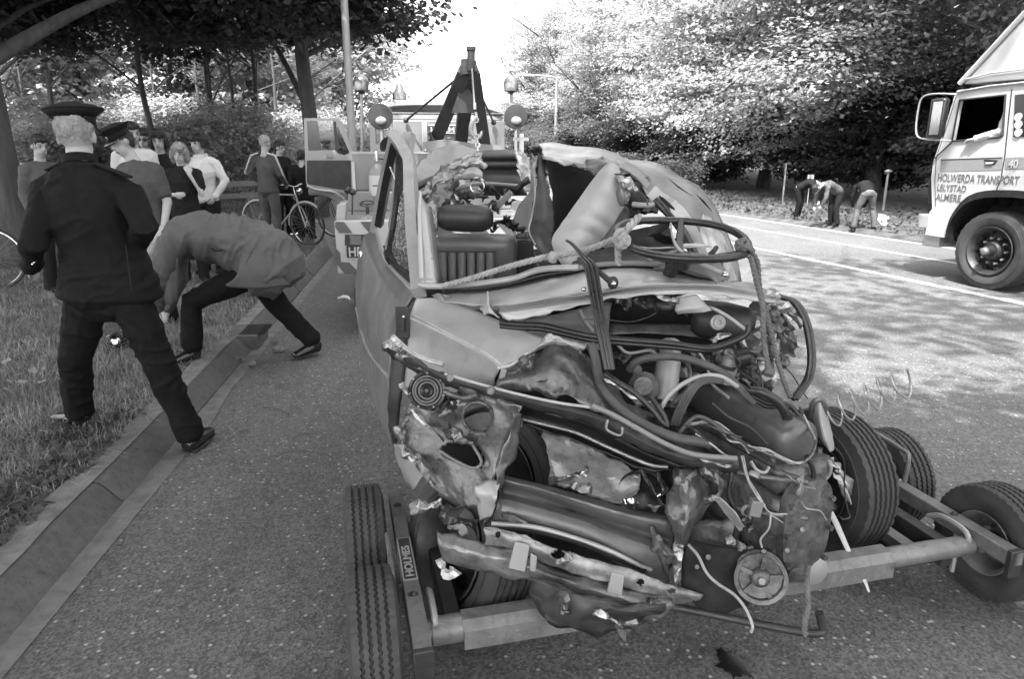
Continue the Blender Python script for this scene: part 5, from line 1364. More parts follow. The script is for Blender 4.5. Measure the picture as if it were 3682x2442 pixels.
ctube('wire', [(2210, 626, 2.78), (2240, 628, 2.76), (2252, 652, 2.76), (2250, 680, 2.76)], .0025, m_wire_d, 5)
ctube('wire', [(2250, 680, 2.76), (2300, 690, 2.76), (2320, 712, 2.76), (2330, 738, 2.76)], .003, m_wire_d, 5)
ctube('grab_strap', [(2275, 735, 2.8), (2310, 738, 2.78), (2340, 738, 2.78), (2352, 730, 2.78)], .011, m_galv)
sheet('inner_panel', [[(2238, 735, 3.0), (2262, 745, 3.0)], [(2195, 800, 3.0), (2262, 800, 3.0)], [(2172, 850, 2.98), (2250, 870, 2.98)], [(2150, 880, 2.95), (2220, 900, 2.95)]], m_vinyl, 5, 4, .004, 8, .008)
# dashboard
sheet('dashboard', [[(2060, 905, 2.9), (2200, 895, 2.9), (2400, 905, 2.85), (2600, 925, 2.8)], [(2060, 930, 2.7), (2200, 925, 2.7), (2400, 930, 2.68), (2600, 945, 2.65)], [(2050, 985, 2.62), (2200, 975, 2.6), (2400, 985, 2.58), (2600, 1010, 2.58)]], m_vinyl_d, 8, 5, .006, 6, .008, .006)
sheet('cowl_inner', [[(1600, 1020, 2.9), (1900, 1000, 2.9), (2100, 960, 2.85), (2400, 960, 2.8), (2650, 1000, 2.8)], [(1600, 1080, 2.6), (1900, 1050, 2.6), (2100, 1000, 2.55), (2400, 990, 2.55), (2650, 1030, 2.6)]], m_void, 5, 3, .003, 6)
sheet('instrument_hood', [[(2350, 915, 2.5), (2420, 902, 2.48), (2490, 903, 2.46), (2560, 925, 2.46), (2600, 960, 2.46), (2625, 1000, 2.46)], [(2345, 940, 2.44), (2410, 928, 2.4), (2480, 930, 2.38), (2545, 950, 2.38), (2580, 985, 2.38), (2600, 1010, 2.38)], [(2350, 975, 2.42), (2400, 965, 2.38), (2460, 970, 2.36), (2520, 985, 2.36), (2560, 1005, 2.36), (2580, 1020, 2.36)]], m_vinyl, 6, 6, .003, 6, .004, .004)
# steering wheel
swc = P(2450, 856, 2.32); tl = R(9.5)
wheel_r = .216
sx = Vector((1, .06, -.02)).normalized(); sy = Vector((-.06, math.cos(tl), math.sin(tl) + .03)).normalized()
ring = [swc + sx * (math.cos(a) * wheel_r) + sy * (math.sin(a) * wheel_r * 1.0) + Vector((0, 0, .004 * math.sin(3 * a))) for a in [2 * PI * k / 64 for k in range(64)]]
m = MB(); m.tube(ring, [.0135 - .0015 * (k % 2) * (1 if 32 < k < 64 else 0) for k in range(64)], 10, True); sw_ = m.obj('steering_wheel', m_black, car, 60)
hubp = swc - Vector((.01, .01, .07))
for a in (3.6, 5.6, 1.3):
    e = swc + sx * (math.cos(a) * wheel_r) + sy * (math.sin(a) * wheel_r); m = MB(); m.tube([e, e.lerp(hubp, .5) - Vector((0, 0, .01)), hubp], [.012, .013, .02], 8); m.obj('wheel_spoke', m_black, sw_)
m = MB(); m.lathe([(-.03, .0), (-.03, .04), (.02, .045), (.03, .02), (.03, 0)], hubp, (0, -.1, 1), 16); m.obj('wheel_boss', m_black, sw_)
m = MB(); m.cyl(hubp, hubp + Vector((-.02, .18, -.16)), .022, 10); m.obj('steering_column', m_dark_steel, car)
ctube('column_stalk', [(2315, 890, 2.4), (2320, 915, 2.4), (2345, 935, 2.4)], .008, m_galv); ctube('column_stalk', [(2575, 890, 2.4), (2565, 905, 2.38), (2550, 918, 2.38)], .009, m_black)

# cowl panel below the windscreen
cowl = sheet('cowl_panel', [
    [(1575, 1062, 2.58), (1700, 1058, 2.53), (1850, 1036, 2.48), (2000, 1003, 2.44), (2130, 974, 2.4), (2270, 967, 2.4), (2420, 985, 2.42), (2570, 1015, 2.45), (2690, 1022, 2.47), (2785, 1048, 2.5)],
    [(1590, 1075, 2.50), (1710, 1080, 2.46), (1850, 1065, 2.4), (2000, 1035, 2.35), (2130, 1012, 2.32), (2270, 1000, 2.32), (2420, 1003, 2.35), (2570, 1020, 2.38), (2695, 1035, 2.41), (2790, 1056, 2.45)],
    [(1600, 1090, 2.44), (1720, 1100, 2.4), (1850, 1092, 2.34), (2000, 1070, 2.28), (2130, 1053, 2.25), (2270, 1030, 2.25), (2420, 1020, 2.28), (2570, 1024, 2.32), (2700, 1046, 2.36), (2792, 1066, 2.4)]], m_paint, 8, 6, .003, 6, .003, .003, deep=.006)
sheet('cowl_step', [
    [(1790, 1098, 2.37), (1850, 1093, 2.345), (2000, 1071, 2.285), (2130, 1054, 2.255), (2270, 1031, 2.255), (2420, 1021, 2.285), (2570, 1026, 2.325), (2700, 1048, 2.365), (2790, 1067, 2.4)],
    [(1796, 1112, 2.38), (1850, 1106, 2.37), (2000, 1084, 2.31), (2130, 1066, 2.28), (2270, 1043, 2.28), (2420, 1034, 2.3), (2570, 1038, 2.34), (2700, 1058, 2.37), (2790, 1074, 2.4)],
    [(1800, 1128, 2.33), (1850, 1122, 2.31), (2000, 1098, 2.25), (2120, 1082, 2.22), (2200, 1066, 2.22), (2420, 1046, 2.24), (2570, 1050, 2.28), (2700, 1068, 2.32), (2790, 1082, 2.36)],
    [(1805, 1148, 2.32), (1845, 1153, 2.3), (1990, 1122, 2.24), (2110, 1096, 2.21), (2200, 1074, 2.21), (2420, 1058, 2.23), (2570, 1062, 2.27), (2700, 1078, 2.31), (2790, 1090, 2.35)]], m_paint, 8, 5, .002, 8, .006, .003, lin=True, edges='bl', sm=30)
sheet('cowl_corner_tear', [[(1740, 1060, 2.45), (1760, 1045, 2.4), (1766, 1070, 2.38)], [(1735, 1100, 2.42), (1752, 1090, 2.36), (1762, 1100, 2.36)], [(1736, 1135, 2.38), (1760, 1120, 2.34), (1800, 1140, 2.34)]], m_paint, 6, 5, .008, 14, .01)
sheet('scuttle_bracket', [[(1560, 1050, 2.5), (1580, 1045, 2.48), (1600, 1062, 2.47)], [(1545, 1065, 2.5), (1580, 1070, 2.45), (1600, 1085, 2.44)]], m_tgrey, 5, 4, .006, 20, .008)
# folded bright trim strips above the cowl
ctube('windscreen_trim', [(1508, 1022, 2.56), (1540, 1030, 2.55), (1640, 1026, 2.52), (1760, 1015, 2.48), (1850, 1000, 2.46), (1920, 975, 2.44), (1985, 965, 2.42), (2080, 962, 2.4)], .011, m_paint)
ctube('windscreen_rubber', [(1600, 1040, 2.56), (1760, 1030, 2.52), (1860, 1012, 2.5), (1950, 990, 2.48), (2080, 970, 2.44), (2240, 950, 2.44), (2400, 960, 2.46), (2500, 985, 2.46)], .014, m_black)
ctube('windscreen_trim', [(2060, 968, 2.41), (2160, 952, 2.4), (2300, 948, 2.4), (2420, 958, 2.42), (2500, 985, 2.43), (2560, 990, 2.43)], .009, m_tgrey)
# wiper and its arm
ctube('wiper_arm', [(2036, 864, 2.3), (2060, 880, 2.28), (2120, 945, 2.24), (2180, 1000, 2.2), (2200, 1012, 2.19)], [.004, .006, .007, .010, .012], m_dark_steel)
m = MB(); m.ball(P(2204, 1017, 2.19), (.018, .018, .022), 12); m.obj('wiper_pivot', m_dark_steel, car)
m = MB(); m.ball(P(2206, 1020, 2.17), .009, 8); m.obj('pivot_nut', m_chrome, car)
m = MB(); m.ball(P(2100, 1040, 2.2), .009, 8); m.obj('washer_nozzle', m_chrome, car)
ctube('wiper_blade', [(2412, 800, 2.3), (2418, 850, 2.3), (2440, 895, 2.3), (2500, 940, 2.3), (2570, 970, 2.3), (2612, 992, 2.3)], [.003, .004, .006, .008, .008, .01], m_tlight)
m = MB(); m.ball(P(2607, 988, 2.28), .012, 8); m.obj('wiper_pivot', m_chrome, car)
ctube('wire', [(2260, 880, 2.4), (2330, 892, 2.4), (2420, 890, 2.4), (2520, 888, 2.38)], .003, m_wire)
ruck('torn_paper', [(2420, 893, 2.42), (2470, 884, 2.42), (2520, 886, 2.42), (2546, 886, 2.42)], [8, 14, 12, 5], m_white, 21, .01, 8)

# left wing: broad pale panel with its pressed crease
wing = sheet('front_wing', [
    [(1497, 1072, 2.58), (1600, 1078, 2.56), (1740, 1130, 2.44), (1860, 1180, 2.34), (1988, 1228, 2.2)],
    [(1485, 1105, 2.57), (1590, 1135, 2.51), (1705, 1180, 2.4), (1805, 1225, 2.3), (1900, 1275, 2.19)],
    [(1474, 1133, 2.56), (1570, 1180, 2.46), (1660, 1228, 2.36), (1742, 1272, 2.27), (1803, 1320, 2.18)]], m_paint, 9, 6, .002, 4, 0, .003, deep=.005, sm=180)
sheet('wing_side', [
    [(1474, 1134, 2.558), (1570, 1181, 2.458), (1660, 1229, 2.358), (1742, 1273, 2.268), (1803, 1321, 2.18)],
    [(1464, 1200, 2.565), (1560, 1240, 2.47), (1650, 1275, 2.37), (1728, 1305, 2.28), (1790, 1340, 2.2)],
    [(1456, 1290, 2.56), (1548, 1330, 2.47), (1640, 1350, 2.37), (1710, 1362, 2.29), (1778, 1365, 2.21)],
    [(1446, 1400, 2.55), (1540, 1420, 2.47), (1640, 1420, 2.37), (1715, 1400, 2.3), (1780, 1385, 2.22)]], m_paint, 9, 5, .002, 4, 0, .003, sm=180)
ctube('wing_lip', [(1790, 1325, 2.15), (1840, 1312, 2.15), (1890, 1275, 2.16), (1930, 1255, 2.17), (1985, 1230, 2.19)], .007, m_paint)
m = MB(); m.box(P(1808, 1345, 2.13), (.018, .012, .035), Matrix.Rotation(.3, 3, 'Y')); m.obj('wing_clip', m_galv, car, bevel=.002)
sheet('inner_wing', [
    [(1812, 1324, 2.16), (1870, 1300, 2.18), (1930, 1262, 2.2), (1995, 1225, 2.2), (2060, 1245, 2.18), (2120, 1290, 2.15), (2190, 1370, 2.12), (2250, 1450, 2.08), (2330, 1510, 2.04)],
    [(1795, 1360, 2.13), (1860, 1345, 2.12), (1930, 1320, 2.1), (2000, 1300, 2.08), (2060, 1320, 2.06), (2120, 1370, 2.05), (2190, 1430, 2.03), (2250, 1490, 2.0), (2320, 1545, 1.98)],
    [(1775, 1395, 2.12), (1850, 1405, 2.1), (1920, 1415, 2.06), (1990, 1430, 2.03), (2050, 1440, 2.0), (2110, 1465, 1.99), (2180, 1500, 1.97), (2240, 1530, 1.96), (2310, 1575, 1.94)]], m_paint_d, 5, 6, .009, 7, .012, .003, deep=.02, edges='tb', tri=.35)
ruck('torn_lip', [(1920, 1262, 2.14), (1950, 1238, 2.14), (2000, 1222, 2.14), (2050, 1240, 2.12), (2110, 1252, 2.12)], [14, 44, 50, 30, 10], m_paint, 23, .014, 9)
ruck('torn_lip', [(1865, 1345, 2.08), (1880, 1310, 2.1), (1910, 1290, 2.12), (1925, 1265, 2.14)], [30, 56, 50, 20], m_paint_d, 24, .02, 8)
ruck('torn_edge', [(2180, 1350, 2.05), (2225, 1390, 2.02), (2270, 1425, 2.0), (2340, 1450, 1.98)], 22, m_bare, 25, .015, 9)
ruck('inner_tear', [(2330, 1430, 2.05), (2355, 1470, 2.02), (2385, 1510, 2.0), (2405, 1530, 2.0)], [20, 44, 40, 16], m_bare, 26, .03, 9)

# upper cross rail running down across the whole front
rail = sheet('front_cross_rail', [
    [(1404, 1212, 2.24), (1470, 1270, 2.2), (1560, 1325, 2.16), (1660, 1362, 2.11), (1780, 1400, 2.06), (1900, 1432, 2.01), (2050, 1462, 1.96), (2160, 1490, 1.93), (2300, 1560, 1.9), (2440, 1622, 1.88), (2560, 1648, 1.87), (2655, 1652, 1.86)],
    [(1396, 1232, 2.2), (1462, 1292, 2.17), (1556, 1345, 2.13), (1658, 1380, 2.08), (1780, 1416, 2.03), (1900, 1448, 1.98), (2050, 1480, 1.93), (2160, 1512, 1.9), (2300, 1585, 1.87), (2440, 1645, 1.85), (2560, 1668, 1.84), (2655, 1672, 1.83)],
    [(1386, 1255, 2.22), (1452, 1318, 2.19), (1550, 1372, 2.15), (1655, 1400, 2.1), (1780, 1436, 2.05), (1900, 1470, 2.0), (2050, 1506, 1.95), (2160, 1545, 1.92), (2300, 1612, 1.89), (2440, 1664, 1.87), (2560, 1684, 1.86), (2650, 1688, 1.85)]], m_dark_steel, 6, 4, .005, 9, .008, .003, deep=.010, edges='tbl', sm=24, tri=.2)
ctube('rail_flange', [(1412, 1210, 2.2), (1470, 1262, 2.17), (1530, 1293, 2.14), (1595, 1312, 2.11)], .009, m_foil)
ctube('rail_edge', [(1600, 1345, 2.08), (1700, 1375, 2.04), (1850, 1415, 1.99), (2000, 1448, 1.94), (2120, 1465, 1.91)], .005, m_paint)
ruck('crushed_rail_end', [(1362, 1265, 2.2), (1400, 1238, 2.18), (1430, 1270, 2.17), (1470, 1300, 2.17), (1530, 1345, 2.15)], [30, 70, 66, 50, 20], m_bare, 27, .05, 10)
ruck('crushed_rail_end', [(1375, 1245, 2.22), (1410, 1225, 2.2), (1460, 1290, 2.2)], [30, 40, 20], m_foil, 28, .03, 8)
sheet('rail_lower_web', [
    [(1870, 1462, 2.01), (2000, 1495, 1.97), (2120, 1530, 1.94), (2250, 1592, 1.91), (2400, 1660, 1.89), (2520, 1686, 1.88)],
    [(1868, 1490, 2.1), (1990, 1525, 2.07), (2100, 1560, 2.04), (2230, 1620, 2.0), (2350, 1668, 1.96), (2440, 1690, 1.93)],
    [(1862, 1512, 2.03), (1985, 1550, 1.99), (2090, 1590, 1.95), (2200, 1640, 1.92), (2290, 1680, 1.9), (2360, 1698, 1.9)]], m_dark_steel, 8, 6, .003, 9, .006, .003, deep=.006, sm=40)
ctube('rail_edge', [(1870, 1506, 1.99), (1990, 1535, 1.95), (2080, 1560, 1.92), (2200, 1615, 1.9), (2330, 1670, 1.88), (2400, 1680, 1.88)], .006, m_bare)
ctube('rail_edge', [(2130, 1460, 1.9), (2200, 1490, 1.88), (2290, 1540, 1.86), (2400, 1600, 1.84), (2500, 1636, 1.83), (2650, 1650, 1.82)], .008, m_tgrey)
for x, y, Y in ((1620, 1358, 2.07), (1764, 1405, 2.0), (1850, 1522, 1.97), (2438, 1728, 1.8)):
    m = MB(); m.cyl(P(x, y, Y), P(x, y, Y - .012), .010, 6); m.lathe([(0, .014), (.004, .013), (.004, 0)], P(x, y, Y), (0, -1, .1), 14); m.obj('bolt', m_dirty, car)
ctube('spring_clip', [(2178, 1530, 1.9), (2186, 1512, 1.88), (2182, 1545, 1.88), (2230, 1566, 1.88), (2238, 1540, 1.88), (2226, 1548, 1.9)], .004, m_galv)

# horn drum
hc = P(1536, 1405, 2.13); ax = Vector((-.12, -1, .32)).normalized()
m = MB(); m.lathe([(-.045, 0), (-.045, .05), (-.01, .056), (0, .062), (.006, .062), (.008, .054), (.002, .050), (.002, .044), (.010, .040), (.010, .034), (.003, .030), (.003, .024), (.010, .020), (.008, .014), (.004, .010), (.008, .006), (.008, 0)], hc, ax, 40); hn = m.obj('horn', m_black, car, 40)
x_ = ax.orthogonal().normalized(); y_ = ax.cross(x_)
for k in range(7):
    t = 2 * PI * k / 7 + .3; m = MB(); m.ball(hc + (x_ * math.cos(t) + y_ * math.sin(t)) * .0575 + ax * .008, .0042, 6); m.obj('rivet', m_galv, hn)
ctube('horn_bracket', [(1598, 1408, 2.12), (1640, 1425, 2.1), (1680, 1432, 2.08), (1720, 1420, 2.06)], .010, m_dirty)
ctube('horn_wire', [(1440, 1385, 2.15), (1452, 1400, 2.14), (1470, 1420, 2.14), (1480, 1440, 2.14)], .007, m_bare)
ruck('bracket_scrap', [(1438, 1382, 2.14), (1455, 1405, 2.13), (1470, 1425, 2.13)], [14, 20, 14], m_bare, 29, .02)
sheet('horn_support', [[(1615, 1370, 2.12), (1700, 1400, 2.08), (1770, 1425, 2.05)], [(1630, 1395, 2.12), (1700, 1430, 2.08), (1768, 1440, 2.05)]], m_dirty, 6, 4, .008, 20, .008)
for k in range(14):
    r = random.Random(300 + k); x = r.uniform(1590, 1700); y = r.uniform(1400, 1480)
    ruck('bracket_scrap', [(x, y, 2.16), (x + r.uniform(-20, 20), y + r.uniform(-16, 16), 2.14), (x + r.uniform(-34, 34), y + r.uniform(-20, 20), 2.15)], r.uniform(6, 18), r.choice([m_bare, m_dark_steel, m_dirty, m_tlight]), 310 + k, .015, 4)

# crushed headlamp panel with its round opening
hp = sheet('headlamp_panel', [
    [(1478, 1440, 2.2), (1545, 1476, 2.18), (1630, 1455, 2.12), (1715, 1425, 2.08), (1800, 1440, 2.02), (1880, 1462, 1.98)],
    [(1452, 1500, 2.2), (1545, 1530, 2.17), (1625, 1545, 2.13), (1715, 1500, 2.07), (1800, 1515, 2.0), (1876, 1540, 1.98)],
    [(1440, 1565, 2.18), (1520, 1588, 2.16), (1600, 1605, 2.11), (1700, 1590, 2.05), (1790, 1610, 1.98), (1856, 1635, 1.99)],
    [(1452, 1618, 2.16), (1525, 1648, 2.12), (1610, 1668, 2.06), (1700, 1690, 1.99), (1775, 1700, 1.95), (1812, 1715, 1.97)],
    [(1505, 1700, 2.12), (1570, 1728, 2.07), (1640, 1748, 2.01), (1716, 1752, 1.96), (1775, 1765, 1.92), (1800, 1775, 1.95)],
    [(1560, 1765, 2.08), (1620, 1800, 2.03), (1672, 1822, 1.98), (1712, 1850, 1.94), (1752, 1868, 1.91), (1790, 1810, 1.93)],
    [(1640, 1810, 2.04), (1670, 1835, 2.0), (1700, 1862, 1.96), (1725, 1885, 1.93), (1745, 1882, 1.91), (1770, 1850, 1.92)]],
    m_paint_d, 8, 7, .011, 7, .012, .003, deep=.026, tri=.35, holes=[('e', 1718, 1500, 53, 52), ('p', [(1580, 1618), (1605, 1600), (1662, 1570), (1696, 1598), (1730, 1650), (1728, 1672), (1690, 1678), (1600, 1645)])], sm=24)
def pring(name, x, y, rx, ry, Y, r, mat, n=36):
    m = MB(); m.tube([P(x + rx * math.cos(t), y + ry * math.sin(t), Y(x + rx * math.cos(t)) if callable(Y) else Y) for t in [2 * PI * k / n for k in range(n)]], r, 7, True); return m.obj(name, mat, car, 60)
pring('headlamp_rim', 1718, 1500, 54, 53, lambda x: 2.075 - (x - 1718) * .0006, .006, m_dirty)
ctube('torn_edge', [(1583, 1622, 2.07), (1625, 1650, 2.03), (1690, 1682, 1.98), (1720, 1680, 1.96), (1730, 1655, 1.98), (1700, 1600, 2.04)], .005, m_tgrey)
ruck('torn_edge', [(1475, 1468, 2.16), (1510, 1510, 2.15), (1560, 1550, 2.12), (1600, 1585, 2.08)], 9, m_bare, 33, .012, 9)
ruck('crushed_edge', [(1436, 1540, 2.16), (1446, 1600, 2.14), (1478, 1640, 2.12), (1505, 1650, 2.1)], [24, 30, 26, 12], m_bare, 34, .03, 10)
ruck('crushed_edge', [(1505, 1660, 2.08), (1530, 1700, 2.05), (1560, 1745, 2.05)], [12, 16, 10], m_bare, 35, .02, 9)
ruck('lamp_fold', [(1600, 1530, 2.08), (1630, 1555, 2.07), (1660, 1575, 2.06), (1680, 1585, 2.04)], [60, 60, 40, 20], m_paint_d, 36, .02, 8)
sheet('panel_rib', [[(1845, 1480, 1.93), (1878, 1490, 1.94)], [(1830, 1560, 1.92), (1865, 1560, 1.94)], [(1800, 1640, 1.9), (1850, 1640, 1.93)], [(1785, 1720, 1.88), (1818, 1700, 1.9)], [(1780, 1745, 1.88), (1800, 1770, 1.9)]], m_paint_d, 5, 6, .006, 10, .008, deep=.01)
sheet('panel_fold', [[(1705, 1745, 1.92), (1790, 1730, 1.9)], [(1715, 1790, 1.9), (1792, 1765, 1.86)], [(1725, 1840, 1.89), (1785, 1800, 1.85)], [(1722, 1880, 1.9), (1755, 1865, 1.87)]], m_paint, 6, 5, .004, 10, .008, deep=.012)
# below the door: body side stub and rag of torn trim
sheet('sill_panel', [[(1415, 1598, 2.45), (1440, 1600, 2.3), (1480, 1640, 2.25)], [(1440, 1690, 2.4), (1470, 1700, 2.3), (1520, 1700, 2.25)], [(1460, 1740, 2.4), (1490, 1760, 2.3), (1515, 1710, 2.25)]], m_paint, 6, 6, .004, 9, .006)
ruck('torn_rag', [(1482, 1828, 2.05), (1512, 1815, 2.02), (1545, 1822, 2.02), (1590, 1810, 2.02)], [30, 52, 30, 26], m_foil, 37, .04, 12)
ruck('crushed_corner', [(1560, 1860, 1.98), (1600, 1850, 1.95), (1650, 1870, 1.93), (1700, 1890, 1.92)], [60, 80, 60, 26], m_dirty, 38, .05, 9)
ruck('crushed_corner', [(1600, 1830, 1.97), (1650, 1840, 1.94), (1720, 1885, 1.92)], [40, 50, 30], m_dark_steel, 39, .04, 9)

# wheel arch void, pale splash panel, dark reflector behind the rail
sheet('engine_bay_void', [[(1700, 1180, 2.72), (2200, 1085, 2.7), (2690, 1105, 2.66)], [(1500, 1400, 2.75), (2000, 1350, 2.75), (2690, 1300, 2.7)], [(1560, 1700, 2.5), (2000, 1700, 2.5), (2700, 1700, 2.5)], [(1620, 2040, 2.2), (2100, 2100, 2.2), (2700, 2100, 2.25)]], m_void, 6, 5, .0, 5)  # near-black sheet added as the unlit void behind the engine bay
sheet('splash_panel', [
    [(1950, 1562, 2.2), (2050, 1585, 2.2), (2150, 1630, 2.2), (2250, 1680, 2.15), (2310, 1700, 2.1)],
    [(1952, 1620, 2.14), (2050, 1640, 2.16), (2150, 1680, 2.14), (2240, 1720, 2.1), (2300, 1745, 2.08)],
    [(1980, 1660, 2.12), (2060, 1690, 2.1), (2140, 1720, 2.1), (2220, 1770, 2.08), (2270, 1790, 2.06)],
    [(1982, 1745, 2.1), (2060, 1765, 2.06), (2130, 1785, 2.06), (2190, 1810, 2.05), (2240, 1820, 2.04)]], m_splash, 6, 6, .012, 9, .012, .003, deep=.02, sm=24, tri=.35)
ruck('torn_splash', [(2000, 1735, 2.05), (2040, 1715, 2.03), (2090, 1712, 2.03), (2120, 1690, 2.04)], [14, 26, 20, 10], m_bare, 41, .03, 9)
ruck('torn_splash', [(2050, 1745, 2.04), (2080, 1760, 2.03), (2120, 1765, 2.03)], [20, 30, 20], m_bare, 42, .03, 9)
m = MB(); m.lathe([(0, .085), (.01, .09), (.03, .075), (.05, .04), (.055, 0)], P(2310, 1790, 2.06), (.3, 1, -.2), 24); m.obj('lamp_shell', m_chrome if False else m_black, car)
ruck('lamp_shard', [(2240, 1810, 2.0), (2280, 1800, 2.0), (2300, 1830, 2.0)], [10, 30, 20], m_chrome, 43, .02)
ruck('lamp_shard', [(2330, 1810, 2.0), (2350, 1825, 1.99), (2370, 1818, 2.0)], [10, 26, 14], m_foil, 44, .02)
for pts in ([(2302, 1684, 1.94), (2340, 1750, 1.95), (2360, 1785, 1.96), (2385, 1820, 1.97)], [(2365, 1696, 1.94), (2372, 1730, 1.95), (2385, 1762, 1.96)], [(2400, 1755, 1.96), (2380, 1775, 1.95), (2364, 1785, 1.95)]):
    ctube('stay_rod', pts, .006, m_chrome, 6)

# lower front panel below the grille
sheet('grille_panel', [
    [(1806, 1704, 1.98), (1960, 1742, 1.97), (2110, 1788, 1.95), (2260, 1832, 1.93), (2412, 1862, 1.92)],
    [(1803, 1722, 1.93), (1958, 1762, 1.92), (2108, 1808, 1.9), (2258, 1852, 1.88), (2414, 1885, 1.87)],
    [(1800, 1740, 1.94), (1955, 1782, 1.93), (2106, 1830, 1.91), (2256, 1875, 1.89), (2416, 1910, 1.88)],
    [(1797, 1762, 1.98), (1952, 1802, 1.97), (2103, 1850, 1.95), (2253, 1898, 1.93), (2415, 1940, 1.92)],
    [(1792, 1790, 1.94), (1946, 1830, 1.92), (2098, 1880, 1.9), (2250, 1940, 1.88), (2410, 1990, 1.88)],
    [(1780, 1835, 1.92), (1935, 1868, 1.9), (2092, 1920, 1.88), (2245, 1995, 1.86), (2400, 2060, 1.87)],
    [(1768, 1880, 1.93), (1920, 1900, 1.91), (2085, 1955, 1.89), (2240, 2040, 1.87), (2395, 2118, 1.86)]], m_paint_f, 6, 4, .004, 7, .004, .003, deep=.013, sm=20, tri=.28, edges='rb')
ctube('panel_lip', [(1768, 1884, 1.9), (1920, 1896, 1.88), (2080, 1940, 1.86), (2200, 1985, 1.84), (2300, 2035, 1.84), (2340, 2050, 1.85)], .008, m_paint)
ctube('panel_groove', [(1780, 1896, 1.9), (1920, 1910, 1.88), (2060, 1945, 1.86), (2200, 2000, 1.84), (2320, 2052, 1.84)], .009, m_void)
ruck('panel_dent', [(2330, 1900, 1.87), (2370, 1960, 1.86), (2395, 2030, 1.85), (2400, 2090, 1.84)], [30, 70, 60, 30], m_paint_f, 141, .03, 10)
ruck('panel_dent', [(1800, 1850, 1.9), (1850, 1870, 1.89), (1900, 1880, 1.88)], [30, 40, 16], m_paint_f, 142, .02, 9)
# bumper beam and its brackets
m_bumper = M('bumper_steel', .2, .4, .5, var=.45, vs=12, bmp=.5, bs=40, dirt=.5, scratch=.4)
sheet('bumper_beam', [
    [(1740, 1898, 1.86), (1800, 1902, 1.84), (1900, 1935, 1.82), (2000, 1978, 1.8), (2150, 2015, 1.78), (2300, 2062, 1.77), (2400, 2100, 1.77), (2530, 2135, 1.78)],
    [(1742, 1925, 1.85), (1800, 1930, 1.83), (1900, 1965, 1.81), (2000, 2005, 1.79), (2150, 2048, 1.77), (2300, 2092, 1.76), (2400, 2125, 1.76), (2528, 2150, 1.77)],
    [(1738, 1960, 1.85), (1800, 1966, 1.83), (1900, 2000, 1.81), (2000, 2038, 1.79), (2130, 2075, 1.77), (2290, 2125, 1.76), (2400, 2142, 1.76), (2500, 2165, 1.77)]], m_bumper, 14, 8, .005, 11, .006, .004, deep=.006, sm=24, tri=.25,
    holes=[('e', 1790, 1925, 11, 12), ('e', 2303, 2093, 11, 12), ('e', 2414, 2125, 12, 9), ('e', 2006, 1998, 21, 17)])
sheet('bumper_lower', [
    [(1566, 1912, 1.9), (1650, 1925, 1.88), (1740, 1952, 1.86), (1850, 1975, 1.84), (2000, 2042, 1.81), (2150, 2085, 1.79), (2290, 2130, 1.78), (2420, 2150, 1.78)],
    [(1572, 1965, 1.86), (1650, 1982, 1.84), (1740, 2005, 1.82), (1850, 2028, 1.80), (2000, 2080, 1.77), (2150, 2128, 1.75), (2290, 2170, 1.75), (2420, 2195, 1.76)],
    [(1585, 2015, 1.87), (1650, 2036, 1.85), (1740, 2060, 1.83), (1850, 2085, 1.81), (1990, 2130, 1.78), (2140, 2170, 1.76), (2250, 2205, 1.76), (2345, 2240, 1.77)]], m_bumper, 7, 4, .006, 9, .008, .004, deep=.012, sm=24, tri=.3)
for q in ([(1852, 1950), (1905, 1962), (1888, 2060), (1828, 2045)], [(1908, 1992), (1932, 2004), (1925, 2060), (1905, 2055)], [(2200, 2060), (2246, 2072), (2232, 2178), (2176, 2160)]):
    m = MB(); m.slab([P(x, y, 1.755 if x > 2100 else 1.79) for x, y in q], (0, -1, .3), .012); m.obj('bumper_bracket', m_tlight, car, bevel=.003)
ruck('bent_lug', [(2000, 2010, 1.77), (2030, 2020, 1.76), (2050, 2000, 1.76)], [20, 44, 20], m_bare, 51, .02, 7)
ruck('bent_lug', [(2350, 2230, 1.76), (2332, 2190, 1.76), (2350, 2150, 1.77)], [8, 24, 30], m_bare, 52, .02, 7)
ruck('bent_lug', [(1610, 1900, 1.9), (1650, 1895, 1.88), (1680, 1920, 1.88)], [30, 44, 36], m_tgrey, 53, .03, 7)
# crumpled upright at the right of the front panel
sheet('front_upright', [
    [(2422, 1680, 1.9), (2470, 1690, 1.86), (2535, 1700, 1.9)], [(2410, 1760, 1.88), (2470, 1765, 1.83), (2560, 1770, 1.88)], [(2398, 1830, 1.86), (2470, 1840, 1.81), (2560, 1810, 1.86)],
    [(2405, 1890, 1.84), (2460, 1890, 1.79), (2530, 1890, 1.85)], [(2416, 1960, 1.82), (2455, 1965, 1.79), (2490, 1950, 1.82)], [(2408, 2040, 1.8), (2435, 2050, 1.77), (2465, 2040, 1.8)], [(2402, 2100, 1.79), (2430, 2110, 1.76), (2460, 2100, 1.79)]], m_paint_d, 6, 5, .014, 12, .014, .003, deep=.02, sm=24, tri=.35)
ruck('crushed_upright', [(2430, 1960, 1.78), (2440, 2020, 1.77), (2432, 2090, 1.76)], [34, 40, 44], m_bare, 54, .03, 12)
ruck('torn_flange', [(2520, 1680, 1.85), (2560, 1720, 1.84), (2590, 1770, 1.84), (2560, 1800, 1.84)], [40, 70, 44, 20], m_paint_d, 55, .03, 9)
ruck('torn_flange', [(2500, 1650, 1.84), (2560, 1668, 1.83), (2640, 1680, 1.83)], [26, 40, 20], m_bare, 56, .02, 9)
ruck('torn_gusset', [(2535, 1690, 1.86), (2600, 1700, 1.87), (2640, 1690, 1.88)], [20, 60, 30], m_paint_d, 57, .03, 9)
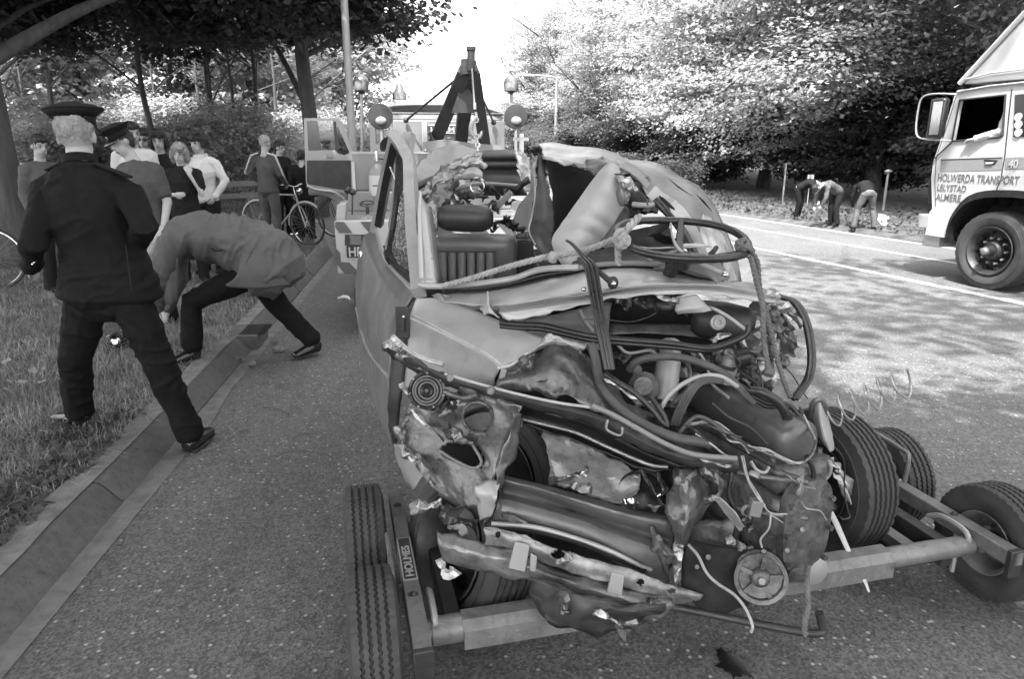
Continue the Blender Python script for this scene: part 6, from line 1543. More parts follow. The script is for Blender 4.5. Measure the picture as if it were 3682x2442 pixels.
sheet('brace_strip', [[(2570, 1795, 1.82), (2590, 1790, 1.82)], [(2610, 1850, 1.81), (2640, 1840, 1.81)], [(2650, 1900, 1.8), (2680, 1895, 1.8)]], m_tlight, 6, 8, .002, 40, .006, .004)
for k in range(5):
    f = k / 4; ctube('brace_rib', [(2573 + 14 * f, 1798 - 4 * f, 1.81), (2613 + 24 * f, 1852 - 8 * f, 1.8), (2652 + 24 * f, 1900 - 4 * f, 1.79)], .0022, m_dirty, 5)
# sheet metal hanging under the bumper
sheet('under_tray', [
    [(1900, 2080, 1.74), (2050, 2120, 1.72), (2200, 2160, 1.71), (2400, 2175, 1.72)], [(1900, 2140, 1.73), (2030, 2175, 1.71), (2170, 2200, 1.69), (2380, 2215, 1.70)],
    [(1935, 2215, 1.73), (2040, 2225, 1.70), (2150, 2235, 1.69), (2320, 2240, 1.70)], [(1990, 2262, 1.72), (2080, 2275, 1.70), (2170, 2285, 1.69), (2270, 2270, 1.70)]], m_dark_steel, 4, 3, .010, 8, .014, .003, deep=.03, sm=24, tri=.35)
ruck('hanging_rag', [(2140, 2205, 1.67), (2210, 2235, 1.66), (2235, 2275, 1.66), (2265, 2292, 1.67)], [6, 16, 12, 3], m_bare, 58, .02, 9)
ruck('hanging_rag', [(1990, 2140, 1.7), (2030, 2150, 1.68), (2035, 2200, 1.68), (2010, 2215, 1.7)], [20, 44, 50, 16], m_paint_d, 59, .03, 9)
ruck('torn_tread', [(2220, 2240, 1.66), (2250, 2245, 1.66), (2275, 2235, 1.66)], [10, 24, 10], m_bare, 60, .02, 9)

# front wheels of the wreck standing in the dolly
def car_wheel(c, ax, r=.285, w=.165, side=1, dark=False):
    ty = tyre_mb(c, ax, r, w, 5, 120, .0018, .17).obj('tyre', m_rubber, car)
    rm = rim_mb(c, ax, .175, w, .03, side=side).obj('rim', m_dark_steel, car); return ty, rm
cL = P(1682, 1970, 2.08)
car_wheel(cL, Vector((-.76, -.55, .34)), .262, .19)
ruck('hub_shard', [(1580, 2010, 1.9), (1596, 2050, 1.88), (1625, 2075, 1.88), (1650, 2040, 1.9)], [20, 44, 40, 16], m_foil, 61, .03, 9)
cR = P(2962, 1735, 2.52)
cR.z = .33
axR = Vector((-.93, -.36, .06)).normalized()
tyR, rmR = car_wheel(cR, axR, .285, .17)
m = MB(); m.lathe([(.05, .17), (.075, .165), (.08, .12), (.06, .1), (.07, .05), (.085, 0)], cR, axR, 28); hcR = m.obj('hub_cap', m_black, rmR)
ruck('bright_trim_shard', [(2990, 1665, 2.3), (3035, 1720, 2.3), (3062, 1780, 2.32), (3075, 1830, 2.33)], [20, 44, 30, 6], m_foil, 62, .02, 9)
ruck('bright_trim_shard', [(2985, 1702, 2.28), (3030, 1750, 2.28), (3065, 1810, 2.3)], [14, 22, 6], m_white, 63, .008, 9)
ctube('bright_strip', [(2980, 1828, 2.2), (3010, 1890, 2.15), (3060, 2000, 2.08), (3105, 2080, 2.04), (3125, 2130, 2.02)], [.011, .012, .009, .008, .004], m_white, flat=((1, .35), (0, 0, 1)))
cB = P(1868, 1660, 2.5); cB.z = cB.z
car_wheel(P(1850, 1690, 2.62), Vector((-.7, -.7, .05)), .28, .17)

# engine
E0, E1 = P(2512, 1412, 2.42), P(2868, 1592, 1.95); EA = (E1 - E0).normalized(); EL = (E1 - E0).length
ES = EA.cross(Vector((0, 0, 1))).normalized(); EU = ES.cross(EA).normalized()
EMx = Matrix((EA, ES, EU)).transposed()
def secloft(name, secs, mat, n=24, parent=None, sm=60):
    """secs: (centre, half width along ES, half height along EU, squareness)"""
    v = []; f = []
    for c, a, b_, sq in secs:
        for k in range(n):
            t = 2 * PI * k / n; ct, st = math.cos(t), math.sin(t)
            v.append(Vector(c) + ES * (a * math.copysign(abs(ct) ** sq, ct)) + EU * (b_ * math.copysign(abs(st) ** sq, st)))
    m_ = len(secs)
    for i in range(m_ - 1):
        for k in range(n): f.append((i * n + k, i * n + (k + 1) % n, (i + 1) * n + (k + 1) % n, (i + 1) * n + k))
    f.append(tuple(range(n - 1, -1, -1))); f.append(tuple((m_ - 1) * n + k for k in range(n)))
    return mesh_obj(name, v, f, mat, parent or car, sm)
u = EU
vc = secloft('valve_cover', [(E0 - EA * .02, .03, .03, .7), (E0, .062, .058, .8), (E0 + EA * .06, .068, .062, .8), (E0 + EA * EL * .3, .069, .064, .8), (E0 + EA * EL * .33, .072, .067, .8), (E0 + EA * EL * .6, .074, .068, .8), (E0 + EA * EL * .63, .078, .071, .8), (E0 + EA * EL * .95, .078, .071, .8), (E1, .074, .068, .8), (E1 + EA * .016, .062, .056, .85), (E1 + EA * .02, .03, .028, .9)], m_valve)
for o_ in (-.03, .03): pass
secloft('cover_flange', [(E0 - u * .055, .10, .008, .3), (E1 - u * .055 + EA * .03, .105, .008, .3)], m_dirty)
head_ = secloft('cylinder_head', [(E0 - u * .10, .095, .045, .35), (E0 + EA * EL * .5 - u * .10, .1, .042, .35), (E1 - u * .10 + EA * .03, .1, .045, .35), (E1 - u * .10 + EA * .045, .08, .035, .4)], m_dirty)
blk = secloft('engine_block', [(E0 - u * .25, .11, .11, .35), (E0 + EA * EL * .5 - u * .25, .105, .115, .35), (E1 - u * .26 + EA * .02, .115, .12, .35), (E1 - u * .26 + EA * .05, .1, .11, .4)], m_dirty)
secloft('timing_cover', [(E1 - u * .24 + EA * .05, .095, .15, .6), (E1 - u * .24 + EA * .075, .09, .145, .6), (E1 - u * .24 + EA * .08, .07, .12, .7)], m_dirty)
secloft('oil_sump', [(E0 + EA * .05 - u * .40, .09, .05, .5), (E1 - u * .41, .1, .06, .5), (E1 - u * .41 + EA * .04, .08, .05, .5)], m_dark_steel)
for k in range(10):
    s_ = -1 if k % 2 else 1; q = E0 + EA * (EL * (.1 + .9 * (k // 2) / 4)) - u * .05 + ES * s_ * .09
    m = MB(); m.cyl(q, q + u * .018, .009, 6); m.obj('bolt', m_dirty, car)
for dx, dz in ((-.075, .08), (.075, .08), (-.08, -.02), (.08, -.02), (-.07, -.12), (.07, -.12), (0, -.145)):
    q = E1 - u * .24 + EA * .078 + ES * dx + u * dz; m = MB(); m.cyl(q, q + EA * .014, .009, 6); m.obj('bolt', m_dirty, car)
for z_ in (.02, -.09): ctube('casting_rib', [(2650, 1700 - z_ * 0 + (0 if z_ > 0 else 130), 1.9), (2780, 1722 + (0 if z_ > 0 else 130), 1.86), (2900, 1735 + (0 if z_ > 0 else 130), 1.87)], .008, m_dirty)
ruck('casting_smear', [(2872, 1716, 1.84), (2880, 1750, 1.84), (2870, 1790, 1.84)], [14, 30, 20], m_galv, 64, .01, 7)
def pulley(x, y, Y, r, grooves=1, ax=None):
    c = P(x, y, Y); a = Vector(ax or (-.2, -1, .25)).normalized(); m = MB()
    m.lathe([(-.03, .0), (-.03, r * .35), (-.022, r * .9), (-.02, r), (-.014, r), (-.006, r * .86), (.004, r * .86), (.012, r), (.018, r), (.016, r * .84), (.004, r * .8), (.0, r * .4), (.014, r * .34), (.02, r * .22), (.02, .0)], c, a, 36)
    o = m.obj('pulley', m_dirty, car, 40); x_ = a.orthogonal().normalized(); y_ = a.cross(x_)
    for k in range(5):
        t = 2 * PI * k / 5; d = x_ * math.cos(t) + y_ * math.sin(t); m = MB(); m.bar(c + a * .006 + d * r * .3, c + a * .008 + d * r * .82, .012, .008, a); m.obj('pulley_spoke', m_dirty, o)
    m = MB(); m.cyl(c + a * .018, c + a * .036, .011, 6); m.obj('bolt', m_galv, o); return o
pulley(2733, 2077, 1.8, .077)
m = MB(); m.lathe([(-.05, .04), (.0, .046), (.03, .042), (.04, .03), (.07, .03), (.075, .018), (.075, 0)], P(2850, 2010, 1.92), (-.1, -1, -.2), 22); m.obj('water_pump', m_dirty, car)
m = MB(); m.lathe([(-.08, .055), (.02, .058), (.04, .045), (.05, .02), (.05, 0)], P(2905, 2035, 1.98), (.3, -1, .0), 22); m.obj('dynamo', m_galv, car)
for x, y, Y in ((2546, 2004, 1.84), (2506, 2040, 1.84), (2540, 2070, 1.84), (2660, 1900, 1.84), (2700, 1860, 1.84), (2830, 1980, 1.82), (2885, 1905, 1.84), (2745, 1985, 1.82)):
    m = MB(); m.cyl(P(x, y, Y), P(x, y, Y - .010), .007, 6); m.lathe([(0, .010), (.003, .009), (.003, 0)], P(x, y, Y), (0, -1, .1), 12); m.obj('bolt', m_dirty, car)
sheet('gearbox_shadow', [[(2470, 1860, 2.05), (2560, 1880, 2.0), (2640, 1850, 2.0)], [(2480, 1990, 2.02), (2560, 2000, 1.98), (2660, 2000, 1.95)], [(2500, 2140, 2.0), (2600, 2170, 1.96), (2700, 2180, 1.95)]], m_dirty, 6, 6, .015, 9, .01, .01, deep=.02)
sheet('engine_undershield', [[(2460, 1930, 1.87), (2560, 1960, 1.86), (2680, 1980, 1.85)], [(2455, 2050, 1.83), (2560, 2060, 1.82), (2690, 2080, 1.82)], [(2450, 2130, 1.80), (2560, 2150, 1.79), (2700, 2160, 1.8)], [(2490, 2165, 1.80), (2570, 2195, 1.79), (2680, 2190, 1.81)]], m_void, 6, 6, .01, 9, .01, .006, deep=.01)  # near-black sheet added where there is only the dark void under the engine
sheet('engine_mount', [[(2620, 1960, 1.88), (2700, 1970, 1.85)], [(2610, 2030, 1.87), (2690, 2040, 1.84)], [(2640, 2100, 1.87), (2680, 2110, 1.85)]], m_dirty, 6, 6, .01, 12, .01, .008, deep=.015)
for x, y in ((2660, 1850), (2690, 1880), (2615, 1935), (2650, 1950)):
    ruck('casting_lump', [(x, y, 1.84), (x + 14, y + 18, 1.82), (x + 4, y + 34, 1.84)], [12, 22, 12], m_galv if x < 2655 else m_dirty, x, .02, 6)
m = MB(); m.box(P(2715, 1825, 1.83), (.035, .03, .05), Matrix.Rotation(.15, 3, 'Y')); m.obj('fuse_box', m_tgrey, car, bevel=.003)
m = MB(); m.box(P(2718, 1858, 1.835), (.03, .03, .022), Matrix.Rotation(.15, 3, 'Y')); m.obj('fuse_base', m_vinyl_d, car, bevel=.003)
m = MB(); m.lathe([(-.01, .014), (0, .019), (.01, .014), (0, .011)], P(2686, 1838, 1.83), (.1, -1, .2), 16, True); m.obj('fuel_union', m_galv, car)
sheet('cardboard_flap', [[(2700, 1690, 1.86), (2735, 1700, 1.86)], [(2695, 1706, 1.85), (2728, 1722, 1.85)], [(2716, 1722, 1.86), (2730, 1722, 1.86)]], m_galv, 4, 4, .002, 20, .002)

# cylinder, bottle and column in the engine bay
hcL, hcR = P(2490, 1140, 2.46), P(2710, 1178, 2.4); ax = hcR - hcL
m = MB(); L_ = ax.length; m.lathe([(0, 0), (.0, .05), (.03, .068), (L_ * .5, .075), (L_ - .03, .068), (L_, .05), (L_, 0)], hcL, ax, 26); m.obj('heater_drum', m_vinyl_d, car, 60)
m = MB(); m.lathe([(0, 0), (0, .009), (.006, .010), (.006, .017), (.0, .018), (-.002, .026), (-.01, .027)], P(2583, 1160, 2.30), (0, -1, .2), 20); m.obj('drum_bolt', m_galv, car)
ctube('speedometer_cable', [(2535, 1103, 2.28), (2570, 1112, 2.26), (2620, 1140, 2.24), (2660, 1170, 2.22), (2693, 1197, 2.2)], .006, m_tlight)
sheet('bulkhead', [[(1820, 1160, 2.6), (2000, 1130, 2.6), (2160, 1090, 2.6), (2200, 1090, 2.6)], [(1850, 1200, 2.58), (2000, 1190, 2.58), (2100, 1180, 2.58), (2190, 1180, 2.58)], [(1900, 1240, 2.5), (2000, 1240, 2.5), (2100, 1250, 2.5), (2200, 1260, 2.5)]], m_tgrey, 5, 5, .006, 8, .004)
sheet('bulkhead', [[(2190, 1160, 2.6), (2300, 1160, 2.6), (2450, 1165, 2.6), (2560, 1170, 2.55)], [(2190, 1200, 2.56), (2300, 1200, 2.56), (2450, 1205, 2.56), (2580, 1225, 2.5)]], m_dirty, 5, 5, .01, 8, .004)
ctube('bulkhead_stay', [(2082, 1115, 2.5), (2100, 1150, 2.5), (2130, 1192, 2.5)], .009, m_galv)
sheet('torn_bonnet_edge', [[(2340, 1058, 2.3), (2370, 1070, 2.28), (2430, 1085, 2.26)], [(2330, 1080, 2.3), (2370, 1100, 2.26), (2440, 1105, 2.25)], [(2300, 1090, 2.3), (2400, 1125, 2.26), (2460, 1135, 2.25)]], m_dark_steel, 7, 5, .02, 20, .02)
ruck('torn_bonnet', [(2340, 1056, 2.27), (2390, 1075, 2.26), (2440, 1090, 2.26)], 14, m_bare, 71, .02, 9)
ruck('torn_bonnet', [(2210, 1080, 2.4), (2250, 1085, 2.38), (2275, 1075, 2.37)], [30, 50, 14], m_bare, 72, .04, 9)
ruck('torn_bonnet', [(2270, 1080, 2.36), (2320, 1100, 2.34)], [20, 10], m_dirty, 73, .02, 9)
sheet('bonnet_tongue', [[(2430, 1100, 2.26), (2445, 1065, 2.26), (2500, 1062, 2.26)], [(2432, 1118, 2.24), (2490, 1105, 2.22), (2540, 1090, 2.24)], [(2440, 1135, 2.25), (2500, 1130, 2.23), (2558, 1118, 2.24)]], m_tlight, 6, 6, .006, 10, .006)
for k in range(9):
    r = random.Random(500 + k); x = r.uniform(2230, 2440); y = r.uniform(1085, 1115); ruck('wreck_scrap', [(x, y, 2.45), (x + r.uniform(-20, 20), y + r.uniform(-12, 12), 2.42), (x + r.uniform(-30, 30), y + r.uniform(-12, 12), 2.45)], r.uniform(6, 16), r.choice([m_bare, m_dirty]), 520 + k, .02, 4)
m = MB(); m.tube([P(2412, 1232, 2.3), P(2405, 1300, 2.25), P(2385, 1440, 2.2)], [.034, .040, .045], 16); tw = m.obj('damper_tower', m_galv, car, 60)
ruck('tower_rim', [(2386, 1236, 2.25), (2405, 1240, 2.23), (2428, 1250, 2.25)], [16, 10, 26], m_foil, 74, .02, 7)
m = MB(); m.lathe([(0, .03), (.05, .034), (.09, .03), (.1, .02), (.12, .02), (.125, 0)], P(2598, 1375, 2.3), (.25, 0, 1), 20); m.obj('brake_reservoir', m_galv, car)
m = MB(); m.lathe([(0, .035), (.012, .036), (.012, .03)], P(2606, 1322, 2.28), (.25, 0, 1), 20); m.obj('reservoir_collar', m_dark_steel, car)
m = MB(); m.cyl(P(2648, 1290, 2.26), P(2690, 1280, 2.26), .033, 16); m.obj('intake_pipe', m_black, car)
ruck('ignition_scrap', [(2555, 1235, 2.28), (2580, 1215, 2.26), (2620, 1200, 2.26)], [20, 30, 20], m_bare, 75, .03, 7)
m = MB(); m.lathe([(0, 0), (.0, .05), (.07, .05), (.085, .03), (.085, 0)], P(2320, 1400, 2.2), (-.3, -1, .5), 18); m.obj('air_filter', m_dirty, car)
for k in range(46):
    r = random.Random(700 + k); x = r.uniform(2200, 2700); y = r.uniform(1255, 1560) if x < 2480 else r.uniform(1255, 1360)
    if k % 4 == 0:
        m = MB(); m.cyl(P(x, y, 2.36), P(x + r.uniform(-25, 25), y + r.uniform(-25, 25), 2.3), r.uniform(.008, .02), 10); m.obj('pipe_stub', r.choice([m_dirty, m_galv, m_black]), car)
    else:
        ruck('wreck_scrap', [(x, y, 2.36), (x + r.uniform(-25, 25), y + r.uniform(-22, 22), 2.32), (x + r.uniform(-45, 45), y + r.uniform(-30, 30), 2.36)], r.uniform(8, 34), r.choice([m_bare, m_dirty, m_dirty, m_dark_steel, m_galv]), 720 + k, .03, 4)
# right hand side: shredded wing
ruck('shredded_wing', [(2740, 1085, 2.4), (2790, 1100, 2.4), (2850, 1130, 2.4), (2880, 1165, 2.4)], [30, 50, 50, 20], m_bare, 81, .04, 10)
sheet('right_inner_wing', [[(2690, 1085, 2.5), (2760, 1090, 2.48), (2840, 1130, 2.45), (2880, 1180, 2.45)], [(2700, 1150, 2.46), (2770, 1160, 2.42), (2840, 1200, 2.4), (2892, 1245, 2.42)], [(2760, 1220, 2.44), (2800, 1230, 2.4), (2850, 1250, 2.4), (2880, 1262, 2.42)], [(2770, 1300, 2.44), (2810, 1290, 2.42), (2820, 1285, 2.42), (2870, 1290, 2.42)]], m_paint_d, 5, 5, .018, 9, .02, .003, deep=.03, tri=.35)
ruck('shredded_wing', [(2700, 1190, 2.36), (2740, 1260, 2.34), (2770, 1330, 2.34), (2760, 1345, 2.34)], [70, 90, 60, 20], m_bare, 82, .05, 10)
ruck('shredded_wing', [(2690, 1250, 2.36), (2700, 1330, 2.34), (2720, 1400, 2.34), (2740, 1440, 2.36)], [60, 80, 70, 30], m_dirty, 83, .05, 10)
ruck('shredded_wing', [(2760, 1040, 2.38), (2790, 1055, 2.38), (2800, 1080, 2.38)], [20, 30, 30], m_foil, 84, .03, 9)
for k in range(20):
    r = random.Random(900 + k); x = r.uniform(2680, 2830); y = r.uniform(1120, 1430)
    if x > 2760 and y > 1320: y -= 150
    ruck('wreck_scrap', [(x, y, 2.36), (x + r.uniform(-20, 20), y + r.uniform(-22, 22), 2.32), (x + r.uniform(-32, 32), y + r.uniform(-40, 40), 2.35)], r.uniform(8, 26), r.choice([m_bare, m_dirty, m_dark_steel, m_dirty, m_paint_d]), 920 + k, .03, 4)
# crinkled clear plastic sheet (rear screen film) at the right
sheet('plastic_film', [[(2535, 760, 2.8), (2575, 780, 2.85), (2605, 830, 2.9)], [(2520, 850, 2.7), (2580, 860, 2.72), (2632, 900, 2.8)], [(2540, 930, 2.64), (2600, 940, 2.66), (2650, 960, 2.75)], [(2580, 985, 2.6), (2620, 1000, 2.6), (2660, 1030, 2.7)], [(2620, 1025, 2.58), (2645, 1040, 2.6), (2665, 1050, 2.65)]], m_foil, 10, 8, .014, 10, .006, .001, deep=.02)

# hoses, seals and wires
ctube('radiator_hose', [(2122, 1236, 2.12), (2140, 1285, 2.1), (2152, 1360, 2.06), (2170, 1400, 2.02), (2230, 1470, 1.97), (2320, 1530, 1.93), (2430, 1575, 1.9), (2520, 1590, 1.89), (2550, 1600, 1.9)], .0155, m_hose, 12)
ctube('heater_hose', [(2262, 1330, 2.16), (2290, 1300, 2.14), (2350, 1285, 2.12), (2440, 1285, 2.1), (2530, 1310, 2.07), (2610, 1350, 2.05), (2670, 1410, 2.03), (2710, 1450, 2.02)], .0125, m_hose, 12)
for dy, r_ in ((0, .010), (14, .0085)):
    ctube('bonnet_seal', [(1800, 1160 + dy, 2.36), (1860, 1166 + dy, 2.33), (1960, 1172 + dy, 2.28), (2060, 1196 + dy, 2.23), (2160, 1214 + dy, 2.2), (2300, 1226 + dy, 2.18), (2420, 1236 + dy, 2.17), (2540, 1252 + dy * .6, 2.16), (2610, 1238 + dy * .3, 2.16), (2680, 1205, 2.16), (2694, 1170, 2.17)], r_, m_black, 10)
for dx in (0, 16, 30):
    ctube('hanging_seal', [(2082 + dx, 930, 2.24), (2108 + dx, 960, 2.2), (2122 + dx, 1030, 2.16), (2140 + dx * .9, 1130, 2.1), (2158 + dx * .9, 1220, 2.06), (2180 + dx * .8, 1330, 2.02)], .0085, m_black, 8)
ctube('bright_seal', [(2376, 1470, 2.0), (2400, 1430, 2.0), (2450, 1385, 2.0), (2520, 1355, 2.0), (2590, 1355, 2.0), (2650, 1390, 2.02)], .008, m_tlight)
for dx in (0, 9, 18, 27): ctube('ribbed_seal', [(2412 + dx, 1528, 1.98), (2440 + dx, 1460, 1.97), (2480 + dx, 1395, 1.97), (2530 + dx * .5, 1362 + dx * .5, 1.98), (2600, 1362 + dx * .5, 2.0)], .0055, m_hose)
ctube('vacuum_hose', [(2700, 1405, 2.0), (2740, 1410, 1.98), (2790, 1440, 1.97), (2820, 1480, 1.97), (2842, 1530, 1.98)], .0145, m_black, 12)
for dy in (0, 12, 24): ctube('battery_cable', [(2660, 1385 + dy, 2.05), (2720, 1420 + dy, 2.02), (2760, 1440 + dy, 2.02), (2830, 1452 + dy * .5, 2.02), (2870, 1490, 2.0), (2885, 1530, 2.0)], .006, m_black, 8)
ctube('bent_bracket', [(2176, 1345, 2.04), (2230, 1380, 2.0), (2290, 1420, 1.98), (2350, 1480, 1.96), (2380, 1520, 1.95), (2400, 1535, 1.95)], .009, m_black)
ctube('bent_bracket', [(2340, 1430, 2.0), (2372, 1470, 1.97), (2390, 1500, 1.96), (2400, 1530, 1.95)], .008, m_dark_steel)
for k in range(7):
    r = random.Random(k * 5 + 2); o_ = [r.uniform(-7, 7) for _ in range(9)]
    ctube('wiring_loom', [(2470 + k, 1528 + o_[0], 1.97), (2560, 1520 + o_[1], 1.95), (2620, 1555 + o_[2], 1.93), (2690, 1608 + o_[3], 1.9), (2760, 1628 + o_[4] * 1.6, 1.87), (2830, 1658 + o_[5], 1.85), (2880, 1666 + o_[6] * .5, 1.85), (2918, 1635 + o_[7], 1.87), (2932, 1590 + o_[8], 1.9), (2910, 1540 + o_[1], 1.94), (2890, 1500 + o_[2], 1.97), (2875, 1465 + o_[3] * .5, 2.0)], .0026, m_wire if k % 3 else m_wire_d, 6)
wires = [
    ([(2665, 1640, 1.86), (2680, 1700, 1.84), (2700, 1750, 1.83), (2740, 1810, 1.82), (2772, 1846, 1.81), (2830, 1850, 1.81)], .003, m_wire),
    ([(2672, 1640, 1.86), (2690, 1720, 1.84), (2720, 1770, 1.83), (2750, 1820, 1.82)], .003, m_wire),
    ([(2772, 1846, 1.81), (2765, 1900, 1.8), (2735, 1940, 1.8), (2740, 1970, 1.8)], .003, m_wire),
    ([(2945, 1590, 2.0), (3000, 1610, 2.05), (3035, 1660, 2.1), (3036, 1760, 2.12), (3045, 1820, 2.12), (3055, 1860, 2.12), (3030, 1868, 2.1), (3022, 1860, 2.1)], .0028, m_wire_d),
    ([(2475, 1960, 1.79), (2510, 2000, 1.76), (2540, 2060, 1.74), (2580, 2100, 1.72), (2640, 2140, 1.7), (2680, 2190, 1.68), (2705, 2250, 1.66), (2700, 2275, 1.66)], .0045, m_rope),
    ([(2100, 1148, 2.3), (2180, 1150, 2.3), (2260, 1158, 2.3), (2320, 1145, 2.3), (2360, 1125, 2.3)], .0022, m_wire_d),
    ([(2690, 1450, 2.05), (2740, 1430, 2.05), (2730, 1330, 2.1), (2695, 1300, 2.15)], .003, m_black),
    ([(2620, 1265, 2.2), (2660, 1300, 2.2), (2656, 1320, 2.2)], .003, m_wire_d),
    ([(2800, 1300, 2.35), (2850, 1350, 2.35), (2880, 1400, 2.35), (2905, 1435, 2.35)], .0025, m_wire_d),
    ([(2500, 1560, 1.9), (2560, 1600, 1.88), (2600, 1632, 1.86), (2650, 1655, 1.85)], .0035, m_bare)]
for pts, r, mt in wires: ctube('wire', pts, r, mt, 6)
for k in range(9):
    r = random.Random(1200 + k); x = r.uniform(2450, 2900); y = 1500 + (x - 2450) * .35 + r.uniform(-40, 60) if x < 2700 else r.uniform(1650, 1900)
    Y0 = 1.9 - (x - 2450) * .0001
    ctube('wire', [(x, y, Y0), (x + r.uniform(20, 40), y + r.uniform(10, 30), Y0 - .03), (x + r.uniform(50, 80), y + r.uniform(30, 50), Y0 - .02), (x + r.uniform(80, 130), y + r.uniform(40, 70), Y0)], r.uniform(.0016, .003), r.choice([m_wire, m_wire_d, m_black, m_galv]), 5)
for pts, r, mt in [
    ([(2440, 1560, 1.93), (2500, 1500, 1.93), (2560, 1520, 1.93), (2600, 1560, 1.92)], .007, m_hose),
    ([(2560, 1450, 1.98), (2620, 1500, 1.95), (2700, 1540, 1.92), (2760, 1600, 1.88)], .004, m_black),
    ([(2600, 1640, 1.88), (2630, 1700, 1.86), (2620, 1780, 1.85), (2650, 1860, 1.84), (2640, 1940, 1.84)], .007, m_black),
    ([(2700, 1660, 1.87), (2720, 1690, 1.85), (2750, 1700, 1.85), (2765, 1680, 1.86)], .005, m_galv),
    ([(2900, 1640, 1.9), (2925, 1700, 1.9), (2910, 1780, 1.9), (2930, 1850, 1.92), (2900, 1920, 1.93)], .008, m_black),
    ([(2220, 1240, 2.25), (2260, 1270, 2.24), (2340, 1262, 2.24), (2380, 1300, 2.22)], .006, m_galv),
    ([(2440, 1270, 2.3), (2480, 1330, 2.25), (2470, 1400, 2.2), (2420, 1450, 2.1)], .008, m_dirty),
    ([(2500, 1250, 2.3), (2540, 1310, 2.28), (2560, 1380, 2.2), (2620, 1430, 2.1)], .005, m_wire),
    ([(2640, 1240, 2.3), (2660, 1330, 2.25), (2720, 1380, 2.2), (2740, 1420, 2.15)], .006, m_black),
    ([(2280, 1340, 2.2), (2300, 1400, 2.15), (2290, 1460, 2.1), (2350, 1500, 2.05)], .006, m_dirty)]: ctube('engine_pipe', pts, r, mt, 8)
for k in range(4):
    q = E0 + EA * (EL * (.2 + .22 * k)) - u * .09 - ES * .1
    m = MB(); m.cyl(q, q - ES * .05 - u * .03, .018, 12); m.cyl(q - ES * .05 - u * .03, q - ES * .09 - u * .06, .014, 10); m.obj('manifold_branch', m_dirty, car)
    m = MB(); m.cyl(q + ES * .02 + u * .02, q - ES * .03 + u * .045, .008, 8); m.obj('spark_plug', m_galv, car)
# sprung loop of seal at the right
for d_, r_, mt in ((0, .010, m_black), (14, .008, m_hose)):
    ctube('door_seal_loop', [(2800 + d_ * .3, 1066, 2.42), (2850 + d_, 1086, 2.42), (2888 + d_, 1145, 2.4), (2908 + d_, 1230, 2.38), (2912 + d_, 1310, 2.36), (2896 + d_, 1370, 2.34), (2850 + d_, 1436, 2.3)], r_, mt, 8)
# long sprung wire coil and the folded bright pieces at the tyre
pts = []
for k in range(150):
    t = k / 149; a = t * 2 * PI * 7.0 + 2.5; w_ = 52 if t < .9 else 50
    cx, cy = 2975 + t * 285, 1492 - t * 118; a = t * 2 * PI * 6.0 + 1.2
    pts.append(P(cx + 13 * math.cos(a) - 14 * math.sin(a) + (10 if t > .9 else 0), cy - 50 * math.sin(a), 2.12 + .06 * math.cos(a)))
m = MB(); m.tube(pts, .0036, 5); m.obj('sprung_wire_coil', m_foil, car, 60)
sheet('bent_cover', [[(2918, 1470, 2.08), (2945, 1440, 2.05), (2968, 1470, 2.08)], [(2928, 1530, 2.05), (2955, 1530, 2.0), (2985, 1540, 2.05)], [(2945, 1580, 2.03), (2970, 1585, 1.98), (2998, 1590, 2.03)], [(2975, 1615, 2.02), (2985, 1622, 1.99), (2998, 1618, 2.02)]], m_tlight, 6, 6, .004, 9, .004, .003)
ctube('cover_rim', [(2916, 1500, 2.07), (2920, 1460, 2.06), (2940, 1438, 2.05), (2962, 1452, 2.06), (2972, 1490, 2.07)], .009, m_dirty)
ctube('steel_loop', [(2965, 1650, 2.1), (2985, 1672, 2.08), (2980, 1705, 2.08), (2962, 1728, 2.08)], .008, m_galv)
ruck('torn_rubber', [(2935, 1760, 2.0), (2965, 1790, 1.98), (2980, 1830, 1.98), (2940, 1850, 2.0)], [20, 60, 50, 20], m_black, 91, .02, 8)

# ------------------------------------------------------------------ ropes lashed about the steering wheel
def rope(name, label, pts, r, knots=(), group=None, mat=None):
    t = thing(name, label, 'rope', tuple(P(*pts[0])), group); path = cr([P(*q) for q in pts], 26)
    for s_ in range(3):
        v = []
        up = None; d = 0
        for i, p in enumerate(path):
            tt = (path[min(i + 1, len(path) - 1)] - path[max(i - 1, 0)]).normalized()
            if i: d += (p - path[i - 1]).length
            x = tt.cross(Vector((0, 1, .1))).normalized(); y = x.cross(tt)
            a = d / (r * 5.5) * 2 * PI / 1.0 + s_ * 2 * PI / 3
            v.append(p + x * math.cos(a) * r * .55 + y * math.sin(a) * r * .55)
        m = MB(); m.tube(v, r * .56, 6); m.obj('strand', mat or m_rope, t, 60)
    for (x, y, Y, kr) in knots:
        c = P(x, y, Y); rr = random.Random(int(x))
        for k in range(3):
            ax = Vector((rr.uniform(-1, 1), rr.uniform(-.6, .6), rr.uniform(-1, 1))).normalized(); xx = ax.orthogonal().normalized(); yy = ax.cross(xx)
            m = MB(); m.tube([c + xx * math.cos(a) * kr + yy * math.sin(a) * kr * .8 for a in [k2 * PI / 7 for k2 in range(14)]], r * .9, 7, True); m.obj('knot_turn', mat or m_rope, t, 60)
    return t
rope('lashing_rope', 'pale twisted rope stretched from the left screen pillar to the steering wheel', [(1590, 1030, 2.5), (1700, 1000, 2.46), (1820, 962, 2.4), (1960, 925, 2.36), (2030, 915, 2.34), (2110, 898, 2.3), (2190, 868, 2.28), (2235, 850, 2.26)], .0105, [(1988, 925, 2.34, .014), (2228, 850, 2.24, .022), (2240, 870, 2.22, .02)])
rope('lashing_rope', 'short rope end hanging down from the left rim of the steering wheel', [(2225, 860, 2.24), (2222, 900, 2.24), (2224, 950, 2.26)], .011)
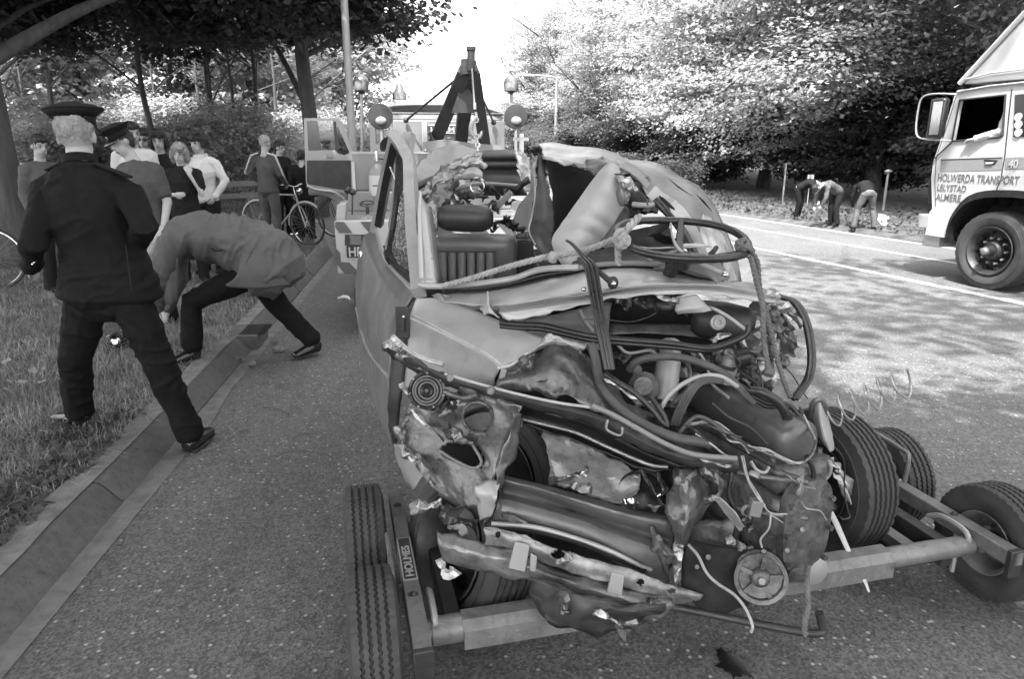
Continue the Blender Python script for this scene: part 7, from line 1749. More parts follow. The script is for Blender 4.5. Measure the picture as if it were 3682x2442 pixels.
rope('lashing_rope', 'thick rope end standing above the left rim of the steering wheel', [(2235, 850, 2.26), (2262, 815, 2.28), (2300, 778, 2.32)], .0125)
rope('lashing_rope', 'rope hanging from the right rim of the steering wheel, nearer the wheel', [(2672, 890, 2.22), (2700, 930, 2.2), (2722, 1020, 2.17), (2742, 1100, 2.15), (2745, 1200, 2.12), (2762, 1330, 2.1)], .0085, [(2668, 880, 2.22, .02), (2688, 900, 2.2, .02), (2765, 1340, 2.1, .012)], mat=m_rope_d)
rope('lashing_rope', 'rope hanging from the right rim of the steering wheel down behind the engine', [(2690, 900, 2.24), (2722, 940, 2.22), (2732, 1040, 2.2), (2762, 1150, 2.2), (2790, 1270, 2.2), (2815, 1360, 2.18), (2842, 1430, 2.16)], .0085, mat=m_rope_d)
rope('lashing_rope', 'rope tying the dynamo of the engine to the jack bar below', [(2905, 2035, 1.82), (2900, 2100, 1.76), (2905, 2180, 1.72), (2893, 2240, 1.7), (2895, 2285, 1.7)], .0085, mat=m_rope_d)
# bar of the dolly slung below the engine
p = [G(2330, 2168, .14), G(2480, 2195, .13), G(2700, 2240, .12), G(2890, 2276, .11), G(2950, 2277, .11), G(2958, 2262, .12), G(2945, 2205, .18)]
m = MB(); m.tube(cr(p, 4), .0135, 10); tag(m.obj('jack_bar', m_dark_steel, None, 60), 'long dark steel bar with an upturned end slung low in front of the engine', 'bar')
# ------------------------------------------------------------------ people
m_skin = M('skin', .36, .55, var=.08, vs=8, bmp=.08, bs=80)
m_skin_d = M('tanned_skin', .27, .55, var=.08, vs=8, bmp=.08, bs=80)
m_eye = M('eye_shadow', .03, .4, bmp=0)
m_lip = M('lips', .15, .5, bmp=0)
m_uniform = M('uniform_serge', .0095, .9, var=.2, vs=6, bmp=.35, bs=300, spec=.15)
m_trouser = M('dark_trousers', .007, .9, var=.2, vs=6, bmp=.35, bs=260, spec=.15)
m_coat = M('work_coat_cloth', .085, .75, var=.12, vs=6, bmp=.3, bs=260)
m_shirt = M('grey_shirt', .05, .8, var=.12, vs=6, bmp=.3, bs=220)
m_white_c = M('white_knit', .5, .85, var=.06, vs=8, bmp=.5, bs=160)
m_dark_c = M('black_cloth', .010, .9, var=.2, vs=6, bmp=.3, bs=200, spec=.2)
m_mid_c = M('grey_cloth', .07, .85, var=.15, vs=6, bmp=.3, bs=200)
m_jeans = M('denim', .075, .85, var=.25, vs=9, bmp=.4, bs=200)
m_hair_d = M('dark_hair', .016, .45, var=.5, vs=30, bmp=1, bs=90, dist=.01)
m_hair_l = M('fair_hair', .22, .5, var=.5, vs=30, bmp=1, bs=90, dist=.01)
m_hair_g = M('grey_hair', .30, .6, var=.3, vs=30, bmp=.8, bs=110, dist=.01)
m_shoe = M('polished_leather', .012, .18, var=.2, vs=9, bmp=.1, bs=50, coat=.4)
m_cap = M('cap_felt', .014, .9, var=.12, vs=8, bmp=.3, bs=300, spec=.2)
def loft(mb, pts, rad, side, n=16, sq=1.0):
    """closed rounded tube; rad = (half width along side, half depth)"""
    pts = [Vector(p) for p in pts]; rad = [(r, r) if not hasattr(r, '__len__') else r for r in rad]
    side = Vector(side)
    P0 = pts[0] + (pts[0] - pts[1]).normalized() * min(rad[0]) * .5; P1 = pts[-1] + (pts[-1] - pts[-2]).normalized() * min(rad[-1]) * .5
    pp = [P0] + pts + [P1]; rr = [(rad[0][0] * .6, rad[0][1] * .6)] + rad + [(rad[-1][0] * .6, rad[-1][1] * .6)]
    b = len(mb.v); m = len(pp)
    for i, p in enumerate(pp):
        t = (pp[min(i + 1, m - 1)] - pp[max(i - 1, 0)]).normalized()
        x = side - t * side.dot(t)
        if x.length < .15: x = t.orthogonal()
        x.normalize(); y = t.cross(x)
        for k in range(n):
            a = 2 * PI * k / n; ca, sa = math.cos(a), math.sin(a)
            mb.v.append(p + x * math.copysign(abs(ca) ** sq, ca) * rr[i][0] + y * math.copysign(abs(sa) ** sq, sa) * rr[i][1])
    for i in range(m - 1):
        for k in range(n): mb.f.append((b + i * n + k, b + i * n + (k + 1) % n, b + (i + 1) * n + (k + 1) % n, b + (i + 1) * n + k))
    mb.f.append(tuple(b + k for k in range(n - 1, -1, -1))); mb.f.append(tuple(b + (m - 1) * n + k for k in range(n)))
def fuse(name, mb, mat, parent, voxel=.01, it=3, fold=None, seed=0):
    me = bpy.data.meshes.new(name); me.from_pydata([tuple(p) for p in mb.v], [], mb.f); me.update()
    o = bpy.data.objects.new('tmp', me); col.objects.link(o)
    r = o.modifiers.new('r', 'REMESH'); r.mode = 'VOXEL'; r.voxel_size = voxel
    s = o.modifiers.new('s', 'SMOOTH'); s.iterations = it; s.factor = .5
    dg = bpy.context.evaluated_depsgraph_get(); me2 = bpy.data.meshes.new_from_object(o.evaluated_get(dg))
    bpy.data.objects.remove(o); me2.name = name
    n = len(me2.vertices)
    if fold and n:
        c = np.empty(n * 3); me2.vertices.foreach_get('co', c); c = c.reshape(-1, 3)
        nn = np.empty(n * 3); me2.vertices.foreach_get('normal', nn); nn = nn.reshape(-1, 3)
        amp, fr, st = fold
        q = c * np.array(st) * fr
        w = np.stack([vn(q * .5 + 7, seed + 1), vn(q * .5 + 3, seed + 2), vn(q * .5 + 5, seed + 4)], 1)
        q = q + w * .9
        r1 = 1 - np.abs(vn(q, seed + 3)); r2 = 1 - np.abs(vn(q * 2.1 + 4, seed + 6))
        d = (r1 ** 2.2 - .45) * 1.5 + (r2 ** 2.2 - .45) * .7 + .25 * vn(q * 3.3, seed + 5)
        c = c + nn * (d * amp)[:, None]
        me2.vertices.foreach_set('co', c.reshape(-1)); me2.update()
    me2.polygons.foreach_set('use_smooth', [True] * len(me2.polygons)); me2.materials.clear(); me2.materials.append(mat)
    o = bpy.data.objects.new(name, me2); return link(o, parent)
def hand_prims(mb, w, d, pn, s=1.0, curl=.5):
    d = Vector(d).normalized(); pn = Vector(pn); pn = (pn - d * pn.dot(d)).normalized(); sd = d.cross(pn)
    loft(mb, [w - d * .01, w + d * .03, w + d * .075 * s], [(.026 * s, .019 * s), (.036 * s, .016 * s), (.040 * s, .014 * s)], sd, 10)
    for k, (o_, L) in enumerate(((-.030, .058), (-.010, .068), (.011, .064), (.030, .05))):
        b0 = w + d * .07 * s + sd * o_ * s; b1 = b0 + (d * math.cos(curl * .6) + pn * math.sin(curl * .6)) * L * .5 * s; b2 = b1 + (d * math.cos(curl * 1.8) + pn * math.sin(curl * 1.8)) * L * .5 * s
        mb.tube([b0, b1, b2], [.0095 * s, .009 * s, .0078 * s], 7)
    t0 = w + d * .02 * s - sd * .03 * s; t1 = t0 + (d * .7 - sd * .6 + pn * .3).normalized() * .035 * s; t2 = t1 + (d * .9 - sd * .1 + pn * .4).normalized() * .032 * s
    mb.tube([t0, t1, t2], [.013 * s, .011 * s, .009 * s], 7)
def arm_or(v): return v
def build(label, J, side, fwd, head_dir, wear, group=None, cat='person', voxel=.011, s=1.0, feats=True):
    """J: world joints. wear: dict of clothes"""
    side = Vector(side).normalized(); fwd = Vector(fwd).normalized(); hd = Vector(head_dir).normalized()
    up = (J['head'] - J['neck']).normalized(); hs = hd.cross(up).normalized(); hd = up.cross(hs).normalized()
    HM = Matrix((hs, hd, up)).transposed()
    hc = J['head']; mb = MB()
    def hp(x, y, z): return hc + HM @ (Vector((x, y, z)) * s)
    mb.ball(hp(0, -.008, .022), (.076 * s, .094 * s, .098 * s), 18, HM)
    mb.ball(hp(0, .022, -.048), (.058 * s, .066 * s, .068 * s), 16, HM)
    mb.ball(hp(0, .050, -.090), (.028 * s, .026 * s, .022 * s), 10, HM)
    loft(mb, [hp(0, .085, .022), hp(0, .104, -.018), hp(0, .098, -.03)], [.009 * s, .016 * s, .011 * s], hs, 8)
    for q in (-1, 1): mb.ball(hp(q * .078, -.005, -.008), (.010 * s, .020 * s, .032 * s), 10, HM); mb.ball(hp(q * .03, .074, .034), (.022 * s, .016 * s, .010 * s), 8, HM)
    loft(mb, [J['neck'] - up * .05, J['neck'] + up * .02, hp(0, -.01, -.05)], [.066 * s, .056 * s, .052 * s], side, 12)
    sp = [J['pelvis'], J['pelvis'].lerp(J['chest'], .45), J['chest'], J['neck'] - up * .07]
    loft(mb, sp, [(.15 * s, .11 * s), (.135 * s, .10 * s), (.16 * s, .11 * s), (.09 * s, .055 * s)], side, 16)
    for q, S_ in (('L', -1), ('R', 1)):
        loft(mb, [J['neck'] - up * .085, J['sh' + q] - up * .01], [.045 * s, .045 * s], up, 10)
        loft(mb, [J['sh' + q], J['el' + q], J['wr' + q]], [.050 * s, .041 * s, .028 * s], fwd, 10)
        hdv = (J['wr' + q] - J['el' + q]).normalized() if 'hd' + q not in J else J['hd' + q]
        hand_prims(mb, J['wr' + q], hdv, J.get('pn' + q, side * -S_), s, J.get('curl', .6))
        loft(mb, [J['hip' + q], J['kn' + q], J['an' + q]], [.085 * s, .056 * s, .038 * s], side, 12)
        if 'to' + q in J: loft(mb, [J['an' + q], J['an' + q].lerp(J['to' + q], .5) - Vector((0, 0, .005)), J['an' + q].lerp(J['to' + q], .6)], [.022 * s, .016 * s, .010 * s], side, 8)
    body = fuse('person', mb, wear.get('skin', m_skin), None, voxel, 2); tag(body, label, cat, group)
    W_ = WI[body.name]
    # face
    if feats:
        for q in (-1, 1):
            m = MB(); m.ball(hp(q * .031, .083, .018), (.014 * s, .008 * s, .0075 * s), 8, HM); m.obj('eye', m_eye, body)
            m = MB(); m.tube([hp(q * .014, .094, .038), hp(q * .034, .090, .043), hp(q * .052, .076, .038)], .0045 * s, 5); m.obj('eyebrow', wear.get('brow', m_hair_d), body)
        m = MB(); m.tube([hp(-.024, .083, -.060), hp(0, .093, -.058), hp(.024, .083, -.060)], .005 * s, 5); m.obj('mouth', m_lip, body)
    return body, hp, HM
def default_joints(root, fw, H, over=None):
    s = H / 1.78; fw = Vector((fw[0], fw[1], 0)).normalized(); rt = Vector((fw.y, -fw.x, 0)); root = Vector(root)
    L = dict(pelvis=(0, 0, .95), chest=(0, .01, 1.28), neck=(0, -.01, 1.475), head=(0, .03, 1.63), shR=(.165, -.01, 1.40), elR=(.225, -.03, 1.12), wrR=(.22, .06, .88), hipR=(.09, 0, .92), knR=(.10, .02, .50), anR=(.11, -.02, .09), toR=(.14, .13, .04))
    for k in list(L):
        if k.endswith('R'): L[k[:-1] + 'L'] = (-L[k][0], L[k][1], L[k][2])
    L.update(over or {})
    return {k: (root + (rt * v[0] + fw * v[1] + Vector((0, 0, v[2]))) * s if not k.startswith(('hd', 'pn')) else (rt * v[0] + fw * v[1] + Vector((0, 0, v[2])))) for k, v in L.items()}, s, fw, rt
def jacket(body, J, side, s, mat, hem=.12, flare=.03, sleeve=1.0, name='jacket', voxel=.011, fold=(.007, 8, (1, 1, 1)), thick=0.0, wide=1.0, seed=3, path=None, rad=None, neckr=.07):
    up = (J['neck'] - J['chest']).normalized(); dn = (J['pelvis'] - J['chest']).normalized(); fw = Vector(side).cross(Vector((0, 0, 1)))
    mb = MB(); t = thick
    if path: loft(mb, path, rad, side, 20)
    else:
        loft(mb, [J['pelvis'] + dn * hem, J['pelvis'], J['pelvis'].lerp(J['chest'], .5), J['chest'], J['neck'] - up * .09 * s, J['neck'] - up * .02 * s],
             [((.175 + flare) * s * wide, (.125 + flare) * s), (.172 * s * wide + t, .128 * s + t), (.155 * s * wide + t, .12 * s + t), (.185 * s * wide + t, .132 * s + t), (.150 * s * wide, .10 * s), (neckr * s, neckr * .95 * s)], side, 20)
    for q in 'LR':
        loft(mb, [J['neck'] - up * .075 * s, J['neck'].lerp(J['sh' + q], .5) - up * .03 * s, J['sh' + q] - up * .005], [.062 * s, .064 * s, .062 * s + t * .5], up, 12)
        sh, el, wr = J['sh' + q], J['el' + q], J['wr' + q]
        if sleeve >= 1: pts, rr = [sh, el, wr], [.066 * s + t, .056 * s + t, .042 * s + t * .6]
        else: pts, rr = [sh, sh.lerp(el, sleeve)], [.066 * s, .064 * s]
        loft(mb, pts, rr, fw, 12)
    return fuse(name, mb, mat, body, voxel, 2, fold, seed)
def trousers(body, J, side, s, mat, fold=(.006, 9, (1, 1, .7)), wide=1.0, name='trousers', seed=5, cuff=.03, voxel=.011, top=.10, shift=None):
    mb = MB(); up = (J['chest'] - J['pelvis']).normalized()
    loft(mb, [J['pelvis'] + up * top, J['pelvis'], J['hipL'].lerp(J['hipR'], .5) - up * .04], [(.15 * s, .11 * s), (.165 * s, .12 * s), (.14 * s, .11 * s)], side, 18)
    for q in 'LR':
        an = J['an' + q] + (J['kn' + q] - J['an' + q]).normalized() * -cuff
        loft(mb, [J['hip' + q], J['hip' + q].lerp(J['kn' + q], .5), J['kn' + q], J['kn' + q].lerp(an, .5), an], [.097 * s * wide, .088 * s * wide, .074 * s * wide, .070 * s * wide, .070 * s * wide], side, 14)
    return fuse(name, mb, mat, body, voxel, 2, fold, seed)
def shoes(body, J, s, mat=None):
    for q in 'LR':
        a, t = J['an' + q], J['to' + q]; d = (t - a); d.z = 0; d.normalize(); sd = Vector((d.y, -d.x, 0)); u = (t - a).normalized()
        mb = MB(); heel = a - d * .045 * s; zz = Vector((0, 0, -1))
        z0 = min(a.z, t.z) 
        b0 = a + Vector((0, 0, -.045)) - d * .04; b1 = t
        loft(mb, [b0, b0.lerp(b1, .45) + Vector((0, 0, .008)), b1], [(.038 * s, .038 * s), (.045 * s, .035 * s), (.036 * s, .022 * s)], sd, 14)
        loft(mb, [a - d * .02 + Vector((0, 0, .03)), a - Vector((0, 0, .04)) + d * .01], [.042 * s, .044 * s], sd, 12)
        o = fuse('shoe', mb, mat or m_shoe, body, .007, 3)
        m = MB(); k = 12; ring = []
        for i in range(k + 1): pass
        loft(m, [b0 - Vector((0, 0, .032)), b0.lerp(b1, .5) - Vector((0, 0, .026)), b1 - Vector((0, 0, .018))], [(.041 * s, .008), (.048 * s, .008), (.038 * s, .008)], sd, 14); m.obj('shoe_sole', m_black, o, 180)
def hair(body, hp, HM, s, mat, style='short', seed=1):
    mb = MB(); amp = .006; fr = 40
    if style in ('short', 'balding', 'crop'):
        mb.ball(hp(0, -.022, .040), (.084 * s, .094 * s, .094 * s), 20, HM)
        if style == 'short': mb.ball(hp(0, .035, .085), (.070 * s, .055 * s, .038 * s), 14, HM); mb.ball(hp(0, -.05, -.01), (.074 * s, .06 * s, .07 * s), 14, HM)
    if style == 'long':
        mb.ball(hp(0, -.020, .040), (.092 * s, .100 * s, .098 * s), 20, HM); mb.ball(hp(0, .045, .075), (.075 * s, .055 * s, .04 * s), 12, HM)
        for q in (-1, 1): loft(mb, [hp(q * .08, 0, .03), hp(q * .085, .0, -.05), hp(q * .07, -.02, -.10)], [.03 * s, .034 * s, .03 * s], HM @ Vector((0, 1, 0)), 10)
        mb.ball(hp(0, -.06, -.03), (.085 * s, .055 * s, .10 * s), 14, HM); amp = .009
    if style == 'curly':
        for k in range(46):
            r = random.Random(seed * 50 + k); a = r.uniform(0, 2 * PI); z = r.uniform(-.03, .13)
            if math.sin(a) > .45 and z < .06: continue
            rr = .095 if z < .08 else .065
            mb.ball(hp(math.cos(a) * rr, math.sin(a) * rr * 1.05 - .015, z), (.036 * s,) * 3, 8)
        mb.ball(hp(0, -.015, .05), (.09 * s, .1 * s, .09 * s), 14, HM); amp = .008
    if style == 'fringe': 
        pass
    o = fuse('hair', mb, mat, body, .008, 1, (amp, fr, (1, 1, .6)), seed); me = o.data
    r = np.random.RandomState(seed); n = len(me.vertices); c = np.empty(n * 3); me.vertices.foreach_get('co', c); c = c.reshape(-1, 3)
    nn = np.empty(n * 3); me.vertices.foreach_get('normal', nn); nn = nn.reshape(-1, 3); k = 2600 if style == 'crop' and seed == 3 else 1100; ix = r.randint(0, n, k)
    dn = -np.array(up3 := (HM @ Vector((0, 0, 1)))); L = (.014 if style == 'crop' else .03) * (.5 + r.rand(k))[:, None]
    g = nn[ix] * .35 + dn * (.8 if style != 'curly' else .1) + r.randn(k, 3) * (.35 if style != 'curly' else .8); g /= np.linalg.norm(g, axis=1, keepdims=True)
    sdv = np.cross(g, nn[ix] + .01); sdv /= np.linalg.norm(sdv, axis=1, keepdims=True) + 1e-6; b0 = c[ix] - nn[ix] * .001
    V = np.stack([b0 - sdv * .0011, b0 + sdv * .0011, b0 + g * L + nn[ix] * .002], 1).reshape(-1, 3)
    bm = bmesh.new(); bm.from_mesh(me); vs = [bm.verts.new(p) for p in V]
    for i in range(k): bm.faces.new(vs[3 * i:3 * i + 3])
    bm.to_mesh(me); bm.free(); return o
def cap_hat(body, hp, HM, s, mat, r=.138, tilt=0.0, badge=False):
    T_ = HM @ Matrix.Rotation(tilt, 3, 'X')
    o0 = hp(0, -.005, .078)
    def q(x, y, z): return o0 + T_ @ (Vector((x, y, z)) * s)
    m = MB(); n = 40; prof = [(-.03, .086, 0), (.012, .090, 0), (.016, .095, .0), (.042, r * .96, .01), (.052, r, .012), (.060, r * .97, .012), (.074, r * .72, .012), (.084, r * .35, .01), (.086, .001, .01)]
    for z, rr, yo in prof:
        for k in range(n):
            a = 2 * PI * k / n; m.v.append(q(rr * math.cos(a), rr * 1.08 * math.sin(a) + yo, z + (.012 * math.sin(a) if rr > .09 else 0)))
    for i in range(len(prof) - 1):
        for k in range(n): m.f.append((i * n + k, i * n + (k + 1) % n, (i + 1) * n + (k + 1) % n, (i + 1) * n + k))
    cp = m.obj('cap', mat, body, 180)
    m = MB(); m.tube([q(r * math.cos(a) * 1.0, r * 1.08 * math.sin(a) + .012, .053 + .012 * math.sin(a)) for a in [2 * PI * k / 40 for k in range(40)]], .004 * s, 6, True); m.obj('cap_piping', m_dark_c, cp, 180)
    m = MB(); m.lathe([(-.032, .088), (-.03, .0915), (.010, .0935), (.012, .090)], o0, T_ @ Vector((0, 0, 1)), 40); m.obj('cap_band', m_dark_c, cp, 180)
    v = []; f = []
    for i in range(13):
        a = PI * (.12 + .76 * i / 12); v += [q(.09 * math.cos(a), .095 * math.sin(a), -.025), q(.105 * math.cos(a), .155 * math.sin(a) ** .9, -.05)]
    f = [(2 * i, 2 * i + 1, 2 * i + 3, 2 * i + 2) for i in range(12)]
    o = mesh_obj('cap_peak', v, f, m_shoe, cp, 180); md = o.modifiers.new('s', 'SOLIDIFY'); md.thickness = .003
    if badge: m = MB(); m.ball(q(0, .098, .0), (.014, .005, .016), 8, T_); m.obj('cap_badge', m_galv, cp)
    return cp

# policeman in the foreground, seen from behind
J = dict(pelvis=P(397, 1060, 3.52), chest=P(318, 740, 3.50), neck=P(285, 560, 3.50), head=P(276, 492, 3.52),
         shL=P(172, 668, 3.50), elL=P(118, 880, 3.36), wrL=P(112, 962, 3.58), shR=P(462, 690, 3.50), elR=P(520, 815, 3.42), wrR=P(480, 905, 3.68),
         hipL=P(315, 1085, 3.52), hipR=P(470, 1080, 3.52), knL=P(272, 1290, 3.50), anL=P(282, 1478, 3.62), knR=P(572, 1310, 3.47), anR=P(685, 1545, 3.52))
J['anL'].z = .185; J['anR'].z = .09
J['toL'] = J['anL'] + Vector((-.17, .06, -.05)); J['toR'] = J['anR'] + Vector((.02, .17, -.045))
sd_, fw_ = Vector((.985, .12, -.05)), Vector((-.12, .99, 0))
bd, hp, HM = build('grey-haired policeman in a dark uniform and peaked cap seen from behind, striding off the kerb', J, sd_, fw_, (-.25, .96, -.05), dict(skin=m_skin), voxel=.009, s=1.0, feats=False)
hair(bd, hp, HM, 1.0, m_hair_g, 'crop', 3)
cap_hat(bd, hp, HM, 1.0, m_cap, .130, .10)
pj = [P(398, 1062, 3.53), P(392, 1010, 3.53), P(370, 930, 3.52), P(345, 845, 3.51), P(322, 760, 3.50), P(306, 690, 3.50), P(295, 630, 3.50), P(287, 588, 3.50)]
rj = [(.258, .165), (.24, .155), (.208, .14), (.188, .13), (.192, .135), (.195, .13), (.165, .11), (.088, .084)]
jk = jacket(bd, J, sd_, 1.03, m_uniform, path=pj, rad=rj, voxel=.008, fold=(.008, 6, (1.0, 1, 1.9)), name='tunic', thick=.004)
m = MB(); cr_ = P(287, 574, 3.5); m.lathe([(-.02, .080), (.0, .078), (.022, .068), (.024, .064)], cr_, (J['head'] - J['neck']), 28); m.obj('collar', m_uniform, jk, 180)
ctube('tunic_vent', [(452, 880, 3.37), (462, 960, 3.365), (472, 1040, 3.355)], .0025, m_void, 5, jk)
for a_, b_ in (((170, 600), (240, 572)), ((470, 625), (345, 582))):
    m = MB(); m.bar(P(a_[0], a_[1] + 12, 3.47), P(b_[0], b_[1] + 6, 3.47), .045, .012, (0, 0, 1)); m.obj('shoulder_strap', m_dark_c, jk, bevel=.004)
m = MB()
for k in range(3): m.ball(P(118 + k * 6, 950 - k * 6, 3.44), .007, 6)
m.obj('cuff_button', m_chrome, jk)
trousers(bd, J, sd_, 1.06, m_trouser, wide=1.0, voxel=.008, fold=(.008, 7, (1, 1, 1.7)), cuff=.0)
shoes(bd, J, 1.12)

# man bending over the kerb
J = dict(pelvis=P(935, 945, 5.08), chest=P(700, 835, 5.0), neck=P(585, 850, 4.98), head=P(520, 905, 4.98),
         shL=P(625, 850, 5.18), elL=P(640, 1000, 5.2), wrL=P(600, 1110, 5.15), shR=P(632, 850, 4.80), elR=P(575, 985, 4.78), wrR=P(560, 1110, 4.85),
         hipR=P(905, 985, 4.97), hipL=P(915, 975, 5.18), knR=P(690, 1085, 4.90), anR=P(690, 1258, 4.86), knL=P(1010, 1110, 5.28), anL=P(1118, 1225, 5.33))
J['anR'].z = .20; J['anL'].z = .095
J['toR'] = J['anR'] + Vector((.02, -.16, -.06)); J['toL'] = J['anL'] + Vector((-.10, -.12, -.055)); J['toR'] = J['anR'] + Vector((-.08, -.14, -.06))
J['anL'] = J['anL'] + Vector((.02, 0, .03))
sdb = Vector((.08, 1, 0)); 
bd, hp, HM = build('man in a long grey coat bending far over the broken kerb', J, sdb, (0, 0, -1), (-.6, -.1, -.8), dict(skin=m_skin), voxel=.010, feats=False)
hair(bd, hp, HM, 1.0, m_hair_d, 'short', 4)
pj = [P(1000, 985, 5.08), P(950, 925, 5.08), P(880, 885, 5.06), P(800, 858, 5.04), P(710, 848, 5.0), P(640, 850, 5.0), P(600, 858, 4.98)]
rj = [(.26, .23), (.25, .235), (.23, .215), (.22, .19), (.215, .165), (.18, .13), (.09, .08)]
jk = jacket(bd, J, sdb, 1.05, m_coat, path=pj, rad=rj, voxel=.010, fold=(.017, 5.5, (2.0, .6, 1.0)), name='coat', thick=.02, seed=9)
sheet('coat_skirt', [[(868, 905, 4.85), (930, 900, 4.84), (985, 950, 4.88)], [(852, 990, 4.82), (940, 980, 4.80), (1020, 1000, 4.88)], [(800, 1030, 4.85), (930, 1040, 4.80), (1045, 1025, 4.9)]], m_coat, 8, 6, .008, 6, 0, .006, parent=jk, deep=.02)
sheet('coat_front', [[(560, 850, 4.80), (610, 840, 4.76), (640, 850, 4.76)], [(545, 950, 4.8), (590, 960, 4.74), (640, 960, 4.76)], [(560, 1040, 4.82), (605, 1060, 4.76), (640, 1050, 4.8)], [(585, 1090, 4.84), (615, 1095, 4.8), (636, 1080, 4.82)]], m_coat, 8, 6, .008, 6, 0, .006, parent=jk, deep=.02)
ctube('pocket_slit', [(758, 892, 4.82), (775, 902, 4.81), (800, 898, 4.81)], .006, m_void, 5, jk)
trousers(bd, J, sdb, 1.0, m_trouser, wide=1.1, voxel=.010, top=-.02, seed=6, cuff=-.01)
shoes(bd, J, 1.1)

# second officer facing the camera
def crowd(label, x, Y, fw, H, top, bottom, hair_, over=None, head_dir=None, sleeve=1.0, group=None, skin=None, zg=.11, hat=False, hem=.1, ty=None, voxel=.012, wide=1.0, feats=True, bname='trousers', glasses=False, topname='jacket', neckr=.07, shoe=m_dark_c, flare=.01):
    g = P(x, 500, Y); root = Vector((g.x, Y, zg))
    J, s, f_, r_ = default_joints(root, fw, H, over)
    bd, hp, HM = build(label, J, r_, f_, head_dir or (f_.x, f_.y, 0), dict(skin=skin or m_skin), group, voxel=voxel, s=s, feats=feats)
    if hair_: hair(bd, hp, HM, s, hair_[0], hair_[1], int(x) % 30)
    if hat: cap_hat(bd, hp, HM, s, m_cap, .135, -.05, True)
    tp = jacket(bd, J, r_, s, top, hem=hem, sleeve=sleeve, voxel=voxel, fold=(.007, 8, (1, 1, 1)), name=topname, wide=wide, neckr=neckr, flare=flare)
    bt = trousers(bd, J, r_, s, bottom, voxel=voxel)
    shoes(bd, J, s, shoe)
    if glasses:
        for q in (-1, 1): m = MB(); m.ball(hp(q * .034, .096, .018), (.027 * s, .007 * s, .020 * s), 10, HM); m.obj('spectacle_lens', m_black, bd)
        m = MB(); m.tube([hp(-.075, .02, .022), hp(-.06, .09, .026), hp(0, .102, .024), hp(.06, .09, .026), hp(.075, .02, .022)], .003, 5); m.obj('spectacle_frame', m_black, bd)
    return bd, J, hp, HM, s, tp
crowd('second policeman in short sleeves and peaked cap facing the camera behind the first one', 485, 6.0, (-.25, -1), 1.70, m_shirt, m_trouser, (m_hair_d, 'short'), dict(head=(.09, .06, 1.63), neck=(.04, .01, 1.475)), (-.7, -1, -.25), sleeve=.8, hat=True, zg=.1, wide=1.12, topname='shirt')
crowd('young dark-haired man in a grey pullover standing at the far left by the fence', 132, 7.4, (1, -.5), 1.66, m_mid_c, m_dark_c, (m_hair_d, 'short'), head_dir=(.9, -.6, -.15), topname='pullover')
crowd('dark-haired man in a pale-collared shirt between the caps of the policemen and the group', 476, 8.3, (.6, -1), 1.82, m_white_c, m_dark_c, (m_hair_d, 'short'), head_dir=(.75, -.7, -.1), topname='shirt')
crowd('young man in dark glasses standing at the back of the group of onlookers', 520, 8.9, (.2, -1), 1.76, m_mid_c, m_dark_c, (m_hair_d, 'short'), head_dir=(.2, -1, -.05), glasses=True)
crowd('long-haired man in a dark jacket standing behind the fair-haired woman', 570, 8.6, (.3, -1), 1.74, m_dark_c, m_dark_c, (m_hair_d, 'long'), head_dir=(.35, -1, -.1))
bd, J, hp, HM, s, tp = crowd('fair-haired woman in a dark V-neck dress with one hand at her chin', 640, 7.9, (.25, -1), 1.58, m_dark_c, m_dark_c, (m_hair_l, 'long'),
    dict(elR=(.24, .06, 1.15), wrR=(.07, .23, 1.14), hdR=(-1, .05, 0.02), pnR=(0, -1, 0), elL=(-.22, .12, 1.13), wrL=(-.11, .15, 1.38), hdL=(.35, -.1, 1), pnL=(.3, -1, .2)), (.15, -1, -.15), sleeve=.7, topname='blouse', neckr=.085)
bd2, J2, hp2, HM2, s2, tp2 = crowd('curly-haired young man in a white sweater with his hands in his trouser pockets', 712, 8.5, (-.1, -1), 1.71, m_white_c, m_dark_c, (m_hair_d, 'curly'),
    dict(elR=(.28, -.02, 1.17), wrR=(.19, .10, .98), elL=(-.28, -.02, 1.17), wrL=(-.19, .10, .98)), (-.25, -1, -.05), topname='sweater', hem=.02, flare=.0)
m = MB(); up2 = (J2['head'] - J2['neck']).normalized(); m.lathe([(-.03, .09), (.0, .085), (.03, .07)], J2['neck'] + up2 * .0, up2, 16); m.obj('shirt_collar', m_white, tp2, 180)
# bystander in a tracksuit top beside the bicycle
bd, J, hp, HM, s, tp = crowd('man with cropped hair in a striped tracksuit top, back to the camera beside the bicycle', 948, 11.0, (.35, 1), 1.72, m_mid_c, m_jeans, (m_hair_g, 'crop'),
    dict(elL=(-.30, -.06, 1.17), wrL=(-.20, .12, 1.0), elR=(.25, .02, 1.15), wrR=(.2, .2, 1.0)), (.5, 1, 0), feats=False, topname='tracksuit_top', hem=.06)
for q, S_ in (('L', -1), ('R', 1)):
    o_ = Vector((S_ * .05, -.055, .02)); m = MB(); m.tube([J['neck'].lerp(J['sh' + q], .5) + Vector((0, -.09, .05)), J['sh' + q] + o_ + Vector((0, -.02, .03)), J['el' + q] + o_ * .9, J['wr' + q] + o_ * .7], [.012, .016, .014, .012], 6); m.obj('sleeve_stripe', m_white_c, tp, 180)
crowd('dark-haired man in black with a scarf looking right, just behind the tracksuited man', 1000, 12.6, (.7, -.6), 1.66, m_dark_c, m_dark_c, (m_hair_d, 'short'), head_dir=(.95, -.35, -.05))
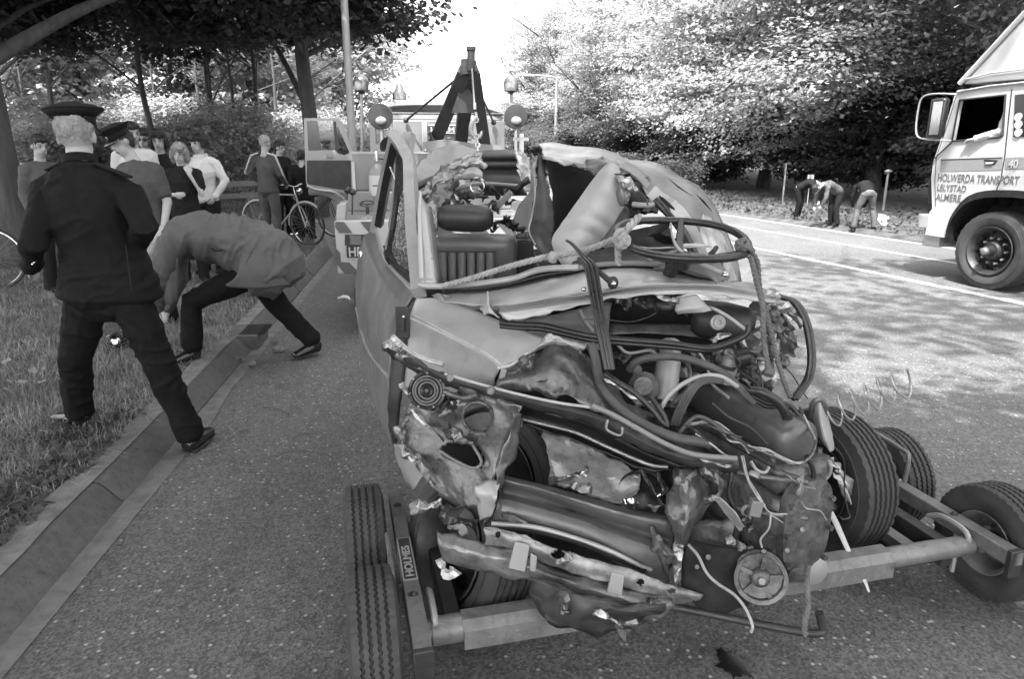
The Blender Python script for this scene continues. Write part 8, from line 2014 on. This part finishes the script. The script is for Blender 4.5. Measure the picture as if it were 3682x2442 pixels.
crowd('dark-clothed onlooker bending over the second bicycle behind the cab door', 1058, 12.8, (.5, -.8), 1.6, m_dark_c, m_dark_c, (m_hair_d, 'short'),
    dict(chest=(0, .12, 1.2), neck=(0, .26, 1.36), head=(0, .36, 1.44), shR=(.18, .2, 1.3), shL=(-.18, .2, 1.3), elR=(.22, .3, 1.05), wrR=(.16, .45, .95), elL=(-.22, .3, 1.05), wrL=(-.16, .45, .95)), (.2, -.9, -.6))
crowd('dark-haired crouching boy seen from behind close to the cab door', 1078, 11.9, (0, 1), 1.5, m_dark_c, m_dark_c, (m_hair_d, 'short'), head_dir=(0, 1, -.3), feats=False, voxel=.013)

# three workers clearing the far verge
def stoop(label, x, y, fw, H, top, bottom, hair_, spread=0.0, group=None):
    g = G(x, y, .1); over = dict(pelvis=(0, -.10, .88), chest=(0, .22, 1.06), neck=(0, .42, 1.05), head=(0, .56, .98), shR=(.17, .34, 1.02), shL=(-.17, .34, 1.02), elR=(.2, .42, .74), wrR=(.14, .48, .5), elL=(-.2, .40, .74), wrL=(-.14, .46, .52),
        hipR=(.09, -.1, .86), hipL=(-.09, -.1, .86), knR=(.12 + spread * .5, .0, .48), knL=(-.12 - spread * .5, .0, .48), anR=(.13 + spread, -.06, .09), anL=(-.13 - spread, -.06, .09), toR=(.15 + spread, .1, .04), toL=(-.15 - spread, .1, .04))
    J, s, f_, r_ = default_joints((g.x, g.y, .08), fw, H, over)
    bd, hp, HM = build(label, J, r_, f_, (f_.x * .4, f_.y * .4, -1), dict(), group, voxel=.014, s=s, feats=False)
    hair(bd, hp, HM, s, hair_, 'short', 2); jacket(bd, J, r_, s, top, hem=.0, voxel=.014, name='shirt'); trousers(bd, J, r_, s, bottom, voxel=.014, top=-.02); shoes(bd, J, s, m_dark_c)
    return J
m_camo = M('mottled_shirt', .06, .85, var=.7, vs=22, bmp=.2)
stoop('worker in dark clothes stooping in the shade of the far verge, leftmost of three', 2872, 782, (.8, -.6), 1.35, m_dark_c, m_trouser, m_hair_d)
stoop('worker in a mottled shirt and pale boots stooping over the far verge, middle of three', 2990, 806, (-1, -.2), 1.38, m_camo, m_dark_c, m_hair_d)
stoop('worker in light grey trousers bent double with legs apart on the far verge', 3102, 818, (.1, 1), 1.40, m_dark_c, m_jeans, m_hair_d, .12)

# driver of the truck: his forearm lies on the sill of the open window
dj = dict(pelvis=T(-.15, .55, 1.35), chest=T(-.1, .5, 1.72), neck=T(-.08, .48, 1.95), head=T(-.03, .46, 2.1))
shl = TS(3640, 395, .25); ell = TS(3618, 478, .02); wrl = TS(3500, 505, -.02)
zsl = TS(3500, 498).z
dj['shL'] = shl; dj['elL'] = TS(3600, 478, .05); dj['wrL'] = TS(3505, 500, -.03); dj['hdL'] = RD * .9 + Vector((0, 0, -.1)); dj['pnL'] = Vector((0, 0, -1))
dj['shR'] = T(-.1, .7, 1.87); dj['elR'] = T(.1, .75, 1.62); dj['wrR'] = T(.35, .65, 1.6)
dj['hipL'] = T(-.1, .45, 1.3); dj['hipR'] = T(-.1, .65, 1.3); dj['knL'] = T(.35, .42, 1.35); dj['knR'] = T(.35, .68, 1.35); dj['anL'] = T(.4, .42, 1.0); dj['anR'] = T(.4, .68, 1.0)
bd, hp, HM = build('truck driver with his shirt-sleeved arm resting on the open cab window', dj, RN, RD, RD, dict(skin=m_skin), voxel=.011)
hair(bd, hp, HM, 1.0, m_hair_d, 'short', 8)
m_shirt_l = M('light_shirt', .38, .8, var=.1, bmp=.3, bs=150)
jacket(bd, dj, RN, 1.0, m_shirt_l, hem=0, name='shirt', fold=(.008, 9, (1, 1, 1)), thick=.008)
trousers(bd, dj, RN, 1.0, m_dark_c, top=0)

# ------------------------------------------------------------------ bicycles
def bicycle(name, label, rear, front, lean=.0, mat=None, group=None, r=.335, rack=True, fender=True):
    """rear and front: ground points under the two wheels"""
    rear, front = Vector(rear), Vector(front); d = (front - rear); WB = d.length; d.normalize(); up = Vector((0, 0, 1)); sd = d.cross(up).normalized()
    up = (up + sd * lean).normalized(); t = thing(name, label, 'bicycle', tuple((rear + front) / 2), group); mat = mat or m_white
    k_ = WB / 1.05
    def b(x, z, o=0): return rear + d * x * k_ + up * z * r / .335 + sd * o
    for c in (b(0, .335), b(1.05, .335)):
        m = MB(); m.tube([c + d * math.cos(a) * r + up * math.sin(a) * r for a in [2 * PI * k / 48 for k in range(48)]], .016, 7, True); w_ = m.obj('tyre', m_rubber, t, 60)
        m = MB(); m.tube([c + d * math.cos(a) * (r - .02) + up * math.sin(a) * (r - .02) for a in [2 * PI * k / 48 for k in range(48)]], .009, 6, True); rm = m.obj('wheel_rim', m_chrome, t, 60)
        for k in range(24):
            a = 2 * PI * k / 24; m = MB(); m.tube([c + sd * (.02 if k % 2 else -.02), c + d * math.cos(a) * (r - .02) + up * math.sin(a) * (r - .02)], .0016, 3); m.obj('spoke', m_galv, rm, 0)
        m = MB(); m.cyl(c - sd * .04, c + sd * .04, .02, 10); m.obj('hub', m_galv, rm)
        if fender:
            m = MB(); a0, a1 = (.25, 3.6) if c == b(0, .335) else (-.1, 2.9)
            m.tube([c + d * math.cos(a) * (r + .025) + up * math.sin(a) * (r + .025) for a in np.linspace(.5, 3.5, 16)] if (c - rear).length < .8 else [c + d * math.cos(a) * (r + .025) + up * math.sin(a) * (r + .025) for a in np.linspace(.9, 3.2, 14)], .022, 6, flat=((1, .35), tuple(sd))); m.obj('mudguard', mat, t, 60)
    bb = b(.44, .28); st = b(.33, .80); ht = b(.86, .80); hb = b(.90, .66); fa = b(1.05, .335); ra = b(0, .335)
    m = MB(); 
    for p, q, rr in ((bb, st, .015), (st, ht, .014), (bb, hb, .017), (ht, hb, .018)): m.tube([p, q], rr, 8)
    for s_ in (-1, 1): m.tube([bb + sd * .03 * s_, ra + sd * .05 * s_], .009, 6); m.tube([st + sd * .015 * s_, ra + sd * .05 * s_], .008, 6)
    m.obj('frame', mat, t, 60)
    m = MB()
    for s_ in (-1, 1): m.tube([hb, b(.95, .58) + sd * .035 * s_, fa + sd * .045 * s_], .011, 6)
    m.obj('front_fork', mat, t, 60)
    m = MB(); m.tube([ht, b(.83, .92)], .012, 6); m.tube(cr([b(.70, .95, -.27), b(.84, .97, -.2), b(.86, .93, 0), b(.84, .97, .2), b(.70, .95, .27)], 4), .011, 6); m.obj('handlebar', m_chrome, t, 60)
    m = MB(); m.ball(b(.95, .86), (.05, .05, .055), 12); m.obj('head_lamp', m_chrome, t)
    m = MB(); m.tube([st, b(.30, .90)], .012, 6); m.ball(b(.26, .93), (.13, .07, .035), 12, Matrix((d, sd, up)).transposed()); m.obj('saddle', m_black, t, 180)
    m = MB(); m.lathe([(-.01, .085), (.01, .085), (.01, .07), (-.01, .07)], bb + sd * .05, sd, 24, True); m.tube([bb + sd * .06, b(.44 + .12, .28 - .1, .07)], .009, 6); m.tube([bb - sd * .06, b(.44 - .12, .28 + .1, -.07)], .009, 6); m.box(b(.58, .17, .11), (.08, .03, .02)); m.obj('crank', m_chrome, t)
    if rack: m = MB(); [m.tube([b(.25, .72, o_), b(-.15, .72, o_), b(-.02, .34, o_)], .007, 5) for o_ in (-.05, .05)]; [m.tube([b(x, .72, -.05), b(x, .72, .05)], .006, 5) for x in (-.15, -.05, .05, .15)]; m.obj('luggage_rack', m_galv, t, 60)
    return t
gy = 12.0
def gp(x, Y): q = P(x, 700, Y); return (q.x, Y, .1)
bicycle('bicycle', 'pale roadster bicycle standing on the grass behind the tracksuited man', gp(925, 11.6), gp(1098, 11.2), .03)
bicycle('bicycle', 'dark bicycle half hidden behind the open door of the tow truck', gp(1040, 12.6), gp(1200, 12.4), -.05, m_dark_steel, rack=False)
q0 = G(-150, 1038, .1); q1 = G(-20, 1040, .1)
bicycle('bicycle', 'black bicycle with bright rims cut off by the left edge of the picture', (q1.x - 1.15, q1.y - .35, .1), (q1.x + .02, q1.y, .1), -.04, m_dark_steel, rack=False)
# rolled-up lamp reel lying on the grass between the policeman's legs
g = G(425, 1245, .12)
t = thing('coiled_hose', 'dark coil of hose lying on the grass seen between the legs of the policeman', 'hose', tuple(g))
for k in range(4): m = MB(); m.tube([g + Vector((math.cos(a) * (.085 - .012 * k), math.sin(a) * (.07 - .01 * k), .015 + .02 * k + .02 * math.sin(a))) for a in [2 * PI * j / 28 for j in range(28)]], .012, 7, True); m.obj('hose_turn', m_black, t, 60)
m = MB(); m.lathe([(0, .03), (.03, .035), (.05, .02), (.05, 0)], g + Vector((.03, -.06, .05)), (.3, -1, .3), 16); m.obj('coupling', m_chrome, t)
g = G(1240, 1080, .02); ruck('x', [(1215, 1075, 5.6), (1240, 1070, 5.6), (1258, 1078, 5.6)], [8, 16, 10], m_white, 130, .01).name = 'paper_scrap'
